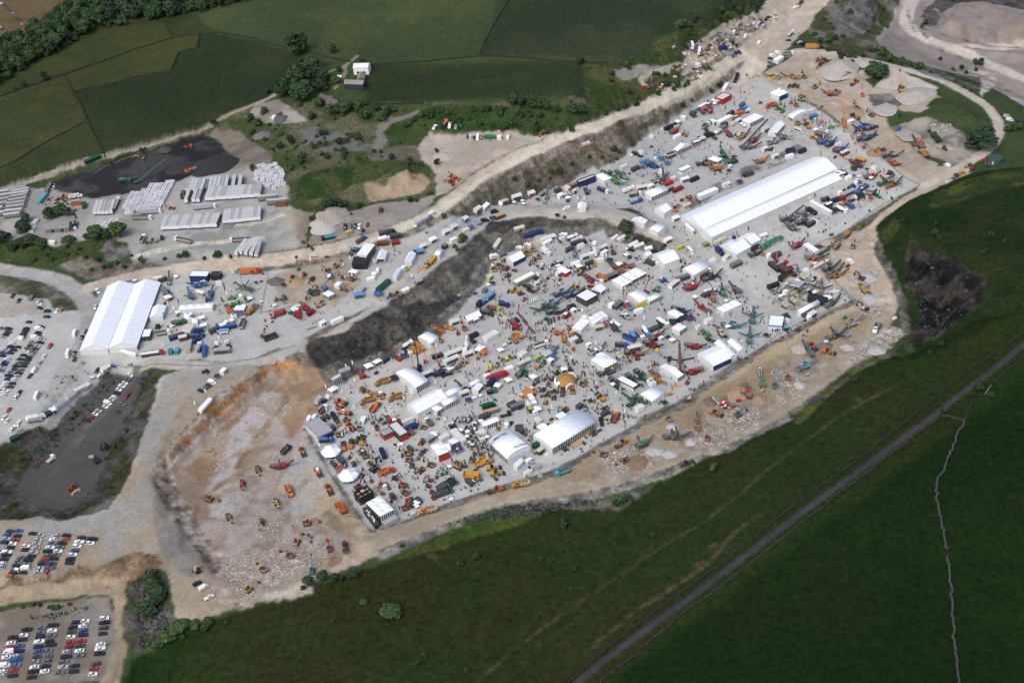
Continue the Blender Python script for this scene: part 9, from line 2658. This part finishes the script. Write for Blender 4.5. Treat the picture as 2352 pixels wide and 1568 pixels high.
wl(Tn('32','1800,740 1740,860 1690,980 1650,1100 1600,1200 1545,1310 1550,1420 1575,1568')+Tn('33','1640,340'),'upper half of the rubbly stone wall crossing the lower right field',wob=.3,w=.9,tone=.06)
wl(Tn('33','1645,405 1665,520 1685,700 1690,900 1710,1150 1735,1400 1765,1600'),'lower half of the rubbly stone wall crossing the lower right field',wob=.3,w=.9,tone=.06)
# ---------------- fences ----------------
fence([(700,987),(760,1095),(835,1205),(852,1222)],'post and rail fence between the orange pit and the show',3)
fence([(852,1222),(920,1203),(1050,1152),(1160,1115),(1290,1078)],'post and rail fence along the lower haul road',4)
fence([(1290,1078),(1420,1000),(1500,955),(1590,912)],'post and rail fence behind the largest curved tent',4)
fence([(1590,912),(1690,845),(1780,775),(1850,735),(1965,690)],'post and rail fence along the demo strip',4)
fence([(1965,690),(1925,655),(1880,612)],'post and rail fence at the right corner of the show',4)
fence([(2112,428),(2030,470),(1940,535),(1860,570)],'post and rail fence above the side demo ground',4)
fence([(1880,245),(1960,310),(2060,395),(2110,425)],'post and rail fence along the upper right side road',4)
fence([(610,612),(615,640),(598,720)],'post and rail fence beside the sandy digger arena',4)
fence([(598,720),(700,700),(790,610)],'post and rail fence below the sandy digger arena',4)
fence([(270,840),(360,838),(470,842),(588,825),(680,795)],'post fence along the road above the orange pit',5)
fence([(220,400),(240,385),(330,350),(480,293),(560,250)],'field fence along the pale farm track',5,c='wood')
fence([(810,1412),(930,1445),(1060,1480),(1128,1510)],'thin wire fence across the dark moor',7,1.,'dark',2)
fence([(810,1412),(700,1480),(690,1545),(560,1555)],'thin wire fence on the left side of the moor',7,1.,'dark',2)
fence([(2262,906),(2268,898),(2276,888)],'field gate with its rails by the country road',2.5,1.2,c='lgray',rails=5)
for x0,y0,x1,y1,c,lab in((502,815,575,800,'red','red plastic barrier across the sandy arena'),(470,1465,560,1440,'dorange','orange mesh barrier above the orange pit')):
 a,b=[G(*tl('11',*q))for q in((x0,y0),(x1,y1))];L=float(NH(*(b-a)[:2]));o=b_barrier(c,L);put(o,(a+b)/2,atan2((b-a)[1],(b-a)[0]),tilt=False);tag(o,lab,'barrier')
for x0,y0,x1,y1,c,lab in((300,1165,380,1118,'red','bright red folded barrier on the grey pit floor'),):
 a,b=[G(*tl('02',*q))for q in((x0,y0),(x1,y1))];L=float(NH(*(b-a)[:2]));o=b_barrier(c,L);put(o,(a+b)/2,atan2((b-a)[1],(b-a)[0]),tilt=False);tag(o,lab,'barrier')
a,b=[G(*tl('20',*q))for q in((630,1372),(735,1342))];L=float(NH(*(b-a)[:2]))
r=empty('banner');put(r,(a+b)/2,atan2((b-a)[1],(b-a)[0]),tilt=False)
MB().box(-L/2,L/2,-.05,.05,.5,2.6).build('cloth',mat('red',.6),r);MB().box(-L/2,-L/2+.12,.06,.18,0,2.7).build('post',mat('gray'),r);MB().box(L/2-.12,L/2,.06,.18,0,2.7).build('post',mat('gray'),r)
text_part(r,'Northern Ireland',1.5,(0,-.07,1.55),(pi/2,0,0),mat('white'));tag(r,'long red banner lettered in white above the brown slope','banner')
p=G(*tl('30',2085,1500));r=empty('water_tank');r.location=p
MB().cyl((0,0,-.3),(0,0,4.4),4.4,28).build('wall',mat((.05,.085,.09),.5,vary=.2),r);MB().cyl((0,0,4.41),(0,0,4.42),4.1,28).build('water',mat((.03,.06,.04),.15),r)
MB().box(-3.6,-2.4,-3.9,-3.3,1.2,3.2).build('panel',mat('offwhite'),r);tag(r,'round dark green water tank at the right edge','tank')
p=G(*tl('21',768,790));r=empty('silo');r.location=p
MB().cyl((0,0,1.2),(0,0,11.2),1.45,20).cyl((0,0,11.2),(0,0,11.5),1.45,20,r2=1.2).build('shell',mat('white',.4,vary=.05),r);MB().cyl((0,0,8.4),(0,0,9.3),1.47,20).build('blue_band',mat('sky'),r)
for a in range(4):MB().beam((cos(a*1.57),sin(a*1.57),0),(cos(a*1.57),sin(a*1.57),1.3),.2).build('leg',mat('gray'),r)
tag(r,'tall white cylindrical silo with a blue band','silo')
def balloon(ij,x,y,c,h,rr,lab):
 p=G(*tl(ij,x,y));r=empty('balloon');r.location=p;n=14;v=[];f=[]
 for j in range(9):
  a=-pi/2+pi*j/8;v+=[(rr*cos(a)*cos(2*pi*i/n),rr*cos(a)*sin(2*pi*i/n),h+rr*sin(a))for i in range(n)]
 f=[(j*n+i,j*n+(i+1)%n,(j+1)*n+(i+1)%n,(j+1)*n+i)for j in range(8)for i in range(n)]
 MB().add(v,f).build('envelope',mat(c,.5),r);MB().beam((0,0,0),(0,0,h-rr),.04).build('tether',mat('white'),r);tag(r,lab,'balloon')
balloon('21',2040,730,'dblue',9.5,1.5,'dark blue ball balloon above the gabled tent');balloon('22',1340,160,'yellow',6,1.6,'yellow ball balloon near the black and yellow machine')
# ---------------- heaps of stone ----------------
for i,(ij,x,y,r0,h,c,lab)in enumerate((('00',1960,1520,17,5,(.026,.026,.029),'large cone of black fines beside the brown spoil'),('00',1650,1540,12,3,(.03,.03,.033),'black fines heap left of the large cone'),('00',1510,1370,6,2,(.06,.055,.055),'small dark heap at the upper end of the black fines'),('11',610,505,11,4,(.38,.35,.325),'pale conical heap beside the row of cars'),('11',690,410,13,4,(.30,.26,.22),'sloping brown heap above the pale conical heap'),('10',230,1090,6,2.4,(.09,.09,.10),'dark conical heap below the farm'),('10',60,1240,7,3,(.14,.12,.12),'grey brown heap left of the spoil'),('10',1720,1440,8,3,(.36,.33,.30),'pale heap at the edge of the upper pad'),('11',185,1020,6,1.8,(.12,.11,.10),'dark heap in the sandy arena'),('11',350,1020,7,1.4,(.33,.23,.13),'brown sand heap in the sandy arena'),('11',550,1120,4,1.2,(.06,.05,.045),'dark soil patch by the large turquoise digger'),('30',660,640,17,7,(.344,.320,.287),'big white stone heap on the demo ground'),('30',1370,880,15,4,(.344,.312,.283),'long white heap on the pale terrace'),('30',1130,1000,12,1.2,(.336,.316,.303),'white washed stone spread below the terrace'),('30',1010,1400,7,1.2,(.28,.18,.10),'wet brown sand patch'),('30',780,1020,9,1.6,(.30,.22,.14),'brown sand bank below the diggers'),('30',1300,1230,10,2.5,(.28,.25,.23),'grey heap left of the rubble bank'),('30',1460,1340,6,2,(.30,.27,.25),'upper small grey heap near the dusty haulers'),('30',1530,1380,6,2,(.28,.25,.22),'lower small grey heap near the dusty haulers'),('31',555,655,5,1.6,(.36,.30,.23),'sandy cone under a conveyor on the side demo ground'),('31',585,770,4.5,1,(.328,.303,.279),'pale ring heap on the side demo ground'),('31',720,750,3.5,1,(.344,.312,.271),'small pale cone on the side demo ground'),('31',935,975,6,2,(.344,.336,.328),'grey gravel heap by the haul road curve'),('31',950,1170,6,1.6,(.36,.34,.32),'gravel cone at the crusher outlet'),('22',1645,925,3.6,2,(.344,.344,.344),'grey cone by the crossed conveyors'),('22',1455,1035,4.5,2,(.344,.336,.328),'right grey cone on the demo strip'),('22',1320,1005,5,1.8,(.328,.320,.303),'left grey cone on the demo strip'),('22',1480,785,3.5,1.6,(.344,.344,.344),'grey cone under the yellow headed conveyor'),('22',1820,560,4.5,1.6,(.15,.11,.08),'dark brown cone under the red crusher'),('22',2270,530,5.5,2,(.26,.19,.12),'brown cone under the upright red crusher'),('22',2080,480,7,2,(.30,.21,.13),'brown heap left of the upright red crusher'),('32',310,60,6,1.5,(.36,.31,.26),'ring shaped pale pile beside the teal crusher'),('32',520,50,5,2.2,(.15,.125,.10),'dark brown heap by the orange and white loader'),('32',735,55,4.5,2,(.328,.312,.295),'small pale cone right of the dark brown heap'),('32',1020,90,6,2,(.344,.328,.312),'pale gravel heaps at the haul road bend'),('32',290,400,4,1.8,(.361,.344,.328),'flat grey pile beside the rubble'),('22',1150,1115,7,1.2,(.20,.135,.08),'dark wet patch of dug soil'),('01',2100,510,4.5,1.8,(.16,.155,.16),'dark grey heap at the end of the long trailer row'))):
 o=b_heap(c,r0,h,i+1);p=G(*tl(ij,x,y));o.location=p;tag(o,lab,'heap')
# ---------------- loose rock ----------------
def rocks(name,polys,cols,r0,r1,lab,kind='stuff'):
 V=[];F=[];C_=[]
 base=NA([(-1,-1,-.4),(1,-1,-.4),(1,1,-.4),(-1,1,-.4),(-.7,-.6,.6),(.6,-.8,.7),(.8,.7,.5),(-.6,.8,.75)]);bf=NA([(4,5,6,7),(0,1,5,4),(1,2,6,5),(2,3,7,6),(3,0,4,7)])
 for poly,n in polys:
  P=[G(*q)[:2]for q in poly];A=NA(P);lo,hi=A.min(0),A.max(0)
  q=RNG.random((n*4,2))*(hi-lo)+lo;q=q[pip(q[:,0],q[:,1],P)][:n]
  z=terr(q[:,0],q[:,1])
  for(x,y),zz in zip(q,z):
   s=r0+(r1-r0)*RNG.random()**2.5;a=RNG.random()*6.28;c,si=cos(a),sin(a)
   b=base*s*(1+RNG.normal(size=(8,3))*.18);b=np.stack([b[:,0]*c-b[:,1]*si,b[:,0]*si+b[:,1]*c,b[:,2]*.8],1)
   F.append(bf+8*len(V));V.append(b+NA([x,y,zz]));k=RNG.random();cc=NA(cols[0])*(1-k)+NA(cols[1])*k
   C_.append(np.tile(np.append(cc,1),(8,1)))
 me=mesh_np(name,np.concatenate(V),np.concatenate(F),GMAT['rock_face'],np.concatenate(C_),smooth=False)
 o=ON(name,me);OL(o);o['kind']=kind;o['label']=lab;o['category']='rubble'
rocks('rubble',[([(500,1290),(570,1265),(650,1255),(705,1300),(640,1340),(560,1385)],2600),([(580,1170),(640,1175),(640,1240),(590,1245)],350),([(470,1010),(600,890),(680,900),(660,960),(560,1020),(500,1110)],500),([(640,1230),(720,1240),(760,1280),(720,1330),(640,1300)],700)],((.40,.37,.335),(.28,.235,.19)),.2,.5,'white limestone rubble covering the orange pit floor')
rocks('demo_rubble',[([(1380,1040),(1480,1020),(1500,1070),(1400,1090)],350),([(1595,990),(1660,980),(1670,1020),(1600,1030)],300),([(1660,940),(1740,930),(1750,985),(1680,990)],350),([(1770,850),(1830,845),(1840,910),(1790,930)],300),([(1950,525),(1995,530),(1985,580),(1955,560)],200),([(1950,640),(2020,620),(2015,660),(1960,660)],180),([(1990,695),(2025,700),(2020,730),(1985,720)],200),([(1850,190),(1930,190),(1920,220),(1860,225)],200),([(2130,285),(2185,285),(2190,300),(2150,300)],120),([(1980,800),(2050,760),(2085,765),(2040,800),(1940,835)],350)],((.40,.375,.345),(.25,.215,.175)),.25,.8,'broken grey stone on the demo strip')
rocks('fallen_rock',[([(300,1340),(375,1320),(385,1420),(400,1470),(320,1490)],420),([(715,790),(930,720),(1060,680),(1000,750),(850,830)],160),([(2100,570),(2200,610),(2250,660),(2200,740),(2120,790),(2110,700)],120),([(60,1050),(250,870),(280,860),(200,960),(80,1080)],250),([(1010,1205),(1180,1160),(1380,1150),(1250,1180)],300)],((.07,.069,.068),(.035,.035,.036)),.3,1.2,'dark blocks of fallen rock on the quarry faces')
# ---------------- flags on the aisles ----------------
FL_={'11':'white 500,830 800,880 865,815 1015,840 940,875 1085,850 880,970 820,1000 2240,355 1430,980 yellow 590,1110 740,1150 480,1190 560,1250 705,1110 sky 720,990 895,1140 red 700,1020 2275,1320 purple 885,1020 blue 2245,950 2075,1340 navy 1440,840','12':'yellow 480,630 690,525 845,550 890,825 685,920 2090,180 orange 870,430 1005,615 white 905,370 790,870 580,965 645,640 895,625 1355,535 1645,390 1940,620 2010,240 1730,735 2080,830 2115,825 885,215 825,245 785,475 640,430 1400,115 1655,55 black 1100,1110 navy 2115,930 1800,1115 1915,1260','21':'white 175,1215 195,1205 215,1195 235,1190 690,915 860,790 1035,1100 1775,1120 1880,1320 1800,1335 1565,990 640,1300 715,1270 660,270 600,270 1210,1370 380,1440 red 60,1265 215,1430 90,1485 100,1540 570,800 1405,1310 2060,590 870,150 545,220 orange 655,590 navy 2170,545 1860,40 sky 1240,30 black 285,1475','20':'red 1770,1310 1815,1355 1465,1490 1675,1360 1550,1450 1995,1420 2005,1370 2095,860 white 1645,1290 1700,1260 2285,1390 navy 1955,1000 2040,970 pink 1705,1370','30':'white 95,1050 105,780 135,1245 505,1270 50,1400 navy 180,820 orange 505,1040 525,1160 560,1130 ochre 805,1410 355,960','31':'gray 385,985 navy 360,610 190,690 425,240 white 600,240 375,270 45,1190 black 880,270 925,260 1020,210 red 1060,20 1120,50 1050,120 235,1270 375,1190 purple 510,860 15,1110','22':'white 625,100 865,350 770,410 990,460 1215,555 1030,655 235,690 360,620 765,30 2065,130 2025,130 45,785 540,170 1100,70 green 1115,580 navy 930,230 2095,80','01':'white 1540,1240 1595,1280 1480,1430 2085,1140 2135,945 1965,980 1570,1310 navy 1505,1340 2065,1100 2040,1200 blue 1640,1220','02':'white 1495,45 1885,475 1790,585',}
FW={'11':'in the left show or curving aisle','12':'in the lower left part of the show','21':'in the centre of the show','20':'in the upper left part of the show','30':'in the top right part of the show','31':'in the right part of the show','22':'in the lower right part of the show','01':'near the blue crushers','02':'by the left entrance and pit edge'}
for t_,L_ in FL_.items():
 for q in L_.split():
  if ',' not in q:c=q;continue
  x,y=map(float,q.split(','))
  o=get(('flag',c,4.2),lambda:b_flag(c));p=G(*tl(t_,x,y+12));put(o,p,RU(-.6,.6),tilt=False)
  tag(o,f'{cn(c)} feather flag on a thin pole {FW[t_]}','flag',f'{cn(c)} flags {FW[t_]}')
# ---------------- small display items and stores ----------------
SHOWP=[(1690,190),(2100,425),(1850,585),(1950,690),(1290,1065),(850,1210),(715,985),(840,855),(1105,665),(1275,545),(1500,585),(1210,480),(1510,300)]
def clutter(poly,n,where,kinds,cl=(FL,RD),sc=(.6,1.1)):
 P=NA(poly,float);x0,y0=P.min(0);x1,y1=P.max(0);k=0
 while k<n:
  fx,fy=RU(x0,x1),RU(y0,y1)
  if not pip(NA([fx]),NA([fy]),poly)[0]:continue
  p=G(fx,fy);i,j=int((p[0]-GX0)/GS),int((p[1]-GY0)/GS)
  if cl and(CLS[j,i]not in cl or in_lane(p,6)):continue
  for q in range(RC((1,2,3))):
   kd,c,v,nm=RC(kinds);o=make(kd,c,[v]if v!='' else[])
   put(o,p[:2]+RNG.normal(size=2)*2.2,GA+RC((0,1.57,3.14))+RG(0,.08),RU(*sc));tag(o,f'{cn(c)} {nm} {where}','display item',f'{cn(c)} {nm}s {where}');k+=1
_lw=[[G(*p)[:2]for p in PP(l)]for l in LANES]
def in_lane(p,w):return any(seg_dist(p[0],p[1],a,b)[0]<w for l in _lw for a,b in zip(l[:-1],l[1:]))
_a,_b=G(1562,498),G(1864,354);GA=atan2(_b[1]-_a[1],_b[0]-_a[0])
DK=[('cab','white',4.,'site cabin'),('st','white',5.,'display trailer'),('gz','white',4.,'peaked gazebo'),('cont','dgray',6.06,'store container'),('att','dgray',0,'spare bucket'),('att','black',3,'machine part'),('att','gray',1,'breaker hammer'),('pal','white',1.2,'counter'),('pal','black',1.2,'counter'),('gen','dgray','','small engine'),('gen','white','','small engine'),('att','dgray',2,'cable drum'),('gz','black',3.,'small gazebo'),('att','red',3,'machine part'),('pal','dgray',2.2,'display table'),('pal','lgray',2.2,'display table'),('para','black','','parasol'),('gz','white',3.,'small gazebo')]
clutter([(700,980),(1290,700),(1420,1000),(1290,1065),(850,1210)],130,'among the stands of the lower left show',DK)
clutter([(1290,700),(1560,600),(1700,830),(1420,1000)],70,'among the stands of the lower central show',DK)
clutter([(1120,560),(1290,545),(1560,600),(1290,700),(1050,760)],90,'among the stands below the dark cliff',DK)
clutter([(1560,590),(1850,590),(1950,690),(1700,830)],60,'among the stands of the right corner',DK)
clutter([(1210,470),(1510,300),(1700,190),(1860,300),(1560,450),(1420,470)],110,'among the stands above the long hall',DK)
clutter([(375,640),(600,620),(700,730),(560,810),(340,820)],90,'among the stands right of the double-roofed marquee',DK)
clutter([(1840,250),(2090,420),(1960,480),(1930,400)],50,'among the stands by the side road',DK)
YK=[('pal','wood',1.6,'crate'),('pal','lgray',2.2,'pallet load'),('pal','orange',1.2,'crate'),('pal','dgray',2.2,'pallet load'),('pal','white',1.6,'crate'),('beam','lgray',9,'steel section'),('att','dorange',3,'machine part'),('gen','gray','','generator')]
for pl,n,w_ in(([(1545,120),(1600,102),(1620,118),(1570,140)],22,'in the small storage yard bay'),([(1625,85),(1685,80),(1680,108),(1640,110)],26,'in the middle storage yard'),([(1675,62),(1740,48),(1765,35),(1740,68),(1690,78)],40,'along the top storage yard'),([(1610,120),(1700,118),(1690,138),(1615,136)],22,'in the long row of the storage yard'),([(1580,160),(1640,150),(1620,175),(1590,182)],16,'in the storage yard loop'),([(1485,198),(1525,196),(1515,212),(1490,212)],10,'in the quarry nook')):clutter(pl,n,w_,YK,None,(.8,1.3))
# ---------------- visitors ----------------
PW=[('walkers on the main diagonal aisle','on the main aisle beside the long hall',[(1560,560),(1640,640),(1700,700),(1760,740),(1850,760)],12,46),('visitors at the hall front','in front of the long hall entrance',[(1550,520),(1590,545),(1620,575)],12,26),('visitors on the upper aisle','on the top aisle near the pagodas',[(1690,185),(1720,230),(1770,270),(1830,310),(1900,350)],12,36),('visitors on the cliff terrace','on the terrace above the dark cliff',[(1180,470),(1260,462),(1340,462),(1420,470),(1500,500)],9,34),('visitors on the curving aisle','on the curving aisle by the yellow trailer',[(900,690),(950,650),(990,600),(1050,545),(1110,500)],7,26),('visitors of the grandstand','beside the grandstand tent',[(850,610),(880,590),(910,570),(860,640),(830,670)],12,30),('visitors on the left aisle','on the aisle above the orange pit cliff',[(700,745),(780,715),(850,690),(880,675)],10,18),('visitors at the blue crushers','among the stands right of the double-roofed marquee',[(400,740),(450,720),(480,680),(510,740),(500,640)],16,34),('visitors in the lower aisle','on the wide aisle of the lower show',[(850,980),(980,1010),(1080,980),(1180,920),(1280,860),(1380,790)],10,44),('visitors at the lower machines','among the diggers of the lower show',[(880,1090),(960,1090),(1020,1050),(960,1140)],14,26),('spectators at the demo fence','lined up along the demo strip fence',[(1420,988),(1500,945),(1590,898),(1700,822),(1790,755)],2.5,40),('visitors in the centre','on the aisles in the centre of the show',[(1230,730),(1330,700),(1430,660),(1540,620),(1450,780),(1560,740)],12,44),('visitors at the dome','around the orange dome tent',[(1240,860),(1290,890),(1340,880),(1400,850)],12,18),('visitors at the right stands','among the beige crushers and the blue fronted tent',[(1830,640),(1900,670),(1950,690),(1880,720),(1800,690)],12,26),('crowd of the orange stand','packed in front of the half round tent',[(1840,270),(1870,280),(1900,290)],7,34),('visitors on the grey aisle','by the fence above the side demo ground',[(1850,560),(1930,510),(2020,450)],5,14),('people on the entrance gravel','walking from the car park to the double-roofed marquee',[(100,910),(140,880),(180,850),(230,840)],8,22),('queue on the bank','standing in the long line below the sandy bank',[(75,1418),(140,1412),(190,1400),(232,1396)],1.6,46),('walkers at the top','at the top of the main aisle by the haul road',[(1690,180),(1740,175),(1720,205)],8,16)]
SH=list(SHIRT)
crowd=[]
N_P=0
for grp,where,pts,wd,n in PW:
 w=[G(*p)[:2]for p in pts];Ls=[NH(*(b-a))for a,b in zip(w[:-1],w[1:])];tot=sum(Ls)
 q=0
 while q<n:
  t=RR()*tot;k=0
  while t>Ls[k]and k<len(Ls)-1:t-=Ls[k];k+=1
  d=(w[k+1]-w[k])/Ls[k];c=w[k]+d*t+NA([-d[1],d[0]])*RG(0,wd*.32);m=RC((1,1,2,2,3))
  for j in range(min(m,n-q)):
   s=RC(('black','black','black','navy','navy','grey','white','white','blue','khaki','hivis','red'))
   p=c+RNG.normal(size=2)*.9;hd=atan2(d[1],d[0])+RC((0,pi))+RG(0,.4)
   if N_P<290:person_at(p,s,f'person in a {"high visibility yellow" if s == "hivis" else s} top {where}',f'{s} topped people {where}',hd);N_P+=1
   else:crowd.append((p,s,hd))
   q+=1
def hiv(ij,pts,s,lab):
 for x,y in pts:person_at(G(*tl(ij,x,y)),s,lab,None if len(pts)==1 else lab)
hiv('03',[(838,672)],'hivis','person in a yellow vest walking on the sandy bend');hiv('03',[(985,690)],'orange','person in an orange jacket on the sandy bend')
hiv('03',[(987,1217),(1005,1212)],'hivis','person in a yellow vest beside the rightmost car column')
V=[];F=[];MI=[]
for k in range(700):
 l=RC(_lw);i=random.randrange(len(l)-1);t=RR();d=(l[i+1]-l[i])/NH(*(l[i+1]-l[i]));p=l[i]+(l[i+1]-l[i])*t+NA([-d[1],d[0]])*RG(0,3.2)
 for j in range(RC((1,2,2))):crowd.append((p+RNG.normal(size=2)*.8,RC(('black','navy','grey','white','black','black')),RR()*6.28))
for k in range(1000):
 fx,fy=RU(700,2080),RU(200,1200)
 for _ in range(50):
  p=G(fx,fy);i,j=int((p[0]-GX0)/GS),int((p[1]-GY0)/GS)
  if CLS[j,i]==FL and SLOPE[j,i]<.2 and(pip(NA([fx]),NA([fy]),[(1690,180),(2110,425),(1850,590),(1960,690),(1290,1070),(850,1215),(710,985),(840,850),(1100,660),(1270,540),(1500,580),(1200,470),(1500,300)])[0]):break
  fx,fy=RU(700,2080),RU(200,1200)
 crowd.append((p[:2],RC(('black','navy','grey','white','black','blue')),RR()*6.28))
_low={}
def low_person(s,legs):
 if(s,legs)not in _low:
  b=MB().box(-.10,.10,-.17,-.02,0,.9,1).box(-.02,.18,.02,.17,0,.9,1).box(-.13,.15,-.24,.24,.85,1.5,0,.03,.04).cyl((.02,0,1.48),(.02,0,1.78),.11,6,2).box(-.06,.06,-.33,-.24,.8,1.42).box(-.06,.06,.24,.33,.8,1.42)
  _low[(s,legs)]=b.mesh('visitor',[mat(SHIRT[s],.8),mat(legs,.85),mat((.10,.07,.05),.8)])
 return _low[(s,legs)]
mats_=[];key_={}
for p,s,hd in crowd:
 m=low_person(s,RC(LEGS));co=np.empty(len(m.vertices)*3);m.vertices.foreach_get('co',co);co=co.reshape(-1,3)
 c,si=cos(hd),sin(hd);b=np.stack([co[:,0]*c-co[:,1]*si+p[0],co[:,0]*si+co[:,1]*c+p[1],co[:,2]+float(terr(p[0],p[1]))],1)
 k0=len(V);V.extend(b.tolist())
 for q in m.polygons:
  F.append([k0+i for i in q.vertices]);mt=m.materials[q.material_index]
  if mt.name not in key_:key_[mt.name]=len(mats_);mats_.append(mt)
  MI.append(key_[mt.name])
me=bpy.data.meshes.new('crowd');me.from_pydata(V,[],F)
for q in mats_:me.materials.append(q)
me.polygons.foreach_set('material_index',MI);me.update()
o=ON('crowd',me);OL(o);o['kind']='stuff';o['label']='remaining visitors spread between the stands of the show';o['category']='crowd'
